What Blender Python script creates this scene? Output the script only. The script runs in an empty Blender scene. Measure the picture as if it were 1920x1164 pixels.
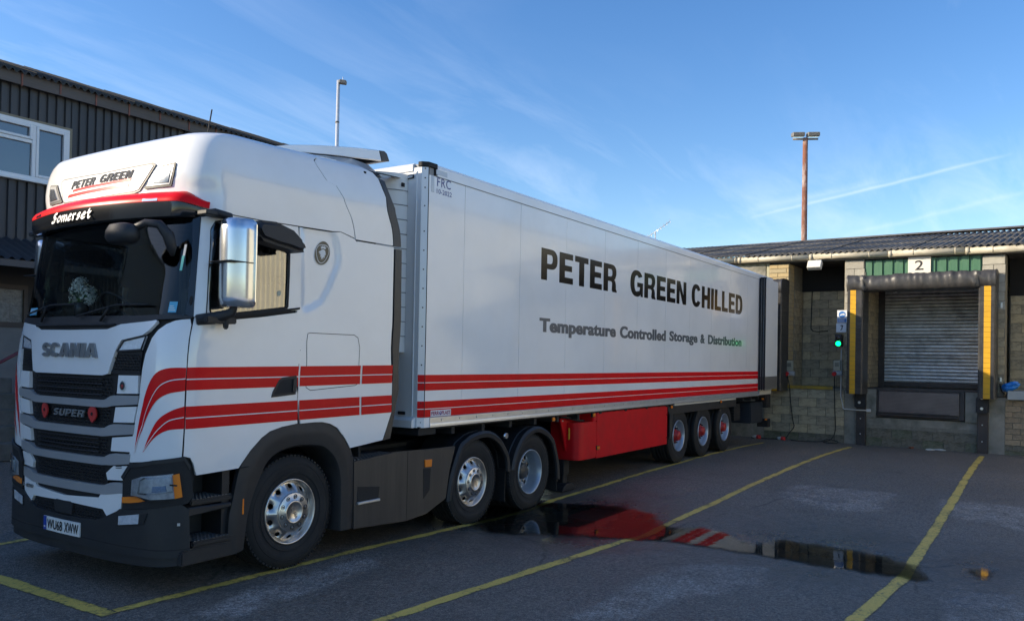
import bpy, bmesh, math, random
import numpy as np
from mathutils import Vector, Matrix
from mathutils.geometry import delaunay_2d_cdt
random.seed(7)
SC = bpy.context.scene
COL = SC.collection
PI = math.pi
R = math.radians

# ------------------------------------------------------------------ camera
cam_d = bpy.data.cameras.new('camera')
cam = bpy.data.objects.new('camera', cam_d); COL.objects.link(cam)
YAW, PITCH, ROLL, FPX, PPY = 0.5735, 0.0140, 0.0185, 1529.4, 650.7
fw = Vector((math.cos(YAW)*math.cos(PITCH), math.sin(YAW)*math.cos(PITCH), math.sin(PITCH)))
rt = Vector((math.sin(YAW), -math.cos(YAW), 0)); up = rt.cross(fw)
c_, s_ = math.cos(ROLL), math.sin(ROLL)
rt2 = c_*rt + s_*up; up2 = -s_*rt + c_*up
m = Matrix((rt2, up2, -fw)).transposed().to_4x4(); m.translation = Vector((-6.7914, -5.5286, 1.9807))
cam.matrix_world = m
cam_d.sensor_fit = 'HORIZONTAL'; cam_d.sensor_width = 36.0
cam_d.lens = FPX/1920*36; cam_d.shift_y = (PPY-582)/1920
cam_d.clip_start = 0.05; cam_d.clip_end = 2000
SC.camera = cam

# ------------------------------------------------------------------ light
SUN_A, SUN_E = R(52), R(21.0)          # sun stands to the front and far side of the truck
to_sun = Vector((-math.cos(SUN_A)*math.cos(SUN_E), math.sin(SUN_A)*math.cos(SUN_E), math.sin(SUN_E)))
sd = bpy.data.lights.new('sun', 'SUN'); sd.energy = 1.85; sd.angle = R(0.53); sd.color = (1.0, 0.86, 0.66)
sun = bpy.data.objects.new('sun', sd); COL.objects.link(sun)
sun.rotation_euler = to_sun.to_track_quat('Z', 'Y').to_euler(); sun.location = (-20, 20, 15)

W = bpy.data.worlds.new('World'); SC.world = W; W.use_nodes = True
wn, wl = W.node_tree.nodes, W.node_tree.links
wn.clear()
wo = wn.new('ShaderNodeOutputWorld'); wb = wn.new('ShaderNodeBackground'); wb.inputs['Strength'].default_value = 0.056
sky = wn.new('ShaderNodeTexSky'); sky.sky_type = 'NISHITA'; sky.sun_disc = False
sky.sun_elevation = SUN_E; sky.sun_rotation = math.atan2(to_sun.x, to_sun.y)
sky.air_density = 1.0; sky.dust_density = 0.35; sky.ozone_density = 1.6; sky.altitude = 50
hs = wn.new('ShaderNodeHueSaturation'); hs.inputs['Saturation'].default_value = 1.32; hs.inputs['Hue'].default_value = 0.510; hs.inputs['Value'].default_value = 1.0
# thin high cloud and a few vapour trails, fixed to the sky itself
tc = wn.new('ShaderNodeTexCoord')
sep = wn.new('ShaderNodeSeparateXYZ'); wl.new(tc.outputs['Generated'], sep.inputs[0])
def wmath(op, a, b=None, clamp=False):
    n = wn.new('ShaderNodeMath'); n.operation = op; n.use_clamp = clamp
    for i, v in enumerate((a, b)):
        if v is None: continue
        if isinstance(v, (int, float)): n.inputs[i].default_value = v
        else: wl.new(v, n.inputs[i])
    return n.outputs[0]
zc = wmath('ADD', wmath('MAXIMUM', sep.outputs['Z'], 0.0), 0.12)
cu = wn.new('ShaderNodeCombineXYZ')
wl.new(wmath('DIVIDE', sep.outputs['X'], zc), cu.inputs[0]); wl.new(wmath('DIVIDE', sep.outputs['Y'], zc), cu.inputs[1])
mp = wn.new('ShaderNodeMapping'); mp.inputs['Rotation'].default_value = (0, 0, R(24)); mp.inputs['Scale'].default_value = (0.55, 1.9, 1)
wl.new(cu.outputs[0], mp.inputs['Vector'])
nz = wn.new('ShaderNodeTexNoise'); nz.inputs['Scale'].default_value = 1.5; nz.inputs['Detail'].default_value = 9; nz.inputs['Roughness'].default_value = 0.62; nz.inputs['Distortion'].default_value = 0.5
wl.new(mp.outputs[0], nz.inputs['Vector'])
nz2 = wn.new('ShaderNodeTexNoise'); nz2.inputs['Scale'].default_value = 0.45; nz2.inputs['Detail'].default_value = 3
wl.new(cu.outputs[0], nz2.inputs['Vector'])
cl1 = wmath('MULTIPLY', wmath('SUBTRACT', nz.outputs['Fac'], 0.47), 2.6, True)
cl2 = wmath('MULTIPLY', wmath('SUBTRACT', nz2.outputs['Fac'], 0.40), 3.6, True)
cloud = wmath('MULTIPLY', wmath('MULTIPLY', cl1, cl2), 0.60)
# vapour trails: great circles through two sky directions
def trail(d1, d2, width, strength):
    n = d1.cross(d2).normalized(); mid = (d1+d2).normalized(); half = math.acos(max(-1, min(1, d1.normalized().dot(mid))))
    vd = wn.new('ShaderNodeVectorMath'); vd.operation = 'DOT_PRODUCT'; wl.new(tc.outputs['Generated'], vd.inputs[0]); vd.inputs[1].default_value = n
    vm = wn.new('ShaderNodeVectorMath'); vm.operation = 'DOT_PRODUCT'; wl.new(tc.outputs['Generated'], vm.inputs[0]); vm.inputs[1].default_value = mid
    wob = wmath('MULTIPLY', wmath('SUBTRACT', nz.outputs['Fac'], 0.5), width*2.2)
    a = wmath('SUBTRACT', 1.0, wmath('DIVIDE', wmath('ABSOLUTE', wmath('ADD', vd.outputs['Value'], wob)), width), True)
    e = wmath('DIVIDE', wmath('SUBTRACT', vm.outputs['Value'], math.cos(half)), 1-math.cos(half), True)
    return wmath('MULTIPLY', wmath('MULTIPLY', wmath('POWER', a, 1.3), wmath('POWER', e, 0.6)), strength)
t1 = trail(Vector((0.944, 0.2842, 0.1678)), Vector((0.9754, 0.0235, 0.2192)), 0.0030, 0.30)
t2 = trail(Vector((0.9717, 0.1867, 0.1446)), Vector((0.9831, -0.0043, 0.1829)), 0.0045, 0.15)
t3 = trail(Vector((0.9418, 0.2868, 0.1751)), Vector((0.971, 0.1219, 0.2058)), 0.0075, 0.14)
cloud = wmath('ADD', wmath('ADD', cloud, t1), wmath('ADD', t2, t3), True)
wl.new(sky.outputs[0], hs.inputs['Color'])
mxw = wn.new('ShaderNodeMix'); mxw.data_type = 'RGBA'; mxw.blend_type = 'MIX'
wl.new(cloud, mxw.inputs['Factor']); wl.new(hs.outputs[0], mxw.inputs['A']); mxw.inputs['B'].default_value = (5.0, 5.6, 6.6, 1)
wl.new(mxw.outputs['Result'], wb.inputs['Color']); wl.new(wb.outputs[0], wo.inputs['Surface'])
SC.view_settings.view_transform = 'Standard'; SC.view_settings.look = 'None'
SC.view_settings.exposure = 2.0; SC.view_settings.gamma = 1.0; SC.view_settings.use_curve_mapping = False
SC.render.film_transparent = False
SC.cycles.max_bounces = 8; SC.cycles.transparent_max_bounces = 12
SC.cycles.caustics_reflective = False; SC.cycles.caustics_refractive = False

# ------------------------------------------------------------------ materials
MATS = {}
def mat(name, color, rough=0.5, metal=0.0, var=0.0, vscale=3.0, bump=0.0, bscale=40.0, coat=0.0, dirt=None, dscale=1.5, damt=0.0, spec=0.5, rvar=0.0, stretch=None, emit=None, estr=0.0):
    if name in MATS: return MATS[name]
    mt = bpy.data.materials.new(name); mt.use_nodes = True; nt = mt.node_tree; n, l = nt.nodes, nt.links
    p = n['Principled BSDF']
    p.inputs['Base Color'].default_value = (*color, 1); p.inputs['Roughness'].default_value = rough; p.inputs['Metallic'].default_value = metal
    p.inputs['Specular IOR Level'].default_value = spec
    if coat: p.inputs['Coat Weight'].default_value = coat; p.inputs['Coat Roughness'].default_value = 0.04
    if emit: p.inputs['Emission Color'].default_value = (*emit, 1); p.inputs['Emission Strength'].default_value = estr
    if var or bump or damt or rvar:
        t = n.new('ShaderNodeTexCoord'); vec = t.outputs['Object']
        if stretch:
            mpn = n.new('ShaderNodeMapping'); mpn.inputs['Scale'].default_value = stretch; l.new(vec, mpn.inputs[0]); vec = mpn.outputs[0]
        colr = None
        if var:
            a = n.new('ShaderNodeTexNoise'); a.inputs['Scale'].default_value = vscale; a.inputs['Detail'].default_value = 6; a.inputs['Roughness'].default_value = 0.6; l.new(vec, a.inputs['Vector'])
            r = n.new('ShaderNodeMapRange'); r.inputs['From Min'].default_value = 0.3; r.inputs['From Max'].default_value = 0.7
            r.inputs['To Min'].default_value = 1-var; r.inputs['To Max'].default_value = 1+var; l.new(a.outputs['Fac'], r.inputs['Value'])
            mx = n.new('ShaderNodeMix'); mx.data_type = 'RGBA'; mx.blend_type = 'MULTIPLY'; mx.inputs['Factor'].default_value = 1
            mx.inputs['A'].default_value = (*color, 1); l.new(r.outputs[0], mx.inputs['B']); colr = mx.outputs['Result']
        if damt:
            a = n.new('ShaderNodeTexNoise'); a.inputs['Scale'].default_value = dscale; a.inputs['Detail'].default_value = 8; a.inputs['Roughness'].default_value = 0.68; l.new(vec, a.inputs['Vector'])
            r = n.new('ShaderNodeMapRange'); r.inputs['From Min'].default_value = 0.46; r.inputs['From Max'].default_value = 0.68; r.inputs['To Max'].default_value = damt
            l.new(a.outputs['Fac'], r.inputs['Value'])
            mx = n.new('ShaderNodeMix'); mx.data_type = 'RGBA'; l.new(r.outputs[0], mx.inputs['Factor'])
            if colr: l.new(colr, mx.inputs['A'])
            else: mx.inputs['A'].default_value = (*color, 1)
            mx.inputs['B'].default_value = (*dirt, 1); colr = mx.outputs['Result']
        if colr: l.new(colr, p.inputs['Base Color'])
        if rvar:
            a = n.new('ShaderNodeTexNoise'); a.inputs['Scale'].default_value = 2.3; a.inputs['Detail'].default_value = 7; l.new(vec, a.inputs['Vector'])
            r = n.new('ShaderNodeMapRange'); r.inputs['From Min'].default_value = 0.35; r.inputs['From Max'].default_value = 0.65
            r.inputs['To Min'].default_value = max(0.02, rough-rvar); r.inputs['To Max'].default_value = min(1, rough+rvar); l.new(a.outputs['Fac'], r.inputs['Value']); l.new(r.outputs[0], p.inputs['Roughness'])
        if bump:
            a = n.new('ShaderNodeTexNoise'); a.inputs['Scale'].default_value = bscale; a.inputs['Detail'].default_value = 5; l.new(vec, a.inputs['Vector'])
            b = n.new('ShaderNodeBump'); b.inputs['Strength'].default_value = bump; b.inputs['Distance'].default_value = 0.01; l.new(a.outputs['Fac'], b.inputs['Height']); l.new(b.outputs[0], p.inputs['Normal'])
    MATS[name] = mt; return mt

def glassmat(name, tint, rough=0.0, ior=1.5, bump=0.0, bscale=6.0, boost=0.0):
    mt = bpy.data.materials.new(name); mt.use_nodes = True; n, l = mt.node_tree.nodes, mt.node_tree.links
    n.clear(); o = n.new('ShaderNodeOutputMaterial'); mx = n.new('ShaderNodeMixShader'); tr = n.new('ShaderNodeBsdfTransparent'); g = n.new('ShaderNodeBsdfGlossy'); fr = n.new('ShaderNodeFresnel')
    tr.inputs[0].default_value = (*tint, 1); g.inputs['Roughness'].default_value = rough; fr.inputs['IOR'].default_value = ior
    fac = fr.outputs[0]
    if boost:
        a = n.new('ShaderNodeMath'); a.operation = 'ADD'; a.use_clamp = True; a.inputs[1].default_value = boost; l.new(fac, a.inputs[0]); fac = a.outputs[0]
    l.new(fac, mx.inputs[0]); l.new(tr.outputs[0], mx.inputs[1]); l.new(g.outputs[0], mx.inputs[2]); l.new(mx.outputs[0], o.inputs[0])
    if bump:
        t = n.new('ShaderNodeTexCoord'); a = n.new('ShaderNodeTexNoise'); a.inputs['Scale'].default_value = bscale; a.inputs['Detail'].default_value = 3; l.new(t.outputs['Object'], a.inputs['Vector'])
        b = n.new('ShaderNodeBump'); b.inputs['Strength'].default_value = bump; b.inputs['Distance'].default_value = 0.01; l.new(a.outputs['Fac'], b.inputs['Height'])
        l.new(b.outputs[0], g.inputs['Normal']); l.new(b.outputs[0], fr.inputs['Normal'])
    return mt

WHITE = mat('white_paint', (0.84, 0.84, 0.83), 0.16, coat=0.6, var=0.02, vscale=2, rvar=0.03, bump=0.045, bscale=2.2, dirt=(0.62, 0.60, 0.56), dscale=1.4, damt=0.14)
TRWHITE = mat('trailer_white', (0.84, 0.845, 0.845), 0.15, var=0.03, vscale=1.2, rvar=0.05, coat=0.25, dirt=(0.62, 0.62, 0.60), dscale=0.9, damt=0.2, bump=0.05, bscale=1.7)
RED = mat('red_paint', (0.70, 0.006, 0.011), 0.3, coat=0.0, spec=0.15, var=0.06, vscale=3)
TRRED = mat('red_vinyl', (0.72, 0.006, 0.010), 0.32, coat=0.0, spec=0.12, var=0.08, vscale=3)
BOXRED = mat('red_box_paint', (0.62, 0.008, 0.014), 0.42, spec=0.2, var=0.07, vscale=2, dirt=(0.2, 0.03, 0.025), dscale=3, damt=0.25, bump=0.03, bscale=30)
PLASTIC = mat('grey_plastic', (0.016, 0.017, 0.020), 0.55, var=0.15, vscale=6, bump=0.12, bscale=160, dirt=(0.040, 0.039, 0.037), dscale=2.2, damt=0.45)
SATIN = mat('satin_dark_panel', (0.030, 0.031, 0.034), 0.42, var=0.1, vscale=4, bump=0.06, bscale=150, dirt=(0.062, 0.060, 0.056), dscale=1.6, damt=0.55, stretch=(5, 1, 0.35))
BLACK = mat('black_gloss', (0.012, 0.012, 0.014), 0.12, coat=0.3)
VINYL = mat('black_vinyl', (0.008, 0.008, 0.009), 0.16, spec=0.22)
GREYVINYL = mat('grey_vinyl', (0.125, 0.135, 0.15), 0.25)
MATTBLACK = mat('matt_black', (0.012, 0.012, 0.013), 0.75, var=0.2, vscale=12)
GRILLGREY = mat('grille_bar_grey', (0.36, 0.36, 0.365), 0.38, metal=0.25, var=0.04)
CHROME = mat('chrome', (0.78, 0.79, 0.80), 0.08, metal=1.0)
SILVER = mat('silver_letter', (0.30, 0.30, 0.30), 0.32, metal=0.5)
ALU = mat('aluminium', (0.62, 0.64, 0.66), 0.33, metal=0.7, var=0.06, vscale=8)
RIMALU = mat('polished_rim', (0.62, 0.60, 0.57), 0.36, metal=1.0, var=0.12, vscale=14, rvar=0.08)
RIMSTEEL = mat('painted_steel_rim', (0.42, 0.47, 0.53), 0.35, metal=0.55, var=0.1, vscale=9, dirt=(0.2, 0.19, 0.18), dscale=9, damt=0.3)
TYRE = mat('tyre_rubber', (0.012, 0.0125, 0.014), 0.78, var=0.2, vscale=9, bump=0.1, bscale=90, dirt=(0.030, 0.029, 0.028), dscale=4, damt=0.5)
HUBRED = mat('hub_red', (0.40, 0.02, 0.02), 0.45, var=0.15, vscale=14)
AMBER = mat('amber_lens', (0.85, 0.24, 0.02), 0.15, coat=0.5)
LENS = mat('lamp_reflector', (0.80, 0.83, 0.87), 0.14, metal=0.45, var=0.2, vscale=25)
YELLOWP = mat('yellow_part', (0.62, 0.36, 0.02), 0.45, var=0.12, vscale=12)
INTERIOR = mat('cab_interior', (0.075, 0.078, 0.082), 0.7, var=0.2, vscale=5)
CURTAIN = mat('cab_curtain', (0.085, 0.085, 0.09), 0.9, var=.15, vscale=6)
WSGLASS = glassmat('windscreen_glass', (0.86, 0.92, 0.91), 0.0, 1.52)
SIDEGLASS = glassmat('side_glass', (0.33, 0.38, 0.37), 0.0, 1.62, boost=0.22)
PLAINGLASS = glassmat('lamp_glass', (0.92, 0.94, 0.95), 0.0, 1.45)
SEAM = mat('seam_dark', (0.015, 0.015, 0.016), 0.8)

# ------------------------------------------------------------------ objects
ORG = {}
def link(name, me, m_=None, parent=None):
    o = bpy.data.objects.new(name, me); COL.objects.link(o)
    if m_ is not None and me is not None:
        for k in (m_ if isinstance(m_, (list, tuple)) else [m_]): me.materials.append(k)
    if parent is not None: o.parent = parent
    return o
def tag(o, label=None, cat=None, group=None, kind=None):
    if label: o['label'] = label
    if cat: o['category'] = cat
    if group: o['group'] = group
    if kind: o['kind'] = kind
    return o
def thing(name, label, cat, loc=(0, 0, 0), rz=0.0, group=None, local=False):
    o = bpy.data.objects.new(name, None); COL.objects.link(o); o.empty_display_size = 0.3
    o.location = loc; o.rotation_euler = (0, 0, rz); tag(o, label, cat, group)
    ORG[o.name] = Vector((0, 0, 0)) if local else Vector(loc)
    return o
def org(o):
    return ORG.get(o.name, Vector((0, 0, 0))) if o is not None else Vector((0, 0, 0))

class B:
    """collects shapes into one mesh"""
    def __init__(s): s.bm = bmesh.new()
    def box(s, x0, x1, y0, y1, z0, z1, mat=None, rot=None, mi=0):
        r = bmesh.ops.create_cube(s.bm, size=1.0)
        c = Vector(((x0+x1)/2, (y0+y1)/2, (z0+z1)/2))
        for v in r['verts']:
            p = Vector((v.co.x*(x1-x0), v.co.y*(y1-y0), v.co.z*(z1-z0)))
            if rot is not None: p = rot @ p
            v.co = p + c
        if mi:
            for f in {f for v in r['verts'] for f in v.link_faces}: f.material_index = mi
        return s
    def prism(s, poly, axis, a, b_):
        """poly of 2D points; axis 'x' -> (y,z), 'y' -> (x,z), 'z' -> (x,y)"""
        def P(p, t):
            return {'x': (t, p[0], p[1]), 'y': (p[0], t, p[1]), 'z': (p[0], p[1], t)}[axis]
        A = [s.bm.verts.new(P(p, a)) for p in poly]; Bv = [s.bm.verts.new(P(p, b_)) for p in poly]
        n = len(poly)
        fs = [s.bm.faces.new(A), s.bm.faces.new(list(reversed(Bv)))]
        for i in range(n): fs.append(s.bm.faces.new((A[i], Bv[i], Bv[(i+1) % n], A[(i+1) % n])))
        bmesh.ops.recalc_face_normals(s.bm, faces=fs)
        return s
    def tube(s, pts, r, seg=8, cap=True):
        pts = [Vector(p) for p in pts]; rings = []
        prev = None
        for i, p in enumerate(pts):
            if i == 0: d = pts[1]-pts[0]
            elif i == len(pts)-1: d = pts[-1]-pts[-2]
            else: d = (pts[i+1]-pts[i]).normalized()+(pts[i]-pts[i-1]).normalized()
            d = d.normalized() if d.length > 1e-9 else Vector((0, 0, 1))
            if prev is None:
                a = Vector((0, 0, 1)) if abs(d.z) < 0.9 else Vector((1, 0, 0)); n1 = d.cross(a).normalized()
            else: n1 = (prev - d*prev.dot(d)).normalized()
            prev = n1; n2 = d.cross(n1)
            rr = r[i] if isinstance(r, (list, tuple)) else r
            rings.append([s.bm.verts.new(p+(n1*math.cos(2*PI*k/seg)+n2*math.sin(2*PI*k/seg))*rr) for k in range(seg)])
        for i in range(len(rings)-1):
            for k in range(seg):
                f = s.bm.faces.new((rings[i][k], rings[i][(k+1) % seg], rings[i+1][(k+1) % seg], rings[i+1][k])); f.smooth = True
        if cap:
            s.bm.faces.new(list(reversed(rings[0]))); s.bm.faces.new(rings[-1])
        return s
    def lathe(s, prof, cx, cz, seg=48, y0=0.0, smooth=True):
        """revolve (r, y) about the axis through (cx, cz) along Y"""
        rings = []
        for r, y in prof:
            rings.append([s.bm.verts.new((cx+r*math.cos(2*PI*k/seg), y0+y, cz+r*math.sin(2*PI*k/seg))) for k in range(seg)])
        for i in range(len(rings)-1):
            for k in range(seg):
                f = s.bm.faces.new((rings[i][k], rings[i][(k+1) % seg], rings[i+1][(k+1) % seg], rings[i+1][k])); f.smooth = smooth
        return s
    def disc(s, cx, cz, r, y, seg=24):
        s.bm.faces.new([s.bm.verts.new((cx+r*math.cos(2*PI*k/seg), y, cz+r*math.sin(2*PI*k/seg))) for k in range(seg)])
        return s
    def face(s, pts):
        return s.bm.faces.new([s.bm.verts.new(p) for p in pts])
    def build(s, name, m_, parent=None, bev=0.0, seg=1, smooth=False, recalc=True, kind=None, weld=False):
        bm = s.bm
        if weld: bmesh.ops.remove_doubles(bm, verts=bm.verts, dist=1e-5)
        if recalc: bmesh.ops.recalc_face_normals(bm, faces=bm.faces)
        if bev:
            ed = [e for e in bm.edges if len(e.link_faces) == 2 and e.calc_face_angle(0) > 0.5]
            bmesh.ops.bevel(bm, geom=ed, offset=bev, segments=seg, affect='EDGES', clamp_overlap=True)
            if smooth:
                for f in bm.faces: f.smooth = True
        elif smooth:
            for f in bm.faces: f.smooth = True
        if smooth:
            for e in bm.edges:
                if len(e.link_faces) != 2 or e.calc_face_angle(0) > R(42): e.smooth = False
        o_ = org(parent)
        if o_.length: bmesh.ops.translate(bm, verts=bm.verts, vec=-o_)
        base = None
        if parent is None and len(bm.verts):
            xs = [v.co.x for v in bm.verts]; ys = [v.co.y for v in bm.verts]; zs = [v.co.z for v in bm.verts]
            base = Vector(((min(xs)+max(xs))/2, (min(ys)+max(ys))/2, min(zs))); bmesh.ops.translate(bm, verts=bm.verts, vec=-base)
        me = bpy.data.meshes.new(name); bm.to_mesh(me); bm.free()
        o = link(name, me, m_, parent)
        if base is not None: o.location = base
        if parent is not None: ORG[o.name] = o_
        if kind: o['kind'] = kind
        return o
def copy_tree(o, parent=None):
    c = o.copy(); COL.objects.link(c); c.parent = parent
    for ch in list(o.children): copy_tree(ch, c)
    return c

# ------------------------------------------------------------------ lettering
_txt = {}
def text2d(body, bold=0.0, shear=0.0, space=1.0):
    """outline of the words as a flat mesh scaled to the unit square"""
    key = (body, bold, shear, space)
    if key in _txt: return _txt[key]
    cu = bpy.data.curves.new('t', 'FONT'); cu.body = body; cu.offset = bold; cu.shear = shear; cu.space_character = space; cu.resolution_u = 4; cu.fill_mode = 'FRONT'
    ob = bpy.data.objects.new('t', cu); COL.objects.link(ob)
    bpy.context.view_layer.update()
    me = ob.evaluated_get(bpy.context.evaluated_depsgraph_get()).to_mesh()
    V = np.array([v.co[:2] for v in me.vertices]); F = [tuple(p.vertices) for p in me.polygons]
    ob.evaluated_get(bpy.context.evaluated_depsgraph_get()).to_mesh_clear()
    bpy.data.objects.remove(ob); bpy.data.curves.remove(cu)
    V = (V-V.min(0))/(V.max(0)-V.min(0))
    _txt[key] = (V, F); return V, F
def text_on(body, fn, depth, name, m_, parent, bold=0.0, shear=0.0, space=1.0, heavy=None):
    """fn(a, b, d): position for unit coordinates a, b lifted d from the surface"""
    V, F = caps2d(body, *heavy) if heavy else text2d(body, bold, shear, space); bb = B(); bm = bb.bm
    A = [bm.verts.new(fn(a, b, depth)) for a, b in V]
    fs = []
    for f in F:
        try: fs.append(bm.faces.new([A[i] for i in f]))
        except ValueError: pass
    if depth > 0.004:
        low = {}
        uv = dict(zip(A, V))
        for e in [e for e in bm.edges if len(e.link_faces) == 1]:
            v1, v2 = e.verts
            for v in (v1, v2):
                if v not in low: low[v] = bm.verts.new(fn(*uv[v], 0.0))
            l = e.link_loops[0]
            bm.faces.new((l.link_loop_next.vert, l.vert, low[l.vert], low[l.link_loop_next.vert]))
    return bb.build(name, m_, parent, recalc=False)

# heavy grotesque capitals drawn as outlines: list of loops in a box of height 1
def _arc(cx, cy, rx, ry, a0, a1, n=12):
    out = []
    for k in range(n+1):
        a = R(a0+(a1-a0)*k/n); c, s_2 = math.cos(a), math.sin(a)
        out.append((cx+rx*math.copysign(abs(c)**.86, c), cy+ry*math.copysign(abs(s_2)**.86, s_2)))
    return out
def caps(tx=.25, ty=.20):
    G = {}
    h = tx; v = ty
    G['I'] = (tx, [[(0, 0), (tx, 0), (tx, 1), (0, 1)]])
    G['L'] = (.60, [[(0, 0), (.60, 0), (.60, v), (h, v), (h, 1), (0, 1)]])
    G['T'] = (.66, [[(.33-h/2, 0), (.33+h/2, 0), (.33+h/2, 1-v), (.66, 1-v), (.66, 1), (0, 1), (0, 1-v), (.33-h/2, 1-v)]])
    G['E'] = (.63, [[(0, 0), (.63, 0), (.63, v), (h, v), (h, .5-v*.45), (.58, .5-v*.45), (.58, .5+v*.5), (h, .5+v*.5), (h, 1-v), (.62, 1-v), (.62, 1), (0, 1)]])
    G['H'] = (.74, [[(0, 0), (h, 0), (h, .5-v*.55), (.74-h, .5-v*.55), (.74-h, 0), (.74, 0), (.74, 1), (.74-h, 1), (.74-h, .5+v*.55), (h, .5+v*.55), (h, 1), (0, 1)]])
    G['N'] = (.76, [[(0, 0), (h*.92, 0), (h*.92, .60), (.76-h*1.08, 0), (.76, 0), (.76, 1), (.76-h*.92, 1), (.76-h*.92, .40), (h*1.08, 1), (0, 1)]])
    G['D'] = (.74, [[(0, 0), (.36, 0)]+_arc(.36, .5, .38, .5, -90, 90)+[(.36, 1), (0, 1)], [(h, v), (h, 1-v), (.34, 1-v)]+_arc(.34, .5, .40-h, .5-v, 90, -90)+[(.34, v)]])
    G['P'] = (.70, [[(0, 0), (h, 0), (h, .36), (.42, .36)]+_arc(.42, .68, .28, .32, -90, 90)+[(.42, 1), (0, 1)], [(h, .36+v*.85), (h, 1-v*.9), (.40, 1-v*.9)]+_arc(.40, .68, .30-h*.85, .32-v*.88, 90, -90, 8)+[(.40, .36+v*.85)]])
    G['R'] = (.74, [[(0, 0), (h, 0), (h, .38), (.38, .38)]+_arc(.38, .28, h*.42, .10, 90, 10, 4)+[(.46, .08), (.50, 0), (.755, 0), (.745, .05), (.70, .12), (.695, .27), (.665, .38), (.60, .455)]+[(.66, .50)]+_arc(.44, .72, .275, .28, -35, 90, 10)+[(.42, 1), (0, 1)], [(h, .38+v*.85), (h, 1-v*.9), (.40, 1-v*.9)]+_arc(.40, .69, .30-h*.85, .31-v*.88, 90, -90, 8)+[(.40, .38+v*.85)]])
    outer = _arc(.38, .5, .38, .515, 28, 332, 30); inner = _arc(.38, .5, .38-h, .515-v, 320, 40, 24)
    G['C'] = (.76, [outer+inner])
    og = _arc(.39, .5, .39, .515, 32, 300, 28); ig = _arc(.39, .5, .39-h, .515-v, 300, 44, 22)
    G['G'] = (.78, [og+[(.62, .10), (.645, 0.0), (.78, 0.0), (.78, .545), (.42, .545), (.42, .37), (.585, .37), (.575, .27), (.53, .20)]+ig])
    sp = [(.36+.235*math.cos(R(a)), .705+.195*math.sin(R(a))) for a in range(15, 266, 12)]+[(.36+.245*math.cos(R(a)), .295+.195*math.sin(R(a))) for a in range(80, -168, -12)]
    lo_, ro_ = [], []
    for k in range(len(sp)):
        a, b_ = Vector(sp[max(k-1, 0)]), Vector(sp[min(k+1, len(sp)-1)]); d = (b_-a).normalized(); nn = Vector((-d.y*h, d.x*v))*.5
        lo_.append((sp[k][0]+nn.x, sp[k][1]+nn.y)); ro_.append((sp[k][0]-nn.x, sp[k][1]-nn.y))
    G['S'] = (.73, [lo_+ro_[::-1]])
    G['A'] = (.82, [[(0, 0), (.26, 0), (.30, .17), (.52, .17), (.56, 0), (.82, 0), (.55, 1), (.27, 1)], [(.345, .34), (.41, .66), (.475, .34)]])
    G['U'] = (.74, [[(0, 1), (0, .34)]+_arc(.37, .33, .37, .345, 180, 360, 16)+[(.74, 1), (.74-h, 1), (.74-h, .34)]+_arc(.37, .33, .37-h, .345-v, 360, 180, 12)+[(h, 1)]])
    return G
def caps2d(body, tx=.25, ty=.20, gap=.085, shear=0.0):
    key = ('caps', body, tx, ty, gap, shear)
    if key in _txt: return _txt[key]
    G = caps(tx, ty); pen = 0.0; V = []; F = []
    for ch in body:
        w, loops = G[ch]; pts = []; edges = []
        for lp in loops:
            clean = [q for k, q in enumerate(lp) if (Vector(q)-Vector(lp[k-1])).length > 1e-4]; b0 = len(pts); pts += clean; edges += [(b0+k, b0+(k+1) % len(clean)) for k in range(len(clean))]
        r_ = delaunay_2d_cdt([Vector(q) for q in pts], edges, [], 0, 1e-6)
        base = len(V); V += [(pen+q.x+shear*q.y, q.y) for q in r_[0]]
        for f in r_[2]:
            cx = sum(r_[0][k].x for k in f)/len(f); cy = sum(r_[0][k].y for k in f)/len(f); ins_ = False
            for lp in loops:
                for (x1, y1), (x2, y2) in zip(lp, lp[1:]+lp[:1]):
                    if (y1 > cy) != (y2 > cy) and cx < (x2-x1)*(cy-y1)/(y2-y1)+x1: ins_ = not ins_
            if ins_:
                P_ = [r_[0][k] for k in f]; a = sum(P_[k].x*P_[(k+1) % len(f)].y-P_[(k+1) % len(f)].x*P_[k].y for k in range(len(f)))
                F.append(tuple(base+k for k in (f if a > 0 else reversed(f))))
        pen += w+gap
    V = np.array(V); V = (V-V.min(0))/(V.max(0)-V.min(0)); _txt[key] = (V, F); return V, F

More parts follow.
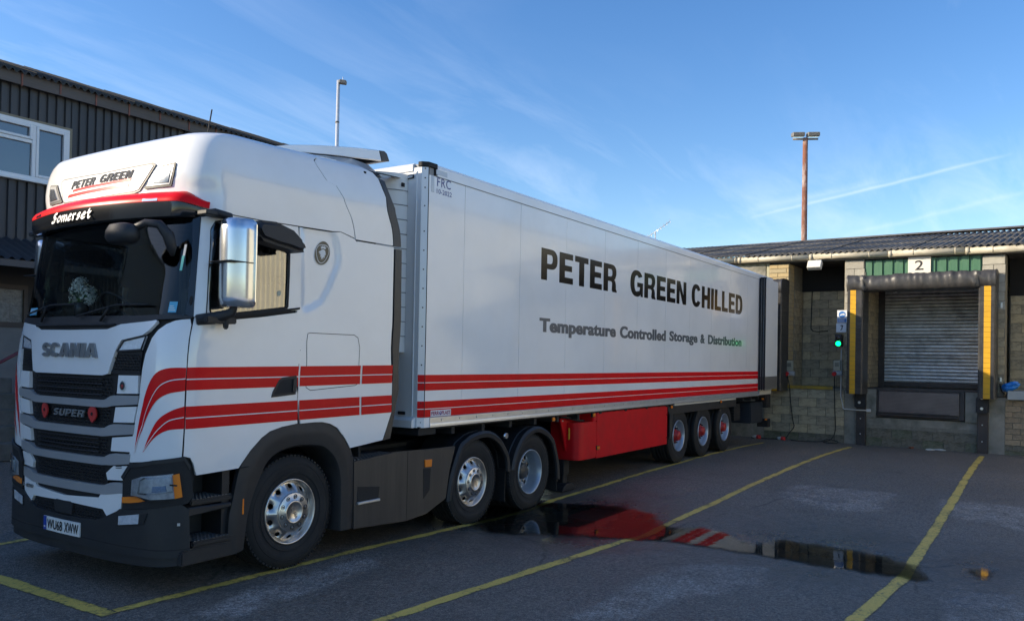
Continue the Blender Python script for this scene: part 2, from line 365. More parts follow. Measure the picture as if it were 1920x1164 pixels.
# ------------------------------------------------------------------ yard
def smooth(a, b_, x):
    t = np.clip((x-a)/(b_-a), 0, 1); return t*t*(3-2*t)
_rng = np.random.RandomState(3); _lat = _rng.rand(256, 256)
def vnoise(x, y):
    xi, yi = np.floor(x).astype(int), np.floor(y).astype(int); fx, fy = x-xi, y-yi
    fx, fy = fx*fx*(3-2*fx), fy*fy*(3-2*fy)
    g = lambda i, j: _lat[i % 256, j % 256]
    return (g(xi, yi)*(1-fx)+g(xi+1, yi)*fx)*(1-fy)+(g(xi, yi+1)*(1-fx)+g(xi+1, yi+1)*fx)*fy
def fbm(x, y, o=4):
    s, a = 0, 0.5
    for k in range(o): s = s+a*vnoise(x*2**k+17*k, y*2**k+31*k); a *= 0.5
    return s
def polysd(poly, x, y):
    """signed distance to a polygon, negative inside"""
    P = np.array(poly); d = np.full(np.shape(x), 1e9); ins = np.zeros(np.shape(x), bool)
    for i in range(len(P)):
        a, b_ = P[i], P[(i+1) % len(P)]; ab = b_-a
        t = np.clip(((x-a[0])*ab[0]+(y-a[1])*ab[1])/(ab@ab+1e-12), 0, 1)
        d = np.minimum(d, np.hypot(x-a[0]-t*ab[0], y-a[1]-t*ab[1]))
        c1 = (a[1] > y) != (b_[1] > y)
        xx = (b_[0]-a[0])*(y-a[1])/(b_[1]-a[1]+1e-12)+a[0]
        ins ^= c1 & (x < xx)
    return np.where(ins, -d, d)
ZW = 0.040
PUDDLE = [(0.80, -0.05), (1.15, 0.30), (1.6, 1.0), (2.5, 1.1), (2.75, 0.25), (3.05, -0.31), (3.25, -0.75), (2.98, -1.5), (2.40, -1.92), (2.6, -2.15), (2.42, -2.68), (2.12, -2.93), (2.53, -3.04), (2.51, -3.67), (2.4, -4.32), (2.11, -4.64), (1.61, -4.82), (1.33, -4.74), (1.43, -4.45), (1.40, -3.9), (1.47, -3.28), (1.47, -2.9), (1.48, -2.2), (1.34, -1.77), (1.03, -1.15), (0.77, -0.69), (0.62, -0.36)]
PUDDLE2 = [(2.22, -4.90), (2.5, -5.08), (2.15, -5.32), (1.75, -5.2), (1.75, -4.96)]
DRY = [[(6.48, -2.31), (6.41, -3.81), (4.72, -3.82), (4.52, -3.27), (5.1, -2.35)], [(6.4, -4.3), (6.2, -5.9), (4.32, -5.9), (5.01, -4.47)],
       [(-0.08, -2.58), (0.77, -2.76), (1.11, -3.38), (0.43, -3.56), (-0.45, -3.17), (-1.23, -3.09), (-1.58, -2.62)],
       [(-3.19, -0.41), (-2.32, -0.14), (-0.91, -0.2), (-1.15, -0.55), (-2.29, -0.68), (-2.93, -0.77)], [(1.23, -4.8), (1.52, -5.9), (-0.4, -5.9), (0.13, -4.95)]]
_GX = np.array([-400, -30, -4, -1.7, -0.4, 1.04, 2.34, 3.6, 5.5, 8.9, 11.5, 15.1, 18, 400]); _GZ = np.array([.06, .085, .09, .088, .07, .030, .020, .045, .09, .113, .09, 0.0, -0.02, -0.02])
def pud(x, y):
    n = fbm(x*1.7+5, y*1.7+9, 4)-0.47; n2 = fbm(x*7, y*7, 3)-0.44
    return np.minimum(polysd(PUDDLE, x, y), polysd(PUDDLE2, x, y)+0.02)+0.20*n+0.12*n2
def hg(x, y):
    x = np.asarray(x, float); y = np.asarray(y, float)
    xs = [x-.5, x-.25, x, x+.25, x+.5]
    g = sum(np.interp(v, _GX, _GZ) for v in xs)/5
    s = pud(x, y)
    near = ZW+0.003+0.022*np.clip(s, 0, 3)
    g2 = near+(g-near)*smooth(0.25, 1.6, s)
    g2 = np.where(s < 0, ZW-0.0-0.030*np.clip(-s/0.5, 0, 1), g2)
    micro = (fbm(x*6, y*6, 3)-.44)*0.016+(fbm(x*1.1+3, y*1.1, 2)-.37)*0.012*smooth(0.0, 1.0, s)
    return g2+micro
def axis(lo, hi, step, far):
    a = list(np.arange(lo, hi, step)); d = step
    x = hi
    while x < far: a.append(x); d *= 1.25; x += d
    a.append(far); d = step; x = lo-step; pre = []
    while x > -far: pre.append(x); d *= 1.25; x -= d
    pre.append(-far)
    return np.array(pre[::-1]+a)
gx, gy = axis(-4.5, 15.6, 0.06, 320), axis(-6.4, 3.4, 0.06, 320)
GXX, GYY = np.meshgrid(gx, gy, indexing='ij')
GZZ = hg(GXX, GYY)
def sheet(name, X, Y, Z, attrs, m_):
    n0, n1 = X.shape; me = bpy.data.meshes.new(name)
    vs = np.stack([X, Y, Z], -1).reshape(-1, 3)
    i = (np.arange(n0-1)[:, None]*n1+np.arange(n1-1)[None, :]).reshape(-1)
    fs = np.stack([i, i+n1, i+n1+1, i+1], 1)
    me.vertices.add(len(vs)); me.vertices.foreach_set('co', vs.ravel())
    me.loops.add(fs.size); me.loops.foreach_set('vertex_index', fs.ravel().astype(np.int32))
    me.polygons.add(len(fs)); me.polygons.foreach_set('loop_start', (np.arange(len(fs))*4).astype(np.int32))
    me.update(calc_edges=True); me.polygons.foreach_set('use_smooth', np.ones(len(fs), bool))
    for k, v in attrs.items():
        a = me.attributes.new(k, 'FLOAT', 'POINT'); a.data.foreach_set('value', v.reshape(-1).astype(np.float32))
    return link(name, me, m_)
# asphalt: damp in the low ground, drier and paler on patched areas
ga = bpy.data.materials.new('wet_asphalt'); ga.use_nodes = True; n, l = ga.node_tree.nodes, ga.node_tree.links
p = n['Principled BSDF']; t = n.new('ShaderNodeTexCoord')
def nodem(n, l, op, a, b_=None, clamp=False):
    q = n.new('ShaderNodeMath'); q.operation = op; q.use_clamp = clamp
    for i, v in enumerate((a, b_)):
        if v is None: continue
        if isinstance(v, (int, float)): q.inputs[i].default_value = v
        else: l.new(v, q.inputs[i])
    return q.outputs[0]
def noise(n, l, vec, sc, det=5, rough=0.6):
    q = n.new('ShaderNodeTexNoise'); q.inputs['Scale'].default_value = sc; q.inputs['Detail'].default_value = det; q.inputs['Roughness'].default_value = rough; l.new(vec, q.inputs['Vector']); return q.outputs['Fac']
vec = t.outputs['Object']
wet = n.new('ShaderNodeAttribute'); wet.attribute_name = 'wet'; dry = n.new('ShaderNodeAttribute'); dry.attribute_name = 'dry'
n1 = noise(n, l, vec, 0.55, 7, .62); n2 = noise(n, l, vec, 3.5, 8, .7); n3 = noise(n, l, vec, 95, 3, .6); n4 = noise(n, l, vec, 14, 6, .75)
tone = nodem(n, l, 'MULTIPLY', nodem(n, l, 'SUBTRACT', n1, 0.40), 3.4, True)
dr = nodem(n, l, 'MULTIPLY', nodem(n, l, 'MULTIPLY', dry.outputs['Fac'], nodem(n, l, 'MULTIPLY', nodem(n, l, 'SUBTRACT', n2, 0.36), 4.5, True)), nodem(n, l, 'ADD', 0.45, nodem(n, l, 'MULTIPLY', nodem(n, l, 'SUBTRACT', noise(n, l, vec, 34, 4, .7), 0.42), 4.0, True), True))
# broken edges of the dry zones follow fine noise
pale = nodem(n, l, 'ADD', nodem(n, l, 'MULTIPLY', dr, 0.85), nodem(n, l, 'MULTIPLY', tone, nodem(n, l, 'MULTIPLY', nodem(n, l, 'SUBTRACT', n4, 0.40), 1.6, True)), True)
cr = n.new('ShaderNodeMix'); cr.data_type = 'RGBA'; cr.inputs['A'].default_value = (0.160, 0.134, 0.108, 1); cr.inputs['B'].default_value = (0.34, 0.30, 0.26, 1); l.new(pale, cr.inputs['Factor'])
agg = n.new('ShaderNodeMapRange'); agg.inputs['From Min'].default_value = 0.3; agg.inputs['From Max'].default_value = 0.72; agg.inputs['To Min'].default_value = 0.35; agg.inputs['To Max'].default_value = 1.9; l.new(n3, agg.inputs['Value'])
mlt = n.new('ShaderNodeMix'); mlt.data_type = 'RGBA'; mlt.blend_type = 'MULTIPLY'; mlt.inputs['Factor'].default_value = 1; l.new(cr.outputs['Result'], mlt.inputs['A']); l.new(agg.outputs[0], mlt.inputs['B'])
n5 = noise(n, l, vec, 30, 5, .8)
spk = n.new('ShaderNodeMapRange'); spk.inputs['From Min'].default_value = 0.32; spk.inputs['From Max'].default_value = 0.66; spk.inputs['To Min'].default_value = 0.38; spk.inputs['To Max'].default_value = 1.55; l.new(n5, spk.inputs['Value'])
ml2 = n.new('ShaderNodeMix'); ml2.data_type = 'RGBA'; ml2.blend_type = 'MULTIPLY'; ml2.inputs['Factor'].default_value = 1; l.new(mlt.outputs['Result'], ml2.inputs['A']); l.new(spk.outputs[0], ml2.inputs['B'])
wd_ = n.new('ShaderNodeMix'); wd_.data_type = 'RGBA'; wd_.blend_type = 'MULTIPLY'; wd_.inputs['B'].default_value = (0.42, 0.42, 0.44, 1); vc = n.new('ShaderNodeTexVoronoi'); vc.feature = 'DISTANCE_TO_EDGE'; vc.inputs['Scale'].default_value = 0.33; vc.inputs['Randomness'].default_value = 1.0
dv_ = n.new('ShaderNodeMix'); dv_.data_type = 'VECTOR'; dv_.inputs['Factor'].default_value = 0.16; l.new(vec, dv_.inputs['A'])
nc_ = n.new('ShaderNodeTexNoise'); nc_.inputs['Scale'].default_value = 2.4; nc_.inputs['Detail'].default_value = 6; l.new(vec, nc_.inputs['Vector']); l.new(nc_.outputs['Color'], dv_.inputs['B']); l.new(dv_.outputs['Result'], vc.inputs['Vector'])
crk = nodem(n, l, 'SUBTRACT', 1.0, nodem(n, l, 'MULTIPLY', vc.outputs['Distance'], 190), True)
crk = nodem(n, l, 'MULTIPLY', crk, nodem(n, l, 'MULTIPLY', nodem(n, l, 'SUBTRACT', n1, 0.46), 9.0, True))
oil = nodem(n, l, 'MULTIPLY', nodem(n, l, 'SUBTRACT', noise(n, l, vec, 1.3, 5, .65), 0.60), 6.0, True)
drk = nodem(n, l, 'ADD', nodem(n, l, 'MULTIPLY', crk, 0.7), nodem(n, l, 'MULTIPLY', oil, 0.45), True)
ml3 = n.new('ShaderNodeMix'); ml3.data_type = 'RGBA'; ml3.blend_type = 'MULTIPLY'; ml3.inputs['B'].default_value = (0.22, 0.21, 0.20, 1); l.new(ml2.outputs['Result'], ml3.inputs['A']); l.new(drk, ml3.inputs['Factor'])
l.new(ml3.outputs['Result'], wd_.inputs['A']); l.new(wet.outputs['Fac'], wd_.inputs['Factor'])
l.new(wd_.outputs['Result'], p.inputs['Base Color'])
wt = nodem(n, l, 'MULTIPLY', wet.outputs['Fac'], nodem(n, l, 'ADD', nodem(n, l, 'MULTIPLY', n4, 1.2), 0.15, True))
p.inputs['Specular IOR Level'].default_value = 0.3
rg = nodem(n, l, 'SUBTRACT', nodem(n, l, 'ADD', 0.50, nodem(n, l, 'MULTIPLY', pale, 0.35)), nodem(n, l, 'MULTIPLY', wt, 0.47), True)
l.new(rg, p.inputs['Roughness'])
vo = n.new('ShaderNodeTexVoronoi'); vo.inputs['Scale'].default_value = 75; l.new(vec, vo.inputs['Vector'])
hgt = nodem(n, l, 'ADD', nodem(n, l, 'MULTIPLY', vo.outputs['Distance'], 0.7), nodem(n, l, 'MULTIPLY', n4, 1.1))
bp = n.new('ShaderNodeBump'); bp.inputs['Distance'].default_value = 0.010; l.new(hgt, bp.inputs['Height'])
l.new(nodem(n, l, 'SUBTRACT', 0.85, nodem(n, l, 'MULTIPLY', wt, 0.95), True), bp.inputs['Strength']); l.new(bp.outputs[0], p.inputs['Normal'])
_s = pud(GXX, GYY)
wetA = np.clip(1-_s/1.7, 0, 1)**1.3*np.clip(.35+1.6*(fbm(GXX*1.3+4, GYY*1.3)-.25), 0, 1)
dryA = np.zeros_like(GXX)
for q in DRY: dryA = np.maximum(dryA, np.clip(-polysd(q, GXX, GYY)/0.07+2.6*(fbm(GXX*2.2, GYY*2.2)-.46), 0, 1))
dryA *= np.clip(_s/0.25, 0, 1)
tag(sheet('yard_ground', GXX, GYY, GZZ, {'wet': wetA, 'dry': dryA}, ga), kind='structure')

WATER = glassmat('puddle_water', (0.62, 0.62, 0.58), 0.0, 1.36, bump=0.03, bscale=9, boost=0.05)
n, l = WATER.node_tree.nodes, WATER.node_tree.links
mxn = [q for q in n if q.type == 'MIX_SHADER'][0]; src = mxn.inputs[0].links[0].from_socket
at = n.new('ShaderNodeAttribute'); at.attribute_name = 'film'; tcw = n.new('ShaderNodeTexCoord')
br = noise(n, l, tcw.outputs['Object'], 38, 6, .75); br2 = noise(n, l, tcw.outputs['Object'], 6, 5, .7)
k_ = nodem(n, l, 'ADD', nodem(n, l, 'MULTIPLY', at.outputs['Fac'], 2.6), nodem(n, l, 'ADD', nodem(n, l, 'MULTIPLY', nodem(n, l, 'SUBTRACT', br, 0.62), 3.2), nodem(n, l, 'MULTIPLY', nodem(n, l, 'SUBTRACT', br2, 0.52), 2.2)), True)
l.new(nodem(n, l, 'MULTIPLY', src, k_), mxn.inputs[0])
tr_ = [q for q in n if q.type == 'BSDF_TRANSPARENT'][0]
tm_ = n.new('ShaderNodeMix'); tm_.data_type = 'RGBA'; tm_.inputs['A'].default_value = (1, 1, 1, 1); tm_.inputs['B'].default_value = (0.62, 0.62, 0.58, 1); l.new(k_, tm_.inputs['Factor']); l.new(tm_.outputs['Result'], tr_.inputs[0])
bb = B(); st = 0.06; done = {}; film = []
cx_, cy_ = np.arange(-0.2, 4.0, st), np.arange(-5.8, 1.6, st)
PS = pud(*np.meshgrid(cx_+st/2, cy_+st/2, indexing='ij'))
for i_, x in enumerate(cx_):
    for j_, y in enumerate(cy_):
        if PS[i_, j_] < 0.20:
            q = []
            for k in ((x, y), (x+st, y), (x+st, y+st), (x, y+st)):
                kk = (round(k[0], 3), round(k[1], 3))
                if kk not in done: done[kk] = bb.bm.verts.new((kk[0], kk[1], ZW+.006))
                q.append(done[kk])
            bb.bm.faces.new(q)
pk_ = np.array(list(done.keys())); fl_ = np.clip(-pud(pk_[:, 0], pk_[:, 1])/0.30, 0, 1)
pdl = bb.build('puddle', WATER)
a = pdl.data.attributes.new('film', 'FLOAT', 'POINT'); a.data.foreach_set('value', fl_.astype(np.float32))
tag(pdl, kind='structure')

# painted bay lines, laid on the ground
lm = bpy.data.materials.new('yellow_line_paint'); lm.use_nodes = True; n, l = lm.node_tree.nodes, lm.node_tree.links
p = n['Principled BSDF']; t = n.new('ShaderNodeTexCoord'); vec = t.outputs['Object']
a1 = noise(n, l, vec, 26, 6, .75); a2 = noise(n, l, vec, 2.2, 4, .6); a3 = noise(n, l, vec, 120, 2, .5)
edge = n.new('ShaderNodeAttribute'); edge.attribute_name = 'edge'
wear = nodem(n, l, 'ADD', nodem(n, l, 'MULTIPLY', nodem(n, l, 'SUBTRACT', a1, 0.50), 4.2), nodem(n, l, 'MULTIPLY', nodem(n, l, 'SUBTRACT', a2, 0.52), 2.6))
wear = nodem(n, l, 'ADD', wear, nodem(n, l, 'MULTIPLY', edge.outputs['Fac'], 0.75), True)
mx = n.new('ShaderNodeMix'); mx.data_type = 'RGBA'; mx.inputs['A'].default_value = (0.78, 0.53, 0.11, 1); mx.inputs['B'].default_value = (0.060, 0.058, 0.050, 1); l.new(wear, mx.inputs['Factor'])
gm = n.new('ShaderNodeMapRange'); gm.inputs['To Min'].default_value = 0.6; gm.inputs['To Max'].default_value = 1.35; l.new(a3, gm.inputs['Value'])
mm = n.new('ShaderNodeMix'); mm.data_type = 'RGBA'; mm.blend_type = 'MULTIPLY'; mm.inputs['Factor'].default_value = 1; l.new(mx.outputs['Result'], mm.inputs['A']); l.new(gm.outputs[0], mm.inputs['B'])
l.new(mm.outputs['Result'], p.inputs['Base Color']); p.inputs['Roughness'].default_value = 0.6
bp = n.new('ShaderNodeBump'); bp.inputs['Strength'].default_value = 0.5; bp.inputs['Distance'].default_value = 0.006; l.new(a3, bp.inputs['Height']); l.new(bp.outputs[0], p.inputs['Normal'])
def line(pts, w, name='painted_line'):
    P = [np.array(q) for q in pts]; out = []
    for a, b_ in zip(P[:-1], P[1:]):
        k = max(2, int(np.hypot(*(b_-a))/0.08)); out += [a+(b_-a)*i/k for i in range(k)]
    out.append(P[-1]); out = np.array(out)
    tg = np.gradient(out, axis=0); tg /= np.linalg.norm(tg, axis=1)[:, None]; nn = np.stack([-tg[:, 1], tg[:, 0]], 1)
    ks = np.array([-.5, -.4, -.2, 0, .2, .4, .5])
    jit = (fbm(out[:, 0]*4+2, out[:, 1]*4, 3)-.44)*0.03
    X = np.stack([out[:, 0]+nn[:, 0]*(w*k+jit*(k*1.6)) for k in ks], 1); Y = np.stack([out[:, 1]+nn[:, 1]*(w*k+jit*(k*1.6)) for k in ks], 1)
    Z = hg(X, Y)+0.004
    e = np.broadcast_to(np.array([1, .25, 0, 0, 0, .25, 1.]), X.shape)
    return tag(sheet(name, X, Y, Z, {'edge': e}, lm), kind='structure')
line([(-3.333, 0.105), (-1.5, 0.06), (0.8, 0.03), (3.0, 0.06), (8.0, 0.06), (13.3, 0.10)], 0.10)
line([(-3.2, -1.52), (-2.2, -1.60), (1.3, -1.80), (2.6, -1.83), (8, -1.80), (13.9, -1.78)], 0.11)
line([(-1.6, -4.33), (-0.2, -4.38), (1.44, -4.50), (6, -4.53), (13.9, -4.50)], 0.12)
line([(-3.40, 3.2), (-3.39, 1.6), (-3.40, 0.055)], 0.13)
line([(-3.4, 2.93), (6, 2.93), (13.6, 2.93)], 0.10)

# pale ground out of view, added to bounce sunlight onto the truck
APM = mat('bounce_concrete', (0.64, 0.61, 0.55), .85, var=.12, vscale=.8, bump=.2, bscale=30, dirt=(0.42, 0.40, 0.36), dscale=.5, damt=.5)
for xr, yr in (((-7.7, 40), (-40, -6.3)), ((-40, -7.7), (-40, 10))):
    ap = np.meshgrid(np.linspace(*xr, 61), np.linspace(*yr, 51), indexing='ij')
    tag(sheet('bounce_apron', ap[0], ap[1], hg(ap[0], ap[1])+.012, {}, APM), kind='structure')
# outlines of the cab panels on the cab surface: (u, z), u 0 = centre of the front, 1..2 = round the corner, 2.. = metres along the side
TR = {
'door_low': [(1.715,2.26),(1.728,2.103),(1.739,1.973),(1.756,1.756),(1.737,1.415),(1.717,1.18),(1.858,1.165),(1.928,1.116),(2.003,1.026),(2.197,1.033),(2.402,1.041),(2.431,1.079),(2.52,1.179),(2.632,1.275),(2.717,1.322),(2.848,1.352),(3.024,1.371),(3.026,1.599),(3.031,1.866),(3.023,1.952),(3.002,2.12),(2.933,2.359),(2.521,2.293),(2.134,2.243)],
'window': [(1.948,2.286),(1.836,2.606),(1.78,2.826),(1.729,2.961),(1.79,3.02),(2.081,3.052),(2.413,3.052),(2.621,3.042),(2.681,3.026),(2.744,2.667),(2.782,2.387),(2.446,2.334),(2.142,2.288)],
'doorframe': [(1.487,3.106),(2.085,3.087),(2.407,3.088),(2.772,3.102),(2.835,2.79),(2.917,2.399)],
'waist': [(1.956,2.29),(2.911,2.403),(2.917,2.377),(2.516,2.313),(2.016,2.244)],
'pillar_black_in': [(1.375,3.016),(1.476,2.735),(1.542,2.271)],
'pillar_black_out': [(1.507,3.077),(1.566,2.811),(1.665,2.36),(1.701,2.252)],
'sleeper': [(2.778,3.11),(3.173,3.12),(3.279,3.134),(3.472,3.097),(3.524,3.062),(3.579,2.955),(3.669,2.55),(3.761,2.144),(3.765,2.119),(3.806,1.73),(3.804,1.401),(3.745,1.336),(3.581,1.23),(3.513,1.302),(3.422,1.345),(3.32,1.367),(3.222,1.371),(3.054,1.368)],
'pocket': [(2.854,3.098),(3.15,3.096),(3.198,3.079),(3.277,2.919),(3.288,2.84),(3.209,2.594),(3.152,2.482),(2.99,2.404)],
'locker': [(3.074,2.17),(3.102,2.177),(3.66,2.177),(3.718,2.152),(3.762,2.06),(3.785,1.721),(3.736,1.697),(3.167,1.663),(3.113,1.69),(3.106,1.92),(3.078,2.1)],
'seamroof': [(2.933,3.719),(3.123,3.559),(3.247,3.53),(3.35,3.44),(3.418,3.286),(3.484,3.098)],
'deftrimU': [(4.066,3.439),(4.146,3.1),(4.036,3.097),(3.997,3.283),(3.933,3.519)],
'deftrimL': [(4.064,3.068),(4.16,3.073),(4.288,2.377),(4.331,2.135),(4.37,1.651),(4.325,1.457),(4.25,1.155),(4.145,1.143),(4.267,1.408),(4.274,1.826)],
'deflow': [(3.512,3.081),(4.044,3.087),(4.274,1.724),(4.27,1.414),(4.145,1.143),(3.686,1.1),(3.622,1.191),(3.589,1.225)],
'stripe1': [(1.794,1.865),(3.034,1.884),(4.274,1.891),(4.281,1.714),(3.046,1.705),(1.713,1.689)],
'stripe1line': [(1.724,1.771),(2.726,1.787),(4.281,1.805)],
'stripe2': [(1.732,1.567),(3.05,1.587),(4.276,1.591),(4.267,1.419),(3.042,1.406),(1.715,1.395)],
'stripe2line': [(1.713,1.475),(3.04,1.497),(4.271,1.508)],
'handle': [(2.722,1.612),(2.736,1.659),(2.798,1.758),(2.836,1.782),(2.99,1.798),(3.001,1.777),(2.991,1.632)],
'crest': [(3.058,3.02),(3.17,2.985),(3.18,2.867),(3.119,2.786),(3.003,2.847),(2.96,2.958)],
'corner': [(1.66,2.244),(1.41,2.228),(1.152,2.157),(1.066,2.088),(0.991,1.968),(0.973,1.849),(0.957,1.627),(0.896,1.352),(0.839,1.119),(1.174,1.142),(1.694,1.176),(1.718,1.365),(1.74,1.855),(1.706,2.196)],
'stripeC1': [(1.76,1.864),(1.395,1.857),(1.181,1.801),(1.039,1.646),(0.968,1.458),(0.913,1.191),(1.008,1.392),(1.2,1.582),(1.417,1.66),(1.741,1.686)],
'stripeC1line': [(1.744,1.779),(1.445,1.761),(1.249,1.7),(1.085,1.546),(0.982,1.374),(0.917,1.2)],
'stripeC2': [(1.728,1.568),(1.497,1.534),(1.279,1.465),(1.131,1.344),(1.014,1.205),(1.209,1.32),(1.428,1.382),(1.725,1.395)],
'stripeC2line': [(1.714,1.483),(1.462,1.458),(1.281,1.389),(1.152,1.311),(1.034,1.223)],
'frontpanel': [(0.033,2.147),(0.55,2.152),(0.693,2.194),(1.1,2.229),(1.135,2.217),(0.963,2.108),(0.736,2.065),(0.682,1.985),(0.604,1.797),(0.531,1.787),(0.103,1.791)],
'toplamp': [(0.682,1.981),(0.744,2.063),(0.975,2.105),(0.944,1.996)],
'cornermesh': [(0.604,1.803),(0.683,1.978),(0.945,1.991),(0.946,1.802)],
'mesh1': [(0.103,1.791),(0.68,1.787),(0.669,1.666),(0.638,1.602),(0.116,1.597)],
'bar1': [(0.116,1.593),(0.542,1.595),(0.624,1.612),(0.676,1.628),(0.942,1.644),(0.93,1.575),(0.653,1.548),(0.572,1.534),(0.119,1.54)],
'mesh2': [(0.119,1.54),(0.661,1.539),(0.63,1.382),(0.124,1.373)],
'bar2': [(0.124,1.373),(0.549,1.369),(0.63,1.382),(0.897,1.417),(0.886,1.343),(0.605,1.311),(0.55,1.308),(0.126,1.31)],
'mesh3': [(0.126,1.31),(0.627,1.309),(0.601,1.149),(0.128,1.14)],
'bar3': [(0.128,1.14),(0.538,1.142),(0.593,1.166),(0.844,1.187),(0.827,1.109),(0.552,1.082),(0.128,1.08)],
'mesh4': [(0.128,1.08),(0.665,1.081),(0.565,1.018),(0.537,0.918),(0.127,0.924)],
'bar4': [(0.127,0.924),(0.537,0.918),(0.565,0.941),(0.789,0.96),(0.78,0.882),(0.497,0.85),(0.13,0.847)],
'lowwhite': [(0.132,0.799),(0.498,0.824),(0.52,0.852),(0.78,0.879),(0.765,0.735),(0.602,0.674),(0.544,0.732),(0.135,0.746)],
'lowmesh': [(0.135,0.746),(0.536,0.727),(0.574,0.675),(0.506,0.642),(0.14,0.639)],
'vent': [(0.705,1.094),(0.782,1.099),(0.779,1.068),(0.707,1.063)],
'emblem': [(0.765,1.712)],
'wsbottom': [(0.222,2.242),(0.773,2.247),(1.108,2.261),(1.391,2.263),(1.542,2.271)],
'wstop': [(-0.02,2.994),(0.543,2.962),(0.941,2.969),(1.369,3.031)],
'visor_red_top': [(-0.135,3.245),(0.462,3.248),(0.781,3.248),(0.937,3.239),(1.338,3.221),(1.563,3.123)],
'visor_red_bot': [(-0.092,3.152),(0.494,3.149),(0.865,3.145),(1.17,3.131),(1.503,3.107)],
'visor_blk_bot': [(-0.043,3.02),(0.528,3.024),(0.873,3.024),(1.076,3.025),(1.361,3.053)],
'board': [(-0.013,3.482),(0.679,3.506),(0.708,3.487),(0.598,3.297),(0.537,3.286),(0.103,3.269)],
'spot': [(0.636,3.309),(0.797,3.478),(0.933,3.493),(0.942,3.48),(0.938,3.308),(0.661,3.3)],
'scania': [(-0.404,2.045),(0.462,2.04),(0.483,1.922),(-0.374,1.929)],
'somerset': [(-0.459,3.143),(0.26,3.125),(0.286,3.038),(-0.417,3.057)],
'plate': [(-0.29,0.59),(0.296,0.597),(0.288,0.485),(-0.283,0.48)],
'super': [(-0.16,1.504),(0.318,1.507),(0.314,1.445),(-0.157,1.443)],
'hl_housing': [(0.799,0.756),(0.802,0.996),(0.889,1.099),(1.212,1.137),(1.735,1.169),(1.844,1.092),(1.9,0.955),(1.926,0.869),(1.804,0.819)],
'hl_lens': [(0.896,0.871),(0.908,0.991),(1.014,1.022),(1.548,1.054),(1.581,0.865),(1.178,0.849)],
'hl_inner': [(0.984,0.89),(1.013,0.993),(1.076,1.013),(1.53,1.037),(1.551,0.919),(1.136,0.891)],
'amber_side': [(1.541,1.046),(1.653,1.057),(1.709,0.877),(1.581,0.864)],
'amber_low': [(0.806,0.85),(0.949,0.867),(1.091,0.839),(0.891,0.811),(0.81,0.806)],
'fog': [(0.758,0.706),(1.137,0.745),(1.07,0.658),(0.754,0.623)],
'foglens': [(0.771,0.7),(0.994,0.733),(0.987,0.658),(0.769,0.631)],
'bumper': [(0.14,0.63),(0.506,0.638),(0.602,0.667),(0.765,0.732),(0.799,0.752),(1.804,0.816),(1.892,0.777),(1.914,0.615),(1.939,0.417),(1.352,0.422),(0.806,0.43),(0.149,0.449)],
'camera_box': [(-0.094,0.749),(0.134,0.754),(0.178,0.741),(0.156,0.649),(-0.1,0.648)],
}

# ------------------------------------------------------------------ cab surface
YC = 1.21
CABT = np.array([  # z, front x, bulge, corner rx, corner ry, half width
 [0.9, -3.12, 0.09, 0.25, 0.31, 1.25],
 [1.3, -3.13, 0.09, 0.26, 0.31, 1.25],
 [1.8, -3.13, 0.09, 0.26, 0.31, 1.25],
 [2.1, -3.11, 0.1, 0.26, 0.31, 1.25],
 [2.3, -3.07, 0.11, 0.26, 0.31, 1.248],
 [2.7, -3.01, 0.12, 0.26, 0.3, 1.246],
 [3.1, -2.95, 0.13, 0.26, 0.3, 1.243],
 [3.25, -2.92, 0.12, 0.25, 0.29, 1.24],
 [3.4, -2.88, 0.08, 0.21, 0.25, 1.24],
 [3.55, -2.83, 0.05, 0.2, 0.24, 1.234],
 [3.65, -2.785, 0.03, 0.2, 0.24, 1.22],
 [3.72, -2.745, 0.02, 0.21, 0.25, 1.198],
 [3.765, -2.69, 0.02, 0.23, 0.27, 1.165],
 [3.79, -2.61, 0.02, 0.28, 0.32, 1.12],
 [3.81, -2.49, 0.02, 0.34, 0.38, 1.05],
 [3.83, -2.32, 0.02, 0.4, 0.42, 0.96],
 [3.85, -2.08, 0.02, 0.45, 0.45, 0.83],
])
TH0 = R(15)
_tan = np.zeros((len(CABT), 5))
for _k in range(len(CABT)):
    _a, _b = max(_k-1, 0), min(_k+1, len(CABT)-1); _tan[_k] = (CABT[_b, 1:]-CABT[_a, 1:])/(CABT[_b, 0]-CABT[_a, 0])
def prm(z):
    zz = CABT[:, 0]; z = min(max(z, zz[0]), zz[-1]); i = int(min(max(np.searchsorted(zz, z)-1, 0), len(zz)-2)); h = zz[i+1]-zz[i]; t = (z-zz[i])/h
    return (2*t**3-3*t*t+1)*CABT[i, 1:]+(t**3-2*t*t+t)*_tan[i]*h+(-2*t**3+3*t*t)*CABT[i+1, 1:]+(t**3-t*t)*_tan[i+1]*h
def S0(u, z):
    xF, b_, rx, ry, w = prm(z); s = -1 if u < 0 else 1; a = abs(u)
    if a <= 1: yo = a*(w-ry); x = xF+b_*a*a
    elif a <= 2:
        th = TH0+(a-1)*(PI/2-TH0)
        yo = (w-ry)+ry*(math.sin(th)-math.sin(TH0))/(1-math.sin(TH0)); x = xF+b_+rx*(math.cos(TH0)-math.cos(th))/math.cos(TH0)
    else: yo = w; x = xF+b_+rx+(a-2)
    k = min(max((z-3.1)/.6, 0), 1)*max(0, x+2.05)*.05
    return Vector((x, YC-s*yo, z+k))
def SN(u, z):
    e = 1e-3; n_ = (S0(u+e, z)-S0(u-e, z)).cross(S0(u, z+e)-S0(u, z-e)); return n_.normalized()
def SP(u, z, d=0.0):
    return S0(u, z)+SN(u, z)*d

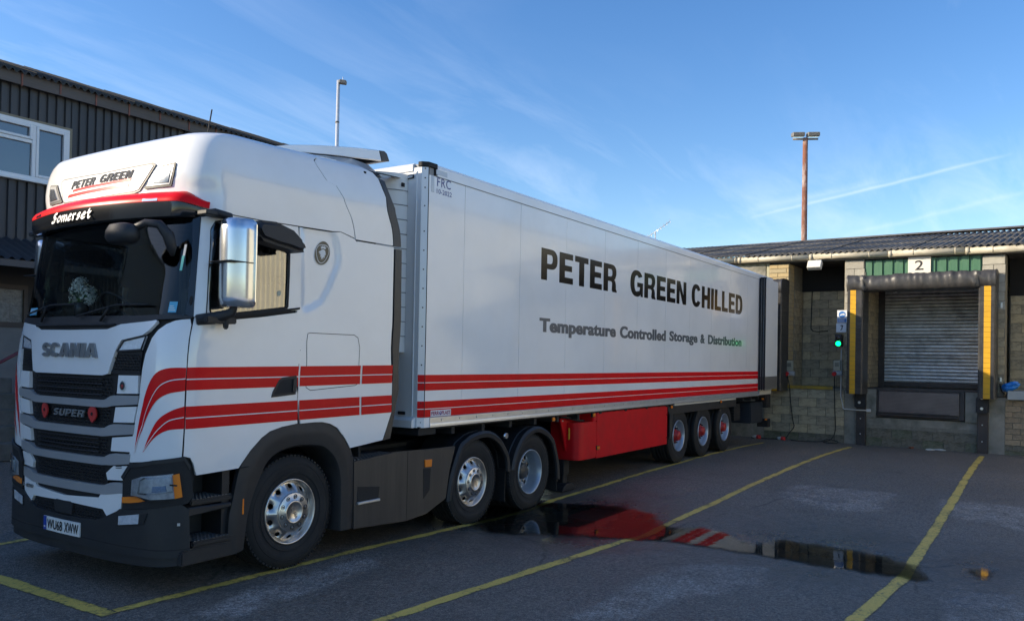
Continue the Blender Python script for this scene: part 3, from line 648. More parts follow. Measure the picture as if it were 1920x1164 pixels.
TRK = thing('tractor_unit', 'white three-axle sleeper-cab truck tractor with red stripes and red sun visor', 'truck', (-1.73, YC, 0.08))
UCUT = [-4.5+0.25*i for i in range(10)]+[-2+0.125*i for i in range(9)]+[-1+0.2*i for i in range(11)]+[1+0.125*i for i in range(9)]+[2+0.25*i for i in range(1, 11)]
def mir(poly): return [(-u, z) for u, z in reversed(poly)]
def ccw(poly):
    a = sum(p[0]*q[1]-q[0]*p[1] for p, q in zip(poly, poly[1:]+poly[:1])); return poly if a > 0 else list(reversed(poly))
def inset(poly, d):
    poly = ccw(poly); n = len(poly); out = []
    for i in range(n):
        a, b_, c = Vector(poly[i-1]), Vector(poly[i]), Vector(poly[(i+1) % n])
        e1 = (b_-a).normalized() if (b_-a).length > 1e-6 else Vector((1, 0)); e2 = (c-b_).normalized() if (c-b_).length > 1e-6 else e1
        n1, n2 = Vector((-e1.y, e1.x)), Vector((-e2.y, e2.x)); mm_ = n1+n2
        if mm_.length < 1e-3: out.append((b_.x, b_.y)); continue
        mm_.normalize(); k = d/max(0.5, mm_.dot(n1)); out.append((b_.x+mm_.x*k, b_.y+mm_.y*k))
    return out
def surf(polys, off=0.0, thick=0.015, dz=0.12, ucuts=None, disp=None, fine=False):
    bb = B(); bm = bb.bm
    for poly in polys:
        poly = ccw(poly); n_ = len(poly)
        r_ = delaunay_2d_cdt([Vector(q) for q in poly], [], [list(range(n_))], 1, 1e-6)
        vs = [bm.verts.new((q.x, q.y, 0)) for q in r_[0]]
        for f in r_[2]:
            a = sum(r_[0][f[k]].x*r_[0][f[(k+1) % len(f)]].y-r_[0][f[(k+1) % len(f)]].x*r_[0][f[k]].y for k in range(len(f)))
            if abs(a) < 1e-9: continue
            bm.faces.new([vs[k] for k in (f if a > 0 else reversed(f))])
    bmesh.ops.remove_doubles(bm, verts=bm.verts, dist=1e-6)
    us = [v.co.x for v in bm.verts]; zs = [v.co.y for v in bm.verts]; u0, u1, z0, z1 = min(us), max(us), min(zs), max(zs)
    uc = list(ucuts if ucuts is not None else UCUT); zcut = []
    if fine:
        uc = list(np.arange(u0, u1, fine)); zcut = list(np.arange(z0, z1, fine))
    z = z0
    while z < z1:
        step = dz if z < 3.2 else min(dz, 0.05) if z < 3.7 else 0.02
        z += step; zcut.append(z)
    for c in uc:
        if u0+1e-4 < c < u1-1e-4: bmesh.ops.bisect_plane(bm, geom=bm.verts[:]+bm.edges[:]+bm.faces[:], dist=1e-5, plane_co=(c, 0, 0), plane_no=(1, 0, 0))
    for c in zcut:
        if z0+1e-4 < c < z1-1e-4: bmesh.ops.bisect_plane(bm, geom=bm.verts[:]+bm.edges[:]+bm.faces[:], dist=1e-5, plane_co=(0, c, 0), plane_no=(0, 1, 0))
    bmesh.ops.remove_doubles(bm, verts=bm.verts, dist=1e-5)
    for f in bm.faces: f.smooth = True
    nrm = {}; 
    for v in bm.verts:
        u, z = v.co.x, v.co.y; n_ = SN(u, z); nrm[v] = n_
        v.co = S0(u, z)+n_*(off+(disp(u, z) if disp else 0.0))
    if thick:
        low = {}
        for e in [e for e in bm.edges if len(e.link_faces) == 1]:
            for v in e.verts:
                if v not in low: low[v] = bm.verts.new(v.co-nrm[v]*thick)
            l_ = e.link_loops[0]; a, b_ = l_.vert, l_.link_loop_next.vert
            f = bm.faces.new((b_, a, low[a], low[b_])); f.smooth = False; e.smooth = False
    return bb
def panel(name, polys, m_, parent=TRK, both=True, off=0.0, thick=0.015, ins=0.0, **k):
    """a body panel on the cab surface; with both, its mirror image is a panel of its own"""
    if ins: polys = [inset(q, ins) for q in polys]
    out = [surf(polys, off, thick, **k).build(name, m_, parent, recalc=False)]
    if both: out.append(surf([mir(q) for q in polys], off, thick, **{kk: (None if kk == 'disp' else v) for kk, v in k.items()}).build(name, m_, parent, recalc=False))
    return out[0]
def front(name, half, m_, parent=TRK, off=0.0, thick=0.015, **k):
    """a panel symmetric about the middle of the front: half runs from u = 0 outward"""
    h = [(0.0 if i in (0, len(half)-1) else q[0], q[1]) for i, q in enumerate(half)]
    return surf([h, mir(h)], off, thick, **k).build(name, m_, parent, recalc=False)
def ribbon(pts, w):
    P = [Vector(q) for q in pts]; a, b_ = [], []
    for i, q in enumerate(P):
        d = (P[min(i+1, len(P)-1)]-P[max(i-1, 0)]).normalized(); nn = Vector((-d.y, d.x))*w/2
        a.append(tuple(q+nn)); b_.append(tuple(q-nn))
    return [[a[i], a[i+1], b_[i+1], b_[i]] for i in range(len(P)-1)]

# windscreen and the black mask round it -----------------------------------
WS_IN = TR['pillar_black_in']; WS_OUT = TR['pillar_black_out']
ws = [(0, 2.255), (0.75, 2.25), (1.15, 2.265), (1.40, 2.267), (WS_IN[2][0], 2.27), (WS_IN[1][0], 2.74), (WS_IN[0][0], 3.02), (1.40, 3.06), (0, 3.06)]
front('windscreen', ws, WSGLASS, off=-0.004, thick=0)
pill = [WS_IN[2], WS_IN[1], WS_IN[0], (1.38, 3.12), (WS_OUT[0][0]-.01, 3.11)]+WS_OUT[1:]
panel('windscreen_pillar', [pill], BLACK, ins=0.004, off=0.004)
front('header_band', [(0, 3.05), (1.39, 3.05), (1.40, 3.14), (0, 3.14)], BLACK, off=-0.002)
cowl = [(0, 2.150), (.55, 2.155), (.70, 2.195), (1.12, 2.232), (1.66, 2.246), (1.70, 2.262), (1.42, 2.272), (1.15, 2.272), (.75, 2.262), (0, 2.265)]
front('wiper_cowl', cowl, PLASTIC, off=0.006)
cowl_rail = B()
for a in range(60):
    pass
cowl_rail.tube([SP(-0.62+i*1.24/24, 2.185, 0.020) for i in range(25)], 0.012, 6)
cowl_rail.build('cowl_rail', MATTBLACK, TRK)
# inner shell: closed dark body behind the gaps, open at the glass
win = TR['window']
def inpoly(poly, x, y):
    c = False
    for (x1, y1), (x2, y2) in zip(poly, poly[1:]+poly[:1]):
        if (y1 > y) != (y2 > y) and x < (x2-x1)*(y-y1)/(y2-y1)+x1: c = not c
    return c
wsfull = ws+mir(ws)[1:-1] if False else None
bb = B(); us = np.unique(np.round(np.concatenate([np.arange(-3.8, -2, .1), np.arange(-2, 2, .1), np.arange(2, 3.81, .1)]), 3)); zs = np.concatenate([np.arange(0.98, 3.7, .045), [3.72, 3.76, 3.79, 3.82, 3.84]])
gridv = {}
def gv(i, j):
    if (i, j) not in gridv: gridv[i, j] = bb.bm.verts.new(SP(us[i], zs[j], -0.028))
    return gridv[i, j]
for i in range(len(us)-1):
    for j in range(len(zs)-1):
        u, z = (us[i]+us[i+1])/2, (zs[j]+zs[j+1])/2
        if abs(u) < 1.5 and 2.25 < z < 3.04: continue
        if inpoly(win, abs(u), z): continue
        if abs(u) > 2 and z < 1.45: continue
        bb.bm.faces.new((gv(i, j), gv(i+1, j), gv(i+1, j+1), gv(i, j+1)))
bb.box(-0.93, -0.90, YC-1.20, YC+1.20, 1.0, 3.78)
bb.box(-2.9, -0.9, YC-1.15, YC+1.15, 1.40, 1.44)
bb.build('inner_shell', MATTBLACK, TRK)

# roof ----------------------------------------------------------------------
sr = TR['seamroof']
roofh = [(0, 3.17), (1.52, 3.118), (1.83, 3.108), (2.08, 3.104), (2.40, 3.105), (2.765, 3.115), (3.18, 3.126), (3.28, 3.136), (3.472, 3.102)]+[(u-.007, z) for u, z in reversed(sr[:-1])]+[(sr[0][0]-.005, 3.755), (sr[0][0]-.03, 3.80), (2.88, 3.848), (0, 3.848)]
roof = front('roof', roofh, WHITE, off=0.002, dz=0.06)
bb = B(); edge = [SP(u, 3.848, 0.002) for u in np.linspace(-2.88, 2.88, 90)]
cc = bb.bm.verts.new((-1.3, YC, 3.905)); ev = [bb.bm.verts.new(q) for q in edge]; mv = [bb.bm.verts.new(q.lerp(Vector((-1.3, YC, 3.905)), .4)+Vector((0, 0, .012))) for q in edge]
for i in range(len(ev)): 
    j = (i+1) % len(ev)
    bb.bm.faces.new((ev[i], ev[j], mv[j], mv[i])).smooth = True; bb.bm.faces.new((mv[i], mv[j], cc)).smooth = True
bb.build('roof_top', WHITE, TRK)
# sign board between the roof lamps
brd = TR['board']; bh = [(0, 3.486), (.655, 3.502), (.685, 3.488), (.580, 3.300), (.528, 3.288), (0, 3.272)]
front('roof_sign_rim', inset([(0, 3.501)]+[(.668, 3.519), (.709, 3.497), (.596, 3.286), (.537, 3.270), (0, 3.254)], 0.0), mat('sign_rim', (0.05, 0.05, 0.05), 0.5), off=0.011, thick=0.012, fine=.05)
board = front('roof_sign', bh, mat('sign_face', (0.66, 0.65, 0.63), 0.5), off=0.015, thick=0.006, fine=.05)
def onfront(u0, u1, z0, z1, d0=0.0, tilt=0.0):
    return lambda a, b_, d: SP(u0+(u1-u0)*(1-a if False else a), z0+(z1-z0)*b_+tilt*(a-.5), d0+d)
DARKTXT = mat('sign_grey_letter', (0.04, 0.045, 0.055), 0.7, spec=0.2)
def ltext(body, u0, u1, z0, z1, m_, parent, d0, depth=0.002, bold=0.02, shear=0.0, name='lettering', space=1.0, tilt=0.0, heavy=None):
    return text_on(body, onfront(u0, u1, z0, z1, d0, tilt), depth, name, m_, parent, bold, shear, space, heavy)
ltext('PETER', -.46, -.07, 3.395, 3.468, DARKTXT, board, 0.0180, heavy=(.27, .20, .09, .14))
ltext('GREEN', .005, .46, 3.402, 3.476, DARKTXT, board, 0.0180, heavy=(.27, .20, .09, .14))
panel('sign_stripe', [[(-.42, 3.368), (.45, 3.382), (.455, 3.402), (-.415, 3.388)]], RED, board, both=False, off=0.0185, thick=0, fine=.05)
panel('sign_stripe', [[(-.50, 3.322), (.44, 3.332), (.445, 3.358), (-.48, 3.348)]], RED, board, both=False, off=0.0185, thick=0, fine=.05)
# roof spot lamps
spo = [(.632, 3.306), (.793, 3.480), (.933, 3.495), (.942, 3.48), (.938, 3.306), (.655, 3.298)]
for s in (1, -1):
    q = spo if s == 1 else mir(spo)
    h = surf([q], 0.012, 0.02, fine=.05).build('roof_lamp', PLASTIC, TRK, recalc=False)
    inn = inset([(.668, 3.322), (.806, 3.466), (.922, 3.478), (.918, 3.322)], 0.0); inn = inn if s == 1 else mir(inn)
    surf([inn], 0.015, 0.004, fine=.05).build('lamp_lens', mat('roof_lamp_bowl', (0.30, 0.31, 0.33), .3, metal=.5), h, recalc=False)
    ins2 = [(.735, 3.338), (.825, 3.440), (.905, 3.450), (.900, 3.338)]; ins2 = ins2 if s == 1 else mir(ins2)
    surf([ins2], 0.020, 0.004, fine=.05).build('lamp_glass', mat('lamp_bright', (0.62, 0.66, 0.72), 0.12, metal=0.9, var=.25, vscale=30), h, recalc=False)
# sun visor: red upper edge, black lower blade
def blade(rows, name, m_, umax):
    bb = B(); bm = bb.bm; us_ = np.linspace(-umax, umax, 61); ring = []
    for u in us_:
        k = 1-smooth(1.15, umax, abs(u)); ring.append([bm.verts.new(SP(u, z0+(dz_)*(1-k), 0.006+o*(0.15+0.85*k))) for z0, o, dz_ in rows])
    for i in range(len(ring)-1):
        for j in range(len(rows)-1): bm.faces.new((ring[i][j], ring[i+1][j], ring[i+1][j+1], ring[i][j+1])).smooth = True
    for rg_ in (ring[0], ring[-1]): bm.faces.new(rg_)
    return bb.build(name, m_, TRK, smooth=True)
blade([(3.145, .112, -.025), (3.17, .116, -.03), (3.215, .095, -.045), (3.250, .045, -.075), (3.262, 0.0, -.10), (3.22, -.004, -.09)], 'visor_red_edge', RED, 1.64)
blade([(3.04, .02, .04), (3.022, .065, .05), (3.030, .085, .05), (3.08, .103, .01), (3.144, .110, -.03), (3.150, .02, -.03)], 'sun_visor', mat('visor_black', (0.010, 0.011, 0.013), 0.16, coat=0.4), 1.60)
for u0 in (0.78, -0.92):
    surf([[(u0, 3.150), (u0+.15, 3.150), (u0+.15, 3.172), (u0, 3.172)]], 0.122, 0.012).build('visor_marker_lamp', CHROME, TRK, recalc=False)
# blackletter word on the visor blade, drawn with a broad nib
GL = {
'S': [[(.9, .92), (.55, 1.0), (.25, .85), (.3, .62), (.7, .5), (.85, .3), (.65, .06), (.25, .0), (.0, .14)], [(.45, .95), (.45, .1)], [(.95, 1.0), (.8, .8)]],
'o': [[(.5, .64), (.12, .5), (.12, .12), (.45, .0), (.82, .16), (.82, .5), (.5, .64)]],
'm': [[(.0, .58), (.1, .6), (.1, .06), (.18, .0)], [(.1, .5), (.38, .62), (.48, .5), (.48, .06), (.54, 0)], [(.48, .5), (.76, .62), (.86, .5), (.86, .08), (.95, .0)]],
'e': [[(.15, .32), (.78, .44), (.72, .6), (.4, .64), (.12, .46), (.12, .14), (.42, .0), (.8, .12)]],
'r': [[(.05, .58), (.22, .62), (.22, .06), (.34, 0)], [(.22, .48), (.55, .64), (.78, .54)]],
's': [[(.8, .56), (.45, .64), (.2, .5), (.5, .34), (.75, .2), (.5, .02), (.1, .08)]],
't': [[(.38, .92), (.38, .12), (.6, .0), (.8, .08)], [(.08, .6), (.8, .62)]]}
wv = B(); pen = 0.0; adv = {'S': 1.1, 'o': .85, 'm': 1.15, 'e': .8, 'r': .72, 's': .75, 't': .8}
tot = sum(adv[c] for c in 'Somerset'); nib = Vector((math.cos(R(42)), math.sin(R(42))))
def nibpt(gx_, gy_, off2):
    # the lettering panel: u across, z up, on the leaning visor face
    u = -.44+.66*((gx_)/tot); z = 3.052+.080*gy_
    return SP(u, z, 0.124+off2)
for ch in 'Somerset':
    wsc = adv[ch]*.92
    for st_ in GL[ch]:
        for a, b_ in zip(st_[:-1], st_[1:]):
            wN = Vector((.085, .105))
            q = []
            for (px_, py_), sg in (((a[0], a[1]), 1), ((b_[0], b_[1]), 1), ((b_[0], b_[1]), -1), ((a[0], a[1]), -1)):
                q.append(nibpt(pen+px_*wsc+sg*wN.x, py_+sg*wN.y, 0.001*random.random()))
            try: wv.face(q)
            except ValueError: pass
    pen += adv[ch]
wv.build('visor_lettering', mat('white_vinyl', (0.75, 0.75, 0.74), 0.4), TRK, recalc=False)
# aerial
B().tube([(-2.28, 0.62, 3.80), (-2.24, 0.60, 4.12)], 0.006, 6).build('aerial', MATTBLACK, TRK)

# doors ---------------------------------------------------------------------
dl = TR['door_low']; wd = TR['window']; df = TR['doorframe']
fr_front = [(1.505, 3.112), WS_OUT[1], WS_OUT[2], (1.70, 2.262), (1.78, 2.255), (2.02, 2.262), (2.02, 2.285), wd[1], wd[2], wd[3], wd[4], (1.83, 3.100)]
fr_top = [(1.83, 3.100), wd[4], wd[5], wd[6], wd[7], wd[8], (2.765, 3.106), (2.40, 3.097), (2.08, 3.096)]
fr_rear = [wd[8], wd[9], wd[10], (2.79, 2.36), (2.930, 2.375), (2.86, 2.70), (2.83, 2.86), (2.765, 3.106)]
for s in (1, -1):
    f_ = (lambda q: q) if s == 1 else mir
    door = surf([f_(inset(dl, 0.004)), f_(fr_front), f_(fr_top), f_(fr_rear)], 0.0, 0.02).build('door', WHITE, TRK, recalc=False)
    surf([f_(wd)], -0.012, 0).build('door_window', SIDEGLASS, door, recalc=False)
    rub = []
    for a, b_ in zip(wd, wd[1:]+wd[:1]): rub += ribbon([a, b_], 0.018)
    surf([f_(q) for q in rub], 0.004, 0.004).build('window_seal', MATTBLACK, door, recalc=False)
    surf([f_([(2.00, 2.262), (2.13, 2.266), (2.52, 2.315), (2.92, 2.38), (2.92, 2.398), (2.52, 2.335), (2.16, 2.292), (2.00, 2.288)])], 0.008, 0.01).build('waist_seal', MATTBLACK, door, recalc=False)
    h = surf([f_(TR['handle'])], 0.006, 0.010).build('door_handle', PLASTIC, door, recalc=False)
    surf([f_(inset(TR['handle'], 0.022))], 0.0085, 0.003).build('handle_recess', MATTBLACK, h, recalc=False)
    surf([f_([(2.945, 1.66), (2.985, 1.655), (2.99, 1.765), (2.95, 1.765)])], 0.022, 0.016).build('grab', PLASTIC, h, recalc=False)
# sleeper side, with the recessed field behind the door window
pk = TR['pocket']
pkx, pky = None, None
def pocket(u, z):
    d = polysd(pk, np.array([u]), np.array([z]))[0]; return -0.022*(1-smooth(-0.005, 0.055, d))
sl = TR['sleeper']
slp = surf([inset(sl, 0.004)], 0.0, 0.02, disp=pocket, fine=0.035).build('sleeper_side', WHITE, TRK, recalc=False)
surf([inset(mir(sl), 0.004)], 0.0, 0.02).build('sleeper_side', WHITE, TRK, recalc=False)
lk = TR['locker']
surf([q for a, b_ in zip(lk, lk[1:]+lk[:1]) for q in ribbon([a, b_], 0.006)], 0.0012, 0).build('locker_seam', SEAM, slp, recalc=False)
surf([[(2.985+.03, 2.115), (2.99+.03, 2.115), (2.99+.03, 1.42), (2.985+.03, 1.42)]], 0.0, 0).build('door_gap', SEAM, slp, recalc=False)
# crest badge: rounded shield with three arcs and a crowned beast's head
OLIVE = mat('badge_olive', (0.085, 0.072, 0.045), 0.35); BADGEW = mat('badge_white', (0.72, 0.72, 0.70), 0.4)
ccx, ccz, cr_ = 3.108, 2.912, 0.098
def circ(r, n_=28, sq=0.0): return [(ccx+r*math.cos(2*PI*i/n_)*(1-.05*math.sin(2*PI*i/n_)), ccz+r*1.18*math.sin(2*PI*i/n_)) for i in range(n_)]
bdg = surf([circ(cr_)], -0.019, 0.002).build('crest_badge', BADGEW, slp, recalc=False)
surf([circ(cr_*.95)], -0.0185, 0).build('badge_border', OLIVE, bdg, recalc=False)
tri = [(ccx+cr_*.80*math.cos(a), ccz+.012+cr_*1.0*math.sin(a)) for a in [R(30+20*k) if k < 7 else 0 for k in range(7)]]
sh_ = []
for k in range(36):
    a = 2*PI*k/36; rr = cr_*(.80+.07*math.cos(3*(a-R(90+180)))); sh_.append((ccx+rr*math.cos(a), ccz+rr*1.12*math.sin(a)))
surf([sh_], -0.018, 0).build('badge_ring', BADGEW, bdg, recalc=False)
surf([[(ccx+(u-ccx)*.93, ccz+(z-ccz)*.93) for u, z in sh_]], -0.0175, 0).build('badge_field', OLIVE, bdg, recalc=False)
hd = [(-.42, .10), (-.50, .02), (-.40, -.02), (-.28, .0), (-.36, -.14), (-.20, -.10), (-.22, -.34), (-.10, -.24), (-.06, -.52), (.06, -.32), (.16, -.50), (.20, -.26), (.34, -.36), (.32, -.10), (.44, -.12), (.36, .08), (.28, .22), (.10, .28), (-.12, .26), (-.24, .18)]
crn = [(-.26, .30), (-.34, .56), (-.18, .42), (-.08, .62), (.04, .44), (.18, .62), (.22, .42), (.38, .54), (.28, .32), (.02, .36)]
for q in (hd, crn):
    surf([[(ccx+a*cr_*1.0, ccz+b_*cr_*1.25) for a, b_ in q]], -0.0168, 0).build('badge_figure', BADGEW, bdg, recalc=False)
# air deflectors behind the cab
def ux(X, z):
    q = prm(z); return 2+X-(q[0]+q[1]+q[2])
dfu = [(u+.009, z) for u, z in sr]+[(3.505, 3.092), (4.030, 3.100), (ux(-.565, 3.283), 3.283), (ux(-.645, 3.519), 3.519), (ux(-.735, 3.675), 3.675), (ux(-.80, 3.73), 3.73), (ux(-.92, 3.77), 3.77), (ux(-1.1, 3.792), 3.792), (ux(-1.50, 3.80), 3.80), (sr[0][0]+.012, 3.755)]
du = panel('air_deflector', [dfu], WHITE, off=-0.004, thick=0.02, dz=0.05)
dlw = TR['deflow']; panel('lower_air_deflector', [dlw], WHITE, off=-0.002, thick=0.02, ins=0.004)
panel('deflector_trim', [[(ux(-.732, 3.680), 3.680), (ux(-.655, 3.665), 3.665), (ux(-.514, 3.439), 3.439), (4.146, 3.10), (4.036, 3.097), (ux(-.560, 3.283), 3.283), (ux(-.640, 3.519), 3.519)]], SATIN, off=0.002, thick=0.03, dz=0.05)
panel('lower_deflector_trim', [TR['deftrimL']], SATIN, off=0.002, thick=0.03)
# roof ramp and the wing standing over it
bb = B(); sec = [(-1.62, 3.80, 3.83, .30), (-1.2, 3.80, 3.93, .34), (-0.8, 3.80, 3.985, .36), (-0.56, 3.80, 3.975, .36)]; rings = []
for x, zl, zh, iny in sec:
    y0, y1 = YC-1.10, YC+1.10; rings.append([bb.bm.verts.new(q) for q in ((x, y0, zl), (x, y0+iny*.55, zh-.02), (x, y0+iny, zh), (x, y1-iny, zh), (x, y1-iny*.55, zh-.02), (x, y1, zl))])
for a, b_ in zip(rings[:-1], rings[1:]):
    for k in range(5): bb.bm.faces.new((a[k], b_[k], b_[k+1], a[k+1])).smooth = True
bb.bm.faces.new(rings[-1]); bb.bm.faces.new(list(reversed(rings[0])))
bb.build('roof_ramp', WHITE, TRK)
wing = [(-1.78, 3.865), (-1.66, 3.905), (-1.52, 3.938), (-1.28, 3.99), (-1.03, 4.037), (-0.72, 4.092), (-0.405, 4.137)]
wlow = [(-1.50, 3.875), (-1.01, 3.95), (-0.36, 4.032)]
bb = B(); y0, y1 = .30, 2.12
bb.prism(wing+[(-0.362, 4.034), (-1.01, 3.952), (-1.50, 3.877)], 'y', y0, y0+.03); bb.prism(wing+[(-0.362, 4.034), (-1.01, 3.952), (-1.50, 3.877)], 'y', y1-.03, y1)
top = wing; bb.prism(top+[(x, z-.02) for x, z in reversed(top)], 'y', y0+.03, y1-.03)
wg = bb.build('roof_wing', WHITE, TRK, bev=0.006, smooth=True)
B().prism([(-0.400, 4.137), (-0.318, 4.148), (-0.278, 4.13), (-0.235, 4.055), (-0.357, 4.034)], 'y', y0, y1).build('wing_tip', SATIN, wg, bev=0.006)
for y in (.55, 1.9): B().box(-1.2, -0.7, y, y+.03, 3.9, 4.02).build('wing_bracket', MATTBLACK, wg)

# side stripes, panel by panel --------------------------------------------------
def zlin(a, b_): return lambda u: a+(b_-a)*(u-1.75)/2.52
S1t, S1b, S2t, S2b = zlin(1.866, 1.892), zlin(1.690, 1.714), zlin(1.566, 1.590), zlin(1.392, 1.417)
PIN = mat('pinstripe_white', (0.76, 0.74, 0.73), 0.3)
for s in (1, -1):
    for (ua, ub) in ((1.745, 3.018), (3.036, 3.80), (3.825, 4.262)):
        for t_, b2 in ((S1t, S1b), (S2t, S2b)):
            q = [(ua, b2(ua)), (ub, b2(ub)), (ub, t_(ub)), (ua, t_(ua))]; q = q if s == 1 else mir(q)
            rs = surf([q], 0.0030, 0).build('red_stripe', RED, TRK, recalc=False)
            c = lambda u: b2(u)+(t_(u)-b2(u))*.48
            q = [(ua, c(ua)-.0045), (ub, c(ub)-.0045), (ub, c(ub)+.0045), (ua, c(ua)+.0045)]; q = q if s == 1 else mir(q)
            surf([q], 0.0045, 0).build('pinstripe', PIN, rs, recalc=False)
# front corner panels with the sweeping ends of the stripes
crn_ = TR['corner']; crn_ = [(1.652, 2.241), (1.52, 2.236), (1.40, 2.226), (1.27, 2.198), (1.155, 2.152)]+[(u+.005, z) for u, z in crn_[3:9]]+[(u, z+.004) for u, z in crn_[9:10]]+[(u-.008, z) for u, z in crn_[10:]]
cp = panel('corner_panel', [crn_], WHITE, off=0.0, thick=0.02)
def dens(pts, k=5):
    out = []
    for i in range(len(pts)-1):
        p0, p1, p2, p3 = [Vector(pts[min(max(j, 0), len(pts)-1)]) for j in (i-1, i, i+1, i+2)]
        for t_ in range(k):
            t_ /= k; out.append(tuple(0.5*((2*p1)+(p2-p0)*t_+(2*p0-5*p1+4*p2-p3)*t_*t_+(3*p1-p0-3*p2+p3)*t_**3)))
    return out+[tuple(pts[-1])]
for nm, k_ in (('C1', 5), ('C2', 4)):
    st_ = TR['stripe'+nm]; top_ = dens([(1.728, st_[0][1])]+[(min(u, 1.728), z) for u, z in st_[1:k_+1]]); bot_ = dens([(min(u, 1.728), z) for u, z in st_[k_:]])
    for s in (1, -1):
        q = top_+bot_[1:]; q = q if s == 1 else mir(q)
        rs = surf([q], 0.0030, 0).build('red_stripe', RED, TRK, recalc=False)
        ln = dens([(min(u, 1.726), z) for u, z in TR['stripe'+nm+'line']]); rb = ribbon(ln, 0.008); rb = rb if s == 1 else [mir(q_) for q_ in rb]
        surf(rb, 0.0045, 0).build('pinstripe', PIN, rs, recalc=False)

# front: name panel, grille rows, bars ---------------------------------------
fp = TR['frontpanel']
fpan = front('front_panel', [(0, 2.147), (.53, 2.152), (.68, 2.192), (1.09, 2.226)]+[(1.11, 2.212), (.945, 2.108), (.72, 2.067), (.67, 1.985), (.60, 1.802), (.53, 1.788), (0, 1.790)], WHITE, off=0.012, thick=0.03)
ltext('SCANIA', -.40, .465, 1.925, 2.042, SILVER, fpan, 0.012, depth=0.018, name='badge_letters', heavy=(.26, .22, .05, .0))
GRBACK = mat('grille_black', (0.008, 0.008, 0.009), 0.6)
GRWIRE = mat('grille_wire', (0.020, 0.020, 0.022), 0.45)
def mesh_field(u0, u1, z0, z1, du, dz_, off):
    """woven cells: staggered oval links, one joined part"""
    bb = B(); r = 0; z = z0+dz_/2
    while z < z1-dz_*.3:
        u = u0+(du/2 if r % 2 else 0)
        while u < u1:
            a, b_ = u+du*.12, min(u+du*.88, u1)
            if b_-a > du*.3:
                q = [SP(a, z, off), SP((a+b_)/2, z-dz_*.30, off+.010), SP(b_, z, off), SP((a+b_)/2, z+dz_*.30, off+.010)]
                c = bb.bm.verts.new(SP((a+b_)/2, z, off-.004)); vs = [bb.bm.verts.new(p_) for p_ in q]
                for k in range(4): bb.bm.faces.new((vs[k], vs[(k+1) % 4], c))
            u += du
        r += 1; z += dz_
    return bb
mid_rows = [('1', .705, .665, 1.602, 1.790), ('2', .69, .655, 1.378, 1.545), ('3', .65, .625, 1.148, 1.312), ('4', .68, .575, 0.92, 1.082)]
for nm, uo, ui, z0, z1 in mid_rows:
    g_ = front('grille_insert', [(0, z0), (ui-.02, z0), (uo, z1), (0, z1)], GRBACK, off=-0.020, thick=0.03)
    w_ = mesh_field(-ui+.03, ui-.03, z0+.012, z1-.012, 0.052, 0.026, -0.016).build('grille_mesh', GRWIRE, g_, recalc=True, kind='stuff')
    if nm in '13': # louvre blades inside the opening
        lv = B()
        for zz_ in np.linspace(z0+.03, z1-.03, 4): lv.tube([SP(u, zz_, -0.006) for u in np.linspace(-ui*.78, ui*.78, 17)], 0.0055, 5)
        lv.build('louvre', GRWIRE, g_, kind='stuff')
bars = [(1.595, 1.537, 1.640, 1.573, .955), (1.372, 1.309, 1.414, 1.340, .915), (1.142, 1.081, 1.184, 1.107, .870), (0.920, 0.848, 0.957, 0.879, .812)]
for i, (zt, zb_, zto, zbo, uo) in enumerate(bars):
    half = [(0, zt), (.52, zt-.002), (.57, zt+.004), (.635, zto-.012), (.68, zto-.005), (uo, zto), (uo-.010, zbo), (.655, zbo-.022), (.60, zb_+.002), (.54, zb_-.002), (0, zb_)]
    front('grille_bar', half, GRILLGREY, off=0.006, thick=0.035)
# white blocks either side of the inserts
blocks = [[(.70, 1.645), (.945, 1.652), (.940, 1.800), (.712, 1.797)], [(.665, 1.418), (.905, 1.426), (.938, 1.560), (.69, 1.545)], [(.638, 1.192), (.868, 1.197), (.905, 1.330), (.655, 1.305)], [(.60, .962), (.812, .970), (.855, 1.095), (.675, 1.085), (.58, 1.02)]]
for q in blocks: panel('grille_side_block', [q], WHITE, off=0.0, thick=0.03, ins=0.004)
panel('corner_mesh_panel', [TR['cornermesh']], GRBACK, off=-0.012, thick=0.02)
for s in (1, -1):
    u0, u1 = (.63, .95) if s == 1 else (-.95, -.63)
    mesh_field(u0+.01, u1, 1.83, 1.965, 0.04, 0.022, -0.008).build('corner_mesh', GRWIRE, TRK, kind='stuff')
tl = panel('upper_marker_lamp', [TR['toplamp']], LENS, off=0.002, thick=0.02)
panel('marker_lamp_rim', ribbon([TR['toplamp'][0], TR['toplamp'][1], TR['toplamp'][2], TR['toplamp'][3], TR['toplamp'][0]], 0.014), PLASTIC, off=0.008, thick=0.01)
lw = [(0, .793), (.50, .818), (.525, .848), (.785, .874), (.772, .735), (.615, .672), (.555, .732), (0, .748)]
front('lower_grille_frame', lw, WHITE, off=0.004, thick=0.03)
front('lower_grille_insert', [(0, .62), (.53, .63), (.585, .676), (.545, .732), (0, .75)], GRBACK, off=-0.01, thick=0.02)
mesh_field(-.52, .52, .645, .735, .045, .024, -0.006).build('lower_grille_mesh', GRWIRE, TRK, kind='stuff')
front('radar_cover', [(0, .748), (.11, .75), (.15, .735), (.135, .65), (0, .648)], PLASTIC, off=0.008, thick=0.02)
front('intake_slot', [(0, .80), (.50, .822), (.52, .846), (0, .846)], GRBACK, off=-0.012, thick=0.01)
for k in range(3): panel('vent_slot', [[(.705, 1.064+k*.013), (.775, 1.067+k*.013), (.776, 1.073+k*.013), (.706, 1.070+k*.013)]], MATTBLACK, off=0.0035, thick=0, both=False)
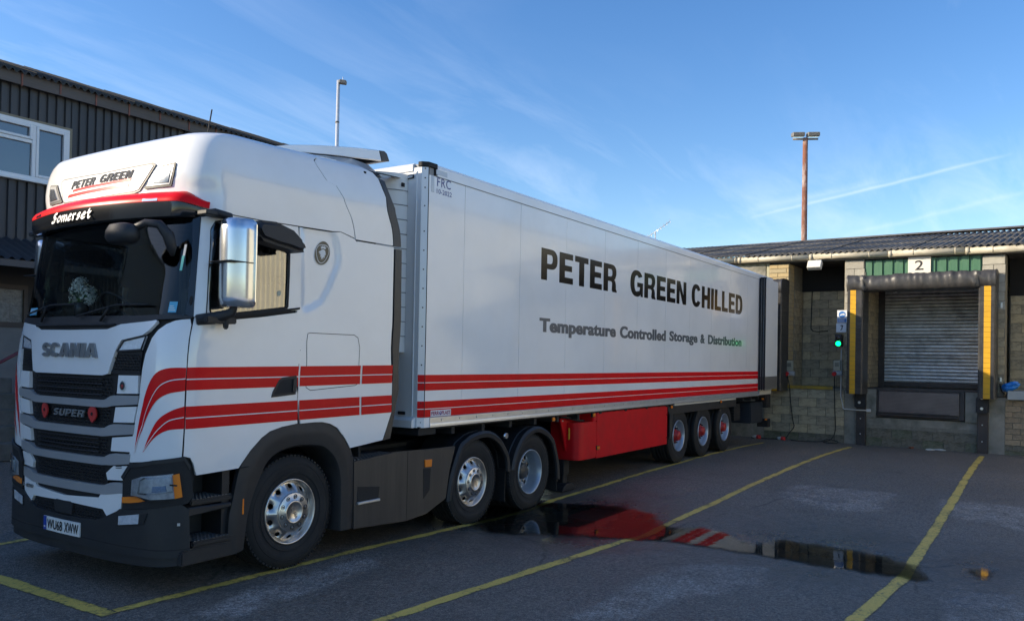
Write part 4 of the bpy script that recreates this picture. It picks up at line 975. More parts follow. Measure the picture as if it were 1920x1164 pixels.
# SUPER word, poppies, round badge, model number
ltext('SUPER', -.155, .315, 1.445, 1.504, SILVER, TRK, 0.004, depth=0.014, name='grille_letters', heavy=(.20, .18, .14, .22))
POPPY = mat('poppy_red', (0.50, 0.035, 0.03), 0.5)
for uc_ in (-.335, .415):
    q = [(uc_+.048*math.cos(a)*(1+.16*math.cos(2*a+.5)), 1.478+.062*math.sin(a)*(1+.10*math.sin(3*a))) for a in np.linspace(0, 2*PI, 26)[:-1]]
    pf = surf([q], 0.012, 0.012).build('poppy', POPPY, TRK, recalc=False)
    surf([[(uc_+.012*math.cos(a), 1.478+.014*math.sin(a)) for a in np.linspace(0, 2*PI, 13)[:-1]]], 0.016, 0.004).build('poppy_centre', MATTBLACK, pf, recalc=False)
ec = (.775, 1.712); eb = surf([[(ec[0]+.034*math.cos(a), ec[1]+.040*math.sin(a)*(1-.12*math.cos(a)**2)) for a in np.linspace(0, 2*PI, 25)[:-1]]], 0.008, 0.008).build('round_badge', CHROME, TRK, recalc=False)
surf([[(ec[0]+.027*math.cos(a), ec[1]+.032*math.sin(a)) for a in np.linspace(0, 2*PI, 25)[:-1]]], 0.0095, 0.002).build('badge_face', mat('badge_dark', (0.02, 0.02, 0.025), 0.2, coat=.5), eb, recalc=False)
surf([[(ec[0]+a*.03, ec[1]+b_*.04) for a, b_ in hd]], 0.0105, 0).build('badge_figure', mat('badge_red', (0.35, 0.03, 0.03), 0.3), eb, recalc=False)
ltext('S 450', -.83, -.565, .790, .822, SILVER, TRK, 0.006, depth=0.006, bold=0.02, shear=0.2, name='model_letters')
# bumper ------------------------------------------------------------------------
bp_ = [(0, .632), (.48, .640), (.575, .668), (.735, .733), (.77, .754), (1.70, .815), (1.84, .777), (1.86, .615), (1.885, .417), (1.30, .405), (.78, .405), (0, .425)]
bump = front('bumper', bp_, PLASTIC, off=0.014, thick=0.05)
front('bumper_lip', [(0, .424), (.78, .404), (1.30, .404), (1.885, .416), (1.88, .35), (1.3, .335), (.78, .33), (0, .345)], PLASTIC, off=-0.004, thick=0.05)
front('bumper_crease', [(0, .50), (.78, .475), (1.30, .47), (1.87, .48), (1.872, .47), (1.30, .460), (.78, .465), (0, .49)], MATTBLACK, off=0.0145, thick=0)
pl = surf([[(-.285, .483), (.290, .483), (.290, .596), (-.285, .596)]], 0.026, 0.010).build('number_plate', mat('plate_white', (0.74, 0.74, 0.72), 0.35), TRK, recalc=False)
surf([[(-.285, .484), (-.232, .484), (-.232, .595), (-.285, .595)]], 0.0275, 0).build('plate_band', mat('plate_blue', (0.02, 0.06, 0.35), 0.35), pl, recalc=False)
PLT = mat('plate_black', (0.012, 0.012, 0.012), 0.4)
ltext('WU68', -.215, .035, .500, .580, PLT, pl, 0.0275, bold=0.012, name='plate_letters'); ltext('XWW', .068, .275, .500, .580, PLT, pl, 0.0275, bold=0.012, name='plate_letters')
surf([[(-.275, .505), (-.245, .505), (-.245, .515), (-.275, .515)]], 0.029, 0).build('plate_mark', BADGEW, pl, recalc=False)
for s in (1, -1):
    f_ = (lambda q: q) if s == 1 else mir
    h = surf([f_(inset(TR['hl_housing'], 0.003))], 0.018, 0.05).build('headlight', MATTBLACK, TRK, recalc=False)
    surf([f_(ribbon([a, b_], .03)[0]) for a, b_ in zip(TR['hl_housing'][1:5], TR['hl_housing'][2:6])], 0.024, 0.012).build('lamp_brow', PLASTIC, h, recalc=False)
    surf([f_(TR['hl_lens'])], 0.019, 0.004).build('lamp_bowl', mat('lamp_bowl', (0.58, 0.60, 0.64), 0.2, metal=0.4, var=.25, vscale=20), h, recalc=False)
    surf([f_(inset(TR['hl_inner'], 0.008))], 0.024, 0.004).build('reflector', LENS, h, recalc=False)
    li = TR['hl_inner']; mu = (li[0][0]+li[3][0])/2
    surf([f_([(mu-.05, .905), (mu+.20, .915), (mu+.18, .965), (mu-.03, .955)])], 0.028, 0.003).build('led_strip', mat('lamp_blue_tint', (0.45, 0.58, 0.80), 0.08, metal=0.8), h, recalc=False)
    surf([f_(ribbon(TR['hl_inner']+[TR['hl_inner'][0]], 0.012)[k]) for k in range(6)], 0.030, 0.006).build('lamp_trim', CHROME, h, recalc=False)
    surf([f_(TR['amber_side'])], 0.030, 0.01).build('indicator', AMBER, h, recalc=False)
    surf([f_(ribbon([(1.50, 0.97), (1.62, 0.965)], .012)[0])], 0.032, 0.004).build('indicator_split', MATTBLACK, h, recalc=False)
    surf([f_(TR['amber_low'])], 0.026, 0.008).build('lower_indicator', AMBER, h, recalc=False)
    surf([f_(inset(TR['hl_lens'], -0.01))], 0.038, 0).build('lamp_cover', PLAINGLASS, h, recalc=False)
    fg = surf([f_(TR['fog'])], 0.020, 0.012).build('fog_lamp', MATTBLACK, TRK, recalc=False)
    surf([f_(TR['foglens'])], 0.024, 0.004).build('fog_lens', LENS, fg, recalc=False)
    surf([f_([(1.63, .655), (1.68, .655), (1.68, .675), (1.63, .675)])], 0.020, 0.008).build('bumper_sensor', ALU, TRK, recalc=False)
# step well beside the front wheel, wheel arch and skirts (side direction s) ------
NEAR, FAR = YC-1.25, YC+1.25
ARCH_O = [(-2.452, .345), (-2.455, .62), (-2.415, .80), (-2.352, 1.045), (-2.245, 1.185), (-2.135, 1.277), (-1.965, 1.352), (-1.715, 1.382), (-1.455, 1.376), (-1.30, 1.33), (-1.178, 1.228), (-1.052, 1.045), (-1.030, .77), (-1.040, .335)]
ARCH_I = [(-2.292, .365), (-2.24, .69), (-2.135, .93), (-2.07, 1.043), (-1.985, 1.112), (-1.85, 1.152), (-1.69, 1.164), (-1.475, 1.14), (-1.36, 1.085), (-1.265, .98), (-1.208, .79), (-1.20, .335)]
def ysd(s, d): return NEAR+d if s > 0 else FAR-d     # d metres inboard of that side
for s in (1, -1):
    # arch: outer face, rolled lip and inner liner
    bb = B(); O, I = dens(ARCH_O, 4), dens(ARCH_I, 4); nO = 60
    def resample(P, n_):
        P = [Vector(q) for q in P]; L = [0]
        for a, b_ in zip(P[:-1], P[1:]): L.append(L[-1]+(b_-a).length)
        out = []
        for k in range(n_):
            t_ = L[-1]*k/(n_-1); i = max(0, min(len(P)-2, int(np.searchsorted(L, t_))-1)); f_2 = (t_-L[i])/max(1e-9, L[i+1]-L[i]); out.append(P[i].lerp(P[i+1], f_2))
        return out
    O, I = resample(O, nO), resample(I, nO)
    prof = []
    for o_, i_ in zip(O, I):
        m1 = o_.lerp(i_, .35); m2 = o_.lerp(i_, .55); m3 = o_.lerp(i_, .92)
        prof.append([bb.bm.verts.new((q.x, ysd(s, d), q.y)) for q, d in ((o_, .06), (o_, .015), (m1, -.004), (m2, .000), (m3, .012), (i_, .035), (i_, .36))])
    for a, b_ in zip(prof[:-1], prof[1:]):
        for k in range(6): bb.bm.faces.new((a[k], b_[k], b_[k+1], a[k+1]))
    arch = bb.build('wheel_arch', PLASTIC, TRK, smooth=True)
    B().box(-2.335, -2.318, ysd(s, .0)-.004, ysd(s, .02), .66, .79).build('arch_reflector', AMBER, arch, bev=.003)
    for za in (1.045,):
        sb = B(); sb.tube([(-2.36, ysd(s, -.003), za), (-2.075, ysd(s, .018), za+.012)], 0.004, 5); sb.tube([(-1.26, ysd(s, .018), .99), (-1.05, ysd(s, .003), 1.03)], 0.004, 5); sb.build('arch_joint', SEAM, arch)
    # step box
    bb = B(); ya, yb = ysd(s, .30), ysd(s, .02)
    bb.box(-2.86, -2.43, min(ya, ysd(s, .34)), max(ya, ysd(s, .34)), .36, 1.22)
    bb.box(-2.50, -2.43, min(ysd(s, .30), ysd(s, .05)), max(ysd(s, .30), ysd(s, .05)), .36, 1.05)
    bb.build('step_well', PLASTIC, TRK)
    for z1, d0 in ((.835, .03), (.515, .0)):
        tr_ = B(); y_0, y_1 = sorted((ysd(s, d0), ysd(s, .30)))
        tr_.box(-2.80, -2.395, y_0, y_1, z1-.045, z1); stp = tr_.build('step', PLASTIC, TRK, bev=.012, seg=2, smooth=True)
        tb = B()
        for i in range(11):
            for j in range(5): tb.box(-2.775+i*.034, -2.775+i*.034+.020, y_0+.015+j*.05, y_0+.015+j*.05+.030, z1, z1+.006)
        tb.build('step_tread', mat('tread_grey', (0.10, 0.105, 0.11), 0.5), stp, kind='stuff')
    bb = B(); y_0, y_1 = sorted((ysd(s, -.012), ysd(s, .05)))
    bb.prism([(-2.90, .345), (-2.44, .350), (-2.432, .468), (-2.84, .470), (-2.90, .45)], 'y', y_0, y_1)
    bb.build('step_skirt', PLASTIC, TRK, bev=.01, seg=2, smooth=True)
    bb = B(); bb.prism([(-2.84, .715), (-2.44, .742), (-2.436, .775), (-2.84, .785)], 'y', *sorted((ysd(s, .0), ysd(s, .05)))); bb.build('step_beam', PLASTIC, TRK, bev=.008)
    # side skirt between front and middle axle
    bb = B(); bb.prism([(-1.03, .965), (-.43, 1.008), (.085, .993), (.60, .985), (.50, .72), (.44, .42), (.10, .300), (-.23, .275), (-1.015, .32)], 'y', *sorted((ysd(s, .015), ysd(s, .05))))
    sk = bb.build('side_skirt', SATIN, TRK, bev=.008, seg=2, smooth=True)
    for xs_ in (-.23,): B().box(xs_-.003, xs_+.003, *sorted((ysd(s, .0135), ysd(s, .02))), .29, .995).build('skirt_joint', SEAM, sk)
    B().prism([(-.965, .72), (-.655, .685), (-.675, .552), (-.97, .565)], 'y', *sorted((ysd(s, .0125), ysd(s, .02)))).build('skirt_foothold', MATTBLACK, sk)
    B().box(-.975, -.665, *sorted((ysd(s, -.01), ysd(s, .03))), .548, .572).build('foothold_plate', ALU, sk, bev=.004)
    B().prism([(.045, .885), (.165, .880), (.160, .800), (.05, .805)], 'y', *sorted((ysd(s, .002), ysd(s, .02)))).build('side_marker', AMBER, sk, bev=.003)
    B().prism([(.03, .79), (.155, .785), (.14, .55), (.04, .47)], 'y', *sorted((ysd(s, .0125), ysd(s, .02)))).build('skirt_vent', MATTBLACK, sk)
    B().box(-1.02, -.2, *sorted((ysd(s, .05), ysd(s, .55))), .94, .965).build('skirt_top', PLASTIC, sk)
    tb = B()
    for i in range(14):
        for j in range(5): tb.box(-.98+i*.05, -.98+i*.05+.032, *sorted((ysd(s, .06+j*.06), ysd(s, .10+j*.06))), .968, .978)
    tb.box(-.62, -.24, *sorted((ysd(s, .045), ysd(s, .06))), .968, .992)
    tb.build('catwalk_tread', mat('tread_grey', (0, 0, 0)), sk, kind='stuff')
# mirrors ------------------------------------------------------------------------
def loft_z(plans, name, m_, parent):
    """plans: list of (z, [(x, y)...]) with equal counts"""
    bb = B(); rr = [[bb.bm.verts.new((x, y, z)) for x, y in pl_] for z, pl_ in plans]
    for a, b_ in zip(rr[:-1], rr[1:]):
        for k in range(len(a)): bb.bm.faces.new((a[k], a[(k+1) % len(a)], b_[(k+1) % len(a)], b_[k]))
    bb.bm.faces.new(rr[0]); bb.bm.faces.new(rr[-1])
    return bb.build(name, m_, parent, smooth=True)
def mplan(sx, s):
    P = [(-2.50, .06), (-2.60, .03), (-2.69, .05), (-2.725, .11), (-2.715, .19), (-2.675, .255), (-2.615, .28), (-2.53, .28), (-2.49, .26)]
    cx_, cy_ = -2.60, .18
    return [(.035+cx_+(x-cx_)*sx, (NEAR-(cy_+(y-cy_)*sx)) if s > 0 else (FAR+(cy_+(y-cy_)*sx))) for x, y in P]
for s in (1, -1):
    mm_ = loft_z([(z, mplan(k, s)) for z, k in ((2.345, .80), (2.36, .93), (2.42, 1.0), (2.62, 1.0), (2.78, 1.0), (2.95, 1.0), (3.02, .95), (3.04, .80))], 'side_mirror', mat('mirror_chrome', (0.62, 0.64, 0.67), 0.2, metal=0.9, var=.05), TRK)
    sy = (lambda d: NEAR-d) if s > 0 else (lambda d: FAR+d)
    gl = B(); gl.box(-2.492, -2.484, *sorted((sy(.08), sy(.29))), 2.39, 3.0); gl.build('mirror_glass', CHROME, mm_)
    bb = B(); bb.box(-2.735, -2.505, *sorted((sy(.022), sy(.288))), 2.690, 2.698); bb.build('mirror_split', MATTBLACK, mm_, bev=.004)
    ar = B(); ar.tube([(-2.78, sy(-.03), 3.065), (-2.70, sy(.05), 3.09), (-2.60, sy(.12), 3.06)], .028, 8); ar.box(-2.80, -2.55, *sorted((sy(-.04), sy(.08))), 3.055, 3.095); ar.build('mirror_arm', PLASTIC, mm_, bev=.008, smooth=True)
    ar = B(); ar.tube([(-2.80, sy(-.02), 2.235), (-2.68, sy(.03), 2.255), (-2.60, sy(.15), 2.30), (-2.59, sy(.17), 2.36)], [.045, .05, .04, .028], 8); ar.tube([(-2.60, sy(.08), 2.25), (-2.60, sy(.08), 2.17)], [.03, .02], 8); ar.box(-2.78, -2.50, *sorted((sy(-.03), sy(.09))), 2.215, 2.265); ar.build('mirror_foot', PLASTIC, mm_, bev=.012, seg=2, smooth=True)
    # small kerb mirror above the door window
    km = B(); km.prism([(-2.46, 2.98), (-2.42, 3.055), (-2.24, 3.065), (-2.05, 3.02), (-1.93, 2.935), (-1.90, 2.86), (-1.99, 2.84), (-2.10, 2.86), (-2.22, 2.87), (-2.40, 2.90)], 'y', *sorted((sy(.05), sy(.26)))); kmo = km.build('kerb_mirror', PLASTIC, TRK, bev=.035, seg=3, smooth=True)
    B().tube([(-2.35, sy(-.02), 3.06), (-2.30, sy(.08), 3.03)], .03, 8).build('kerb_mirror_arm', PLASTIC, kmo)
# front-view mirror hung from the visor on its bow
fm = loft_z([(z, [(-3.20+.105*k*math.cos(a), .34+.165*k*math.sin(a)) for a in np.linspace(0, 2*PI, 15)[:-1]]) for z, k in ((2.80, .55), (2.81, .82), (2.845, 1.0), (2.90, .97), (2.94, .78), (2.955, .35))], 'front_mirror', PLASTIC, TRK)
B().tube([(-3.19, .25, 2.90), (-3.13, .16, 2.955), (-3.06, .09, 2.95), (-3.01, .05, 2.87), (-2.985, .04, 2.78), (-2.965, .06, 2.72)], [.03, .03, .035, .045, .038, .015], 8).build('front_mirror_arm', PLASTIC, fm)
# wipers
for (u0, u1, zz0, zz1, up_) in ((-.95, .05, 2.29, 2.36, .10), (.10, .96, 2.255, 2.345, .2)):
    wp = B(); wp.tube([SP(u0+(u1-u0)*k/12, zz0+(zz1-zz0)*min(1, k/7), 0.03) for k in range(13)], 0.008, 6); wp.tube([SP((u0+u1)/2-.1, 2.22, .02), SP((u0+u1)/2, (zz0+zz1)/2+.015, .045)], .011, 6)
    wp.build('wiper', MATTBLACK, TRK)
# stickers on the glass
for (a, b_, c, d, col_) in ((1.235, 1.375, 2.29, 2.375, (0.10, 0.42, 0.62)), (-1.02, -.80, 2.29, 2.355, (0.12, 0.45, 0.65)), (1.30, 1.345, 2.62, 2.74, (0.10, 0.45, 0.45)), (1.31, 1.35, 2.74, 2.83, (0.55, 0.58, 0.6))):
    st_ = surf([[(a, c), (b_, c), (b_, d), (a, d)]], -0.0015, 0).build('screen_sticker', mat('sticker%d' % int(a*1000+2000), col_, 0.5), TRK, recalc=False)
    if c < 2.4:
        for k in range(3): surf([[(a+.015, c+.015+k*.016), (b_-.02-.02*k, c+.015+k*.016), (b_-.02-.02*k, c+.021+k*.016), (a+.015, c+.021+k*.016)]], -0.0008, 0).build('sticker_print', BADGEW, st_, recalc=False)
surf([[(1.60+.028*math.cos(a), 2.385+.034*math.sin(a)) for a in np.linspace(0, 2*PI, 15)[:-1]]], .02, .015).build('grab_knob', MATTBLACK, TRK, recalc=False)
surf([[(2.675+.022*math.cos(a), 2.505+.025*math.sin(a)) for a in np.linspace(0, 2*PI, 19)[:-1]]], -.0100, 0).build('window_sticker', mat('sticker_olive', (0.45, 0.45, 0.34), 0.6), TRK, recalc=False)
# interior --------------------------------------------------------------------------
ip = B(); ip.prism([(-2.90, 2.10), (-2.88, 2.24), (-2.68, 2.29), (-2.45, 2.24), (-2.35, 2.05), (-2.35, 1.5), (-2.85, 1.5)], 'y', .26, 2.16); ip.build('dashboard', INTERIOR, TRK, bev=.03, seg=2, smooth=True)
sw = B()
ctr = Vector((-2.28, 1.83, 2.36)); ax = Vector((0.75, 0, 0.66)).normalized(); e1 = Vector((0, 1, 0)); e2 = ax.cross(e1)
sw.tube([ctr+(e1*math.cos(a)+e2*math.sin(a))*.225 for a in np.linspace(0, 2*PI, 33)], .016, 8, cap=False)
for a in (0, 2.2, 4.1): sw.tube([ctr, ctr+(e1*math.cos(a)+e2*math.sin(a))*.215], .02, 6)
sw.tube([ctr, ctr-ax*.35], .035, 8); sw.build('steering_wheel', mat('wheel_black', (0.02, 0.02, 0.02), 0.5), TRK)
for yy in (1.83, .62):
    st_ = B(); st_.box(-1.95, -1.45, yy-.25, yy+.25, 1.85, 2.0); st_.box(-1.50, -1.36, yy-.24, yy+.24, 1.98, 2.65); st_.box(-1.47, -1.37, yy-.13, yy+.13, 2.68, 2.88); st_.build('seat', CURTAIN, TRK, bev=.04, seg=2, smooth=True)
cb = B(); cb.box(-1.28, -1.25, .05, 2.37, 1.5, 3.2)
for k in range(30): cb.tube([(-1.29, .08+k*.078, 1.5), (-1.29, .08+k*.078, 3.2)], .02, 6)
cb.build('bunk_curtain', CURTAIN, TRK)
hb = B(); hb.box(-2.8, -1.9, .08, 2.34, 3.05, 3.12); hb.build('header_shelf', INTERIOR, TRK)
# flowers on the dashboard
FL = thing('flower_bunch', 'bunch of white flowers on the dashboard behind the windscreen', 'flowers', (-2.85, 1.50, 2.28))
WF = mat('white_petal', (0.95, 0.96, 0.90), 0.7); GF = mat('leaf_green', (0.10, 0.20, 0.06), 0.6)
B().lathe([(.0, 0), (.001, 0)], 0, 0, 4).bm.free()
pot = B(); pot.tube([(-2.85, 1.50, 2.27), (-2.85, 1.50, 2.40)], [.045, .065], 14); pot.build('pot', mat('pot_dark', (0.06, 0.06, 0.06), 0.4), FL)
for k, (dx, dy, dz_, r_) in enumerate(((0, .07, .22, .075), (.02, -.05, .20, .085), (-.02, .0, .28, .07), (.0, -.12, .15, .06), (.01, .13, .16, .055))):
    fb = B(); cc = Vector((-2.85+dx, 1.50+dy, 2.28+dz_))
    for i in range(170):
        v = Vector((random.gauss(0, 1), random.gauss(0, 1), random.gauss(0, 1))).normalized(); p0 = cc+v*r_*random.uniform(.55, 1.0)
        t1_ = v.orthogonal().normalized(); t2_ = v.cross(t1_); a = random.uniform(0, 6.3); e_ = (t1_*math.cos(a)+t2_*math.sin(a)); f_2 = v.cross(e_); sz = r_*.24
        fb.face([p0-e_*sz*.6, p0+f_2*sz*.5+v*sz*.35, p0+e_*sz*.6, p0-f_2*sz*.5+v*sz*.1])
    fb.build('bloom', WF, FL, recalc=False)
lf = B()
for i in range(40):
    c = Vector((-2.85+random.gauss(0, .04), 1.50+random.gauss(0, .09), 2.38+random.random()*.12)); d = Vector((random.gauss(0, 1), random.gauss(0, 1), random.gauss(0.4, .6))).normalized()*.07; w_ = d.orthogonal().normalized()*.018
    lf.face([c, c+d*.5+w_, c+d, c+d*.5-w_])
lf.build('foliage', GF, FL, recalc=False)

# wheels ---------------------------------------------------------------------------
def tyre_mesh(Rr, w, tread=True):
    bb = B(); rr = .288
    prof = [(rr, .012), (rr+.012, .002), (rr+.05, -.004), (rr+.10, -.010), (Rr-.10, -.012), (Rr-.055, -.006), (Rr-.022, .006), (Rr-.006, .020), (Rr, .038)]
    gro = []
    n_ = 5; gw = .010
    for k in range(1, n_):
        y = .038+(w-.076)*k/n_; gro += [(Rr, y-gw), (Rr-.012, y-gw*.7), (Rr-.012, y+gw*.7), (Rr, y+gw)]
    prof = prof+gro+[(a, w-b_) for a, b_ in reversed(prof)]
    bb.lathe(prof, 0, 0, 72)
    if tread:
        for k in range(72):
            a = 2*PI*k/72
            for sgn in (0, 1):
                yb = .006 if sgn == 0 else w-.034
                ca, sa = math.cos(a), math.sin(a); rot = Matrix(((ca, 0, -sa), (0, 1, 0), (sa, 0, ca)))
                c = rot @ Vector((Rr-.006, yb+.014, 0))
                r_ = bmesh.ops.create_cube(bb.bm, size=1.0)
                for v in r_['verts']: v.co = rot @ Vector((v.co.x*.016, v.co.y*.026, v.co.z*.026)) + c
    bmesh.ops.translate(bb.bm, verts=bb.bm.verts, vec=(0, 0, 0))
    # raised sidewall rings and lettering blocks
    for rad, hw in ((rr+.055, .003), (Rr-.075, .003)):
        bb.lathe([(rad-hw, -.009), (rad, -.0135), (rad+hw, -.009)], 0, 0, 72)
    return bb
def holes_ring(bb, r0, r1, n_, hr, rc, yfn, seg=16, squash=1.0):
    """annulus between r0 and r1 pierced by n_ round holes"""
    for k in range(n_):
        a0, a1 = 2*PI*k/n_, 2*PI*(k+1)/n_; am = (a0+a1)/2; out, inn = [], []
        cxh, czh = rc*math.cos(am), rc*math.sin(am)
        for i in range(seg):
            t_ = 2*PI*i/seg
            c, s2 = math.cos(t_), math.sin(t_); mxx = max(abs(c), abs(s2)); qa, qb = c/mxx, s2/mxx    # square boundary
            ang = am+qa*(a1-a0)/2; rad = (r0+r1)/2+qb*(r1-r0)/2
            out.append((rad*math.cos(ang), rad*math.sin(ang), rad))
            hx, hz = hr*c*squash, hr*s2
            rad2 = rc+hz; ang2 = am+hx/rc; inn.append((rad2*math.cos(ang2), rad2*math.sin(ang2), rad2))
        ov = [bb.bm.verts.new((x, yfn(r_), z)) for x, z, r_ in out]; iv = [bb.bm.verts.new((x, yfn(r_), z)) for x, z, r_ in inn]; dv = [bb.bm.verts.new((x, yfn(r_)+.012, z)) for x, z, r_ in inn]
        for i in range(seg):
            j = (i+1) % seg; bb.bm.faces.new((ov[i], ov[j], iv[j], iv[i])).smooth = True; bb.bm.faces.new((iv[i], iv[j], dv[j], dv[i]))
def place(bb, cx, y0, cz, s):
    """s = 1: outer face towards -Y"""
    for v in bb.bm.verts: v.co = Vector((v.co.x+cx, y0+v.co.y*s, v.co.z+cz))
    return bb
def wheel(kind, cx, cz, Rr, w, d, parent, s=1, side=None, spin=0.0):
    y0 = side
    t_ = place(tyre_mesh(Rr, w, kind == 'trailer' or True), cx, y0, cz, s).build('wheel', TYRE, parent)
    if kind in ('steer', 'mid'):
        bb = B(); bb.lathe([(.290, .010), (.2885, -.004), (.280, -.006), (.272, .004), (.262, .030), (.255, .040)], 0, 0, 64)
        holes_ring(bb, .170, .255, 10, .019, .224, lambda r: .040-.05*smooth(.255, .170, r) if False else .040-(.255-r)*.75, squash=1.35)
        bb.lathe([(.170, -.0238), (.165, -.03)], 0, 0, 64)
        place(bb, cx, y0, cz, s).build('rim', RIMALU, t_, smooth=False)
        bb = B(); bb.lathe([(.172, -.024), (.170, -.034), (.164, -.038), (.108, -.040), (.104, -.046), (.100, -.050), (.086, -.052), (.082, -.044), (.0005, -.046)], 0, 0, 64); hb_ = place(bb, cx, y0, cz, s).build('hub_cover', RIMALU, t_)
        nt_ = B()
        for k in range(10):
            a = 2*PI*k/10+spin; ring = B()
            x, z = .136*math.cos(a), .136*math.sin(a)
            nt_.lathe([(.021, -.038), (.020, -.043), (.0165, -.043), (.0165, -.030)], x, z, 12); nt_.lathe([(.0165, -.034), (.0005, -.034)], x, z, 8)
        place(nt_, cx, y0, cz, s).build('hub_openings', mat('nut_dark', (0.06, 0.058, 0.055), 0.35, metal=.6), hb_, kind='stuff')
        n2_ = B()
        for k in range(10):
            a = 2*PI*k/10+spin; x, z = .136*math.cos(a), .136*math.sin(a); n2_.lathe([(.010, -.035), (.010, -.046), (.006, -.049), (.0004, -.049)], x, z, 6, smooth=False)
        place(n2_, cx, y0, cz, s).build('wheel_nuts', mat('nut_steel', (0.30, 0.29, 0.28), 0.35, metal=.9), hb_, kind='stuff')
        V, F = text2d('SCANIA', 0.02, 0, 1.0); lt = B(); ang = R(-62)
        vs = [lt.bm.verts.new((((a-.5)*.125)*math.cos(ang)-((b_-.5)*.030)*math.sin(ang), -.0485, ((a-.5)*.125)*math.sin(ang)+((b_-.5)*.030)*math.cos(ang))) for a, b_ in V]
        for f in F:
            try: lt.bm.faces.new([vs[i] for i in f])
            except ValueError: pass
        place(lt, cx, y0, cz, s).build('hub_lettering', mat('hub_letter', (0.35, 0.34, 0.32), 0.5, metal=.8), hb_, recalc=False)
    else:
        dp = d; bb = B()
        bb.lathe([(.290, .010), (.289, -.004), (.281, -.006), (.273, .004), (.262, .035), (.255, .06), (.250, .09), (.243, dp-.02), (.236, dp)], 0, 0, 64)
        holes_ring(bb, .150, .236, 10, .030, .196, lambda r: dp-.012*(.236-r)/.086)
        bb.lathe([(.150, dp-.012), (.12, dp-.014), (.085, dp-.014)], 0, 0, 64)
        place(bb, cx, y0, cz, s).build('rim', RIMSTEEL, t_)
        bk = B(); bk.lathe([(.25, dp+.03), (.0005, dp+.03)], 0, 0, 40); place(bk, cx, y0, cz, s).build('brake_drum', MATTBLACK, t_)
        hb2 = B()
        if kind == 'drive': hb2.lathe([(.11, dp-.014), (.105, dp-.05), (.085, dp-.07), (.0005, dp-.072)], 0, 0, 40)
        else: hb2.lathe([(.125, dp-.014), (.12, dp-.05), (.10, dp-.065), (.095, dp-.10), (.080, dp-.115), (.075, dp-.13), (.0005, dp-.132)], 0, 0, 40)
        hbo = place(hb2, cx, y0, cz, s).build('hub', HUBRED if kind == 'trailer' else mat('hub_dark', (0.05, 0.05, 0.05), .5), t_)
        n2_ = B()
        for k in range(10):
            a = 2*PI*k/10+spin; x, z = .1675*math.cos(a), .1675*math.sin(a); ln = .075 if kind == 'trailer' else .04
            rr_ = .150; x, z = (.138 if kind == 'trailer' else .142)*math.cos(a), (.138 if kind == 'trailer' else .142)*math.sin(a)
            n2_.lathe([(.017, dp-.012), (.017, dp-.035), (.010, dp-.037), (.010, dp-ln), (.0004, dp-ln)], x, z, 8, smooth=False)
            if kind == 'trailer': n2_.box(x-.010, x+.038 if True else x, dp-.030, dp-.022, z-.004, z+.004)
        place(n2_, cx, y0, cz, s).build('wheel_nuts', MATTBLACK if kind == 'trailer' else mat('nut_steel', (0, 0, 0)), hbo, kind='stuff')
        if kind == 'trailer':
            q = B()
            for k in range(6):
                a = 2*PI*k/6; q.tube([(.085*math.cos(a), dp-.10, .085*math.sin(a)), (.085*math.cos(a), dp-.125, .085*math.sin(a))], .012, 6)
            place(q, cx, y0, cz, s).build('hub_bolts', HUBRED, hbo, kind='stuff')
    return t_
TY = .05
for s, sd_ in ((1, TY), (-1, 2.42-TY)):
    wheel('steer', -1.733, .5875, .500, .315, 0, TRK, s, sd_, spin=.2)
    wheel('mid', 1.040, .528, .495, .315, 0, TRK, s, sd_, spin=.5)
    wheel('drive', 2.341, .5085, .495, .60, .16, TRK, s, sd_)
# rear mudguards: middle and drive axle
for s in (1, -1):
    for pts in ([(.49, .372), (.55, .645), (.71, .962), (.83, 1.04), (.964, 1.090), (1.202, 1.118), (1.389, 1.088), (1.568, .995), (1.70, .86), (1.762, .768), (1.80, .590)],
                [(1.815, .589), (1.895, .793), (2.06, .985), (2.268, 1.078), (2.49, 1.093), (2.722, 1.010), (2.85, .92), (2.91, .845), (3.02, .574), (3.05, .329)]):
        D_ = dens(pts, 4); P2 = [Vector(q) for q in D_]; bb = B(); rr = []
        cen = Vector(((pts[0][0]+pts[-1][0])/2, .5))
        for q in P2:
            inn = (cen-q).normalized()
            y = lambda d: (NEAR+.03+d) if s > 0 else (2.42-.03-d+.04)
            rr.append([bb.bm.verts.new((a.x, y(d), a.y)) for a, d in ((q+inn*.085, .03), (q+inn*.075, .004), (q+inn*.03, -.004), (q, .02), (q+inn*.004, .10), (q-inn*.006, .11), (q-inn*.006, .2), (q+inn*.004, .21), (q+inn*.0, .55), (q+inn*.02, .55))])
        for a, b_ in zip(rr[:-1], rr[1:]):
            for k in range(9): bb.bm.faces.new((a[k], b_[k], b_[k+1], a[k+1]))
        bb.build('mudguard', PLASTIC, TRK, smooth=True)
    ys_ = sorted((NEAR+.01, NEAR+.06)) if s > 0 else (2.36, 2.41)
    B().tube([(1.625, ys_[0]-.01, 1.03), (1.625, ys_[1], 1.03)], .035, 12).build('mudguard_lamp', CHROME, TRK)
    fl = B(); fl.box(3.05, 3.065, *((.06, .55) if s > 0 else (1.87, 2.36)), .17, .62); fl.build('mud_flap', MATTBLACK, TRK)
    fl = B(); fl.box(1.78, 1.795, *((.08, .45) if s > 0 else (1.97, 2.34)), .19, .60); fl.build('mud_flap', MATTBLACK, TRK)
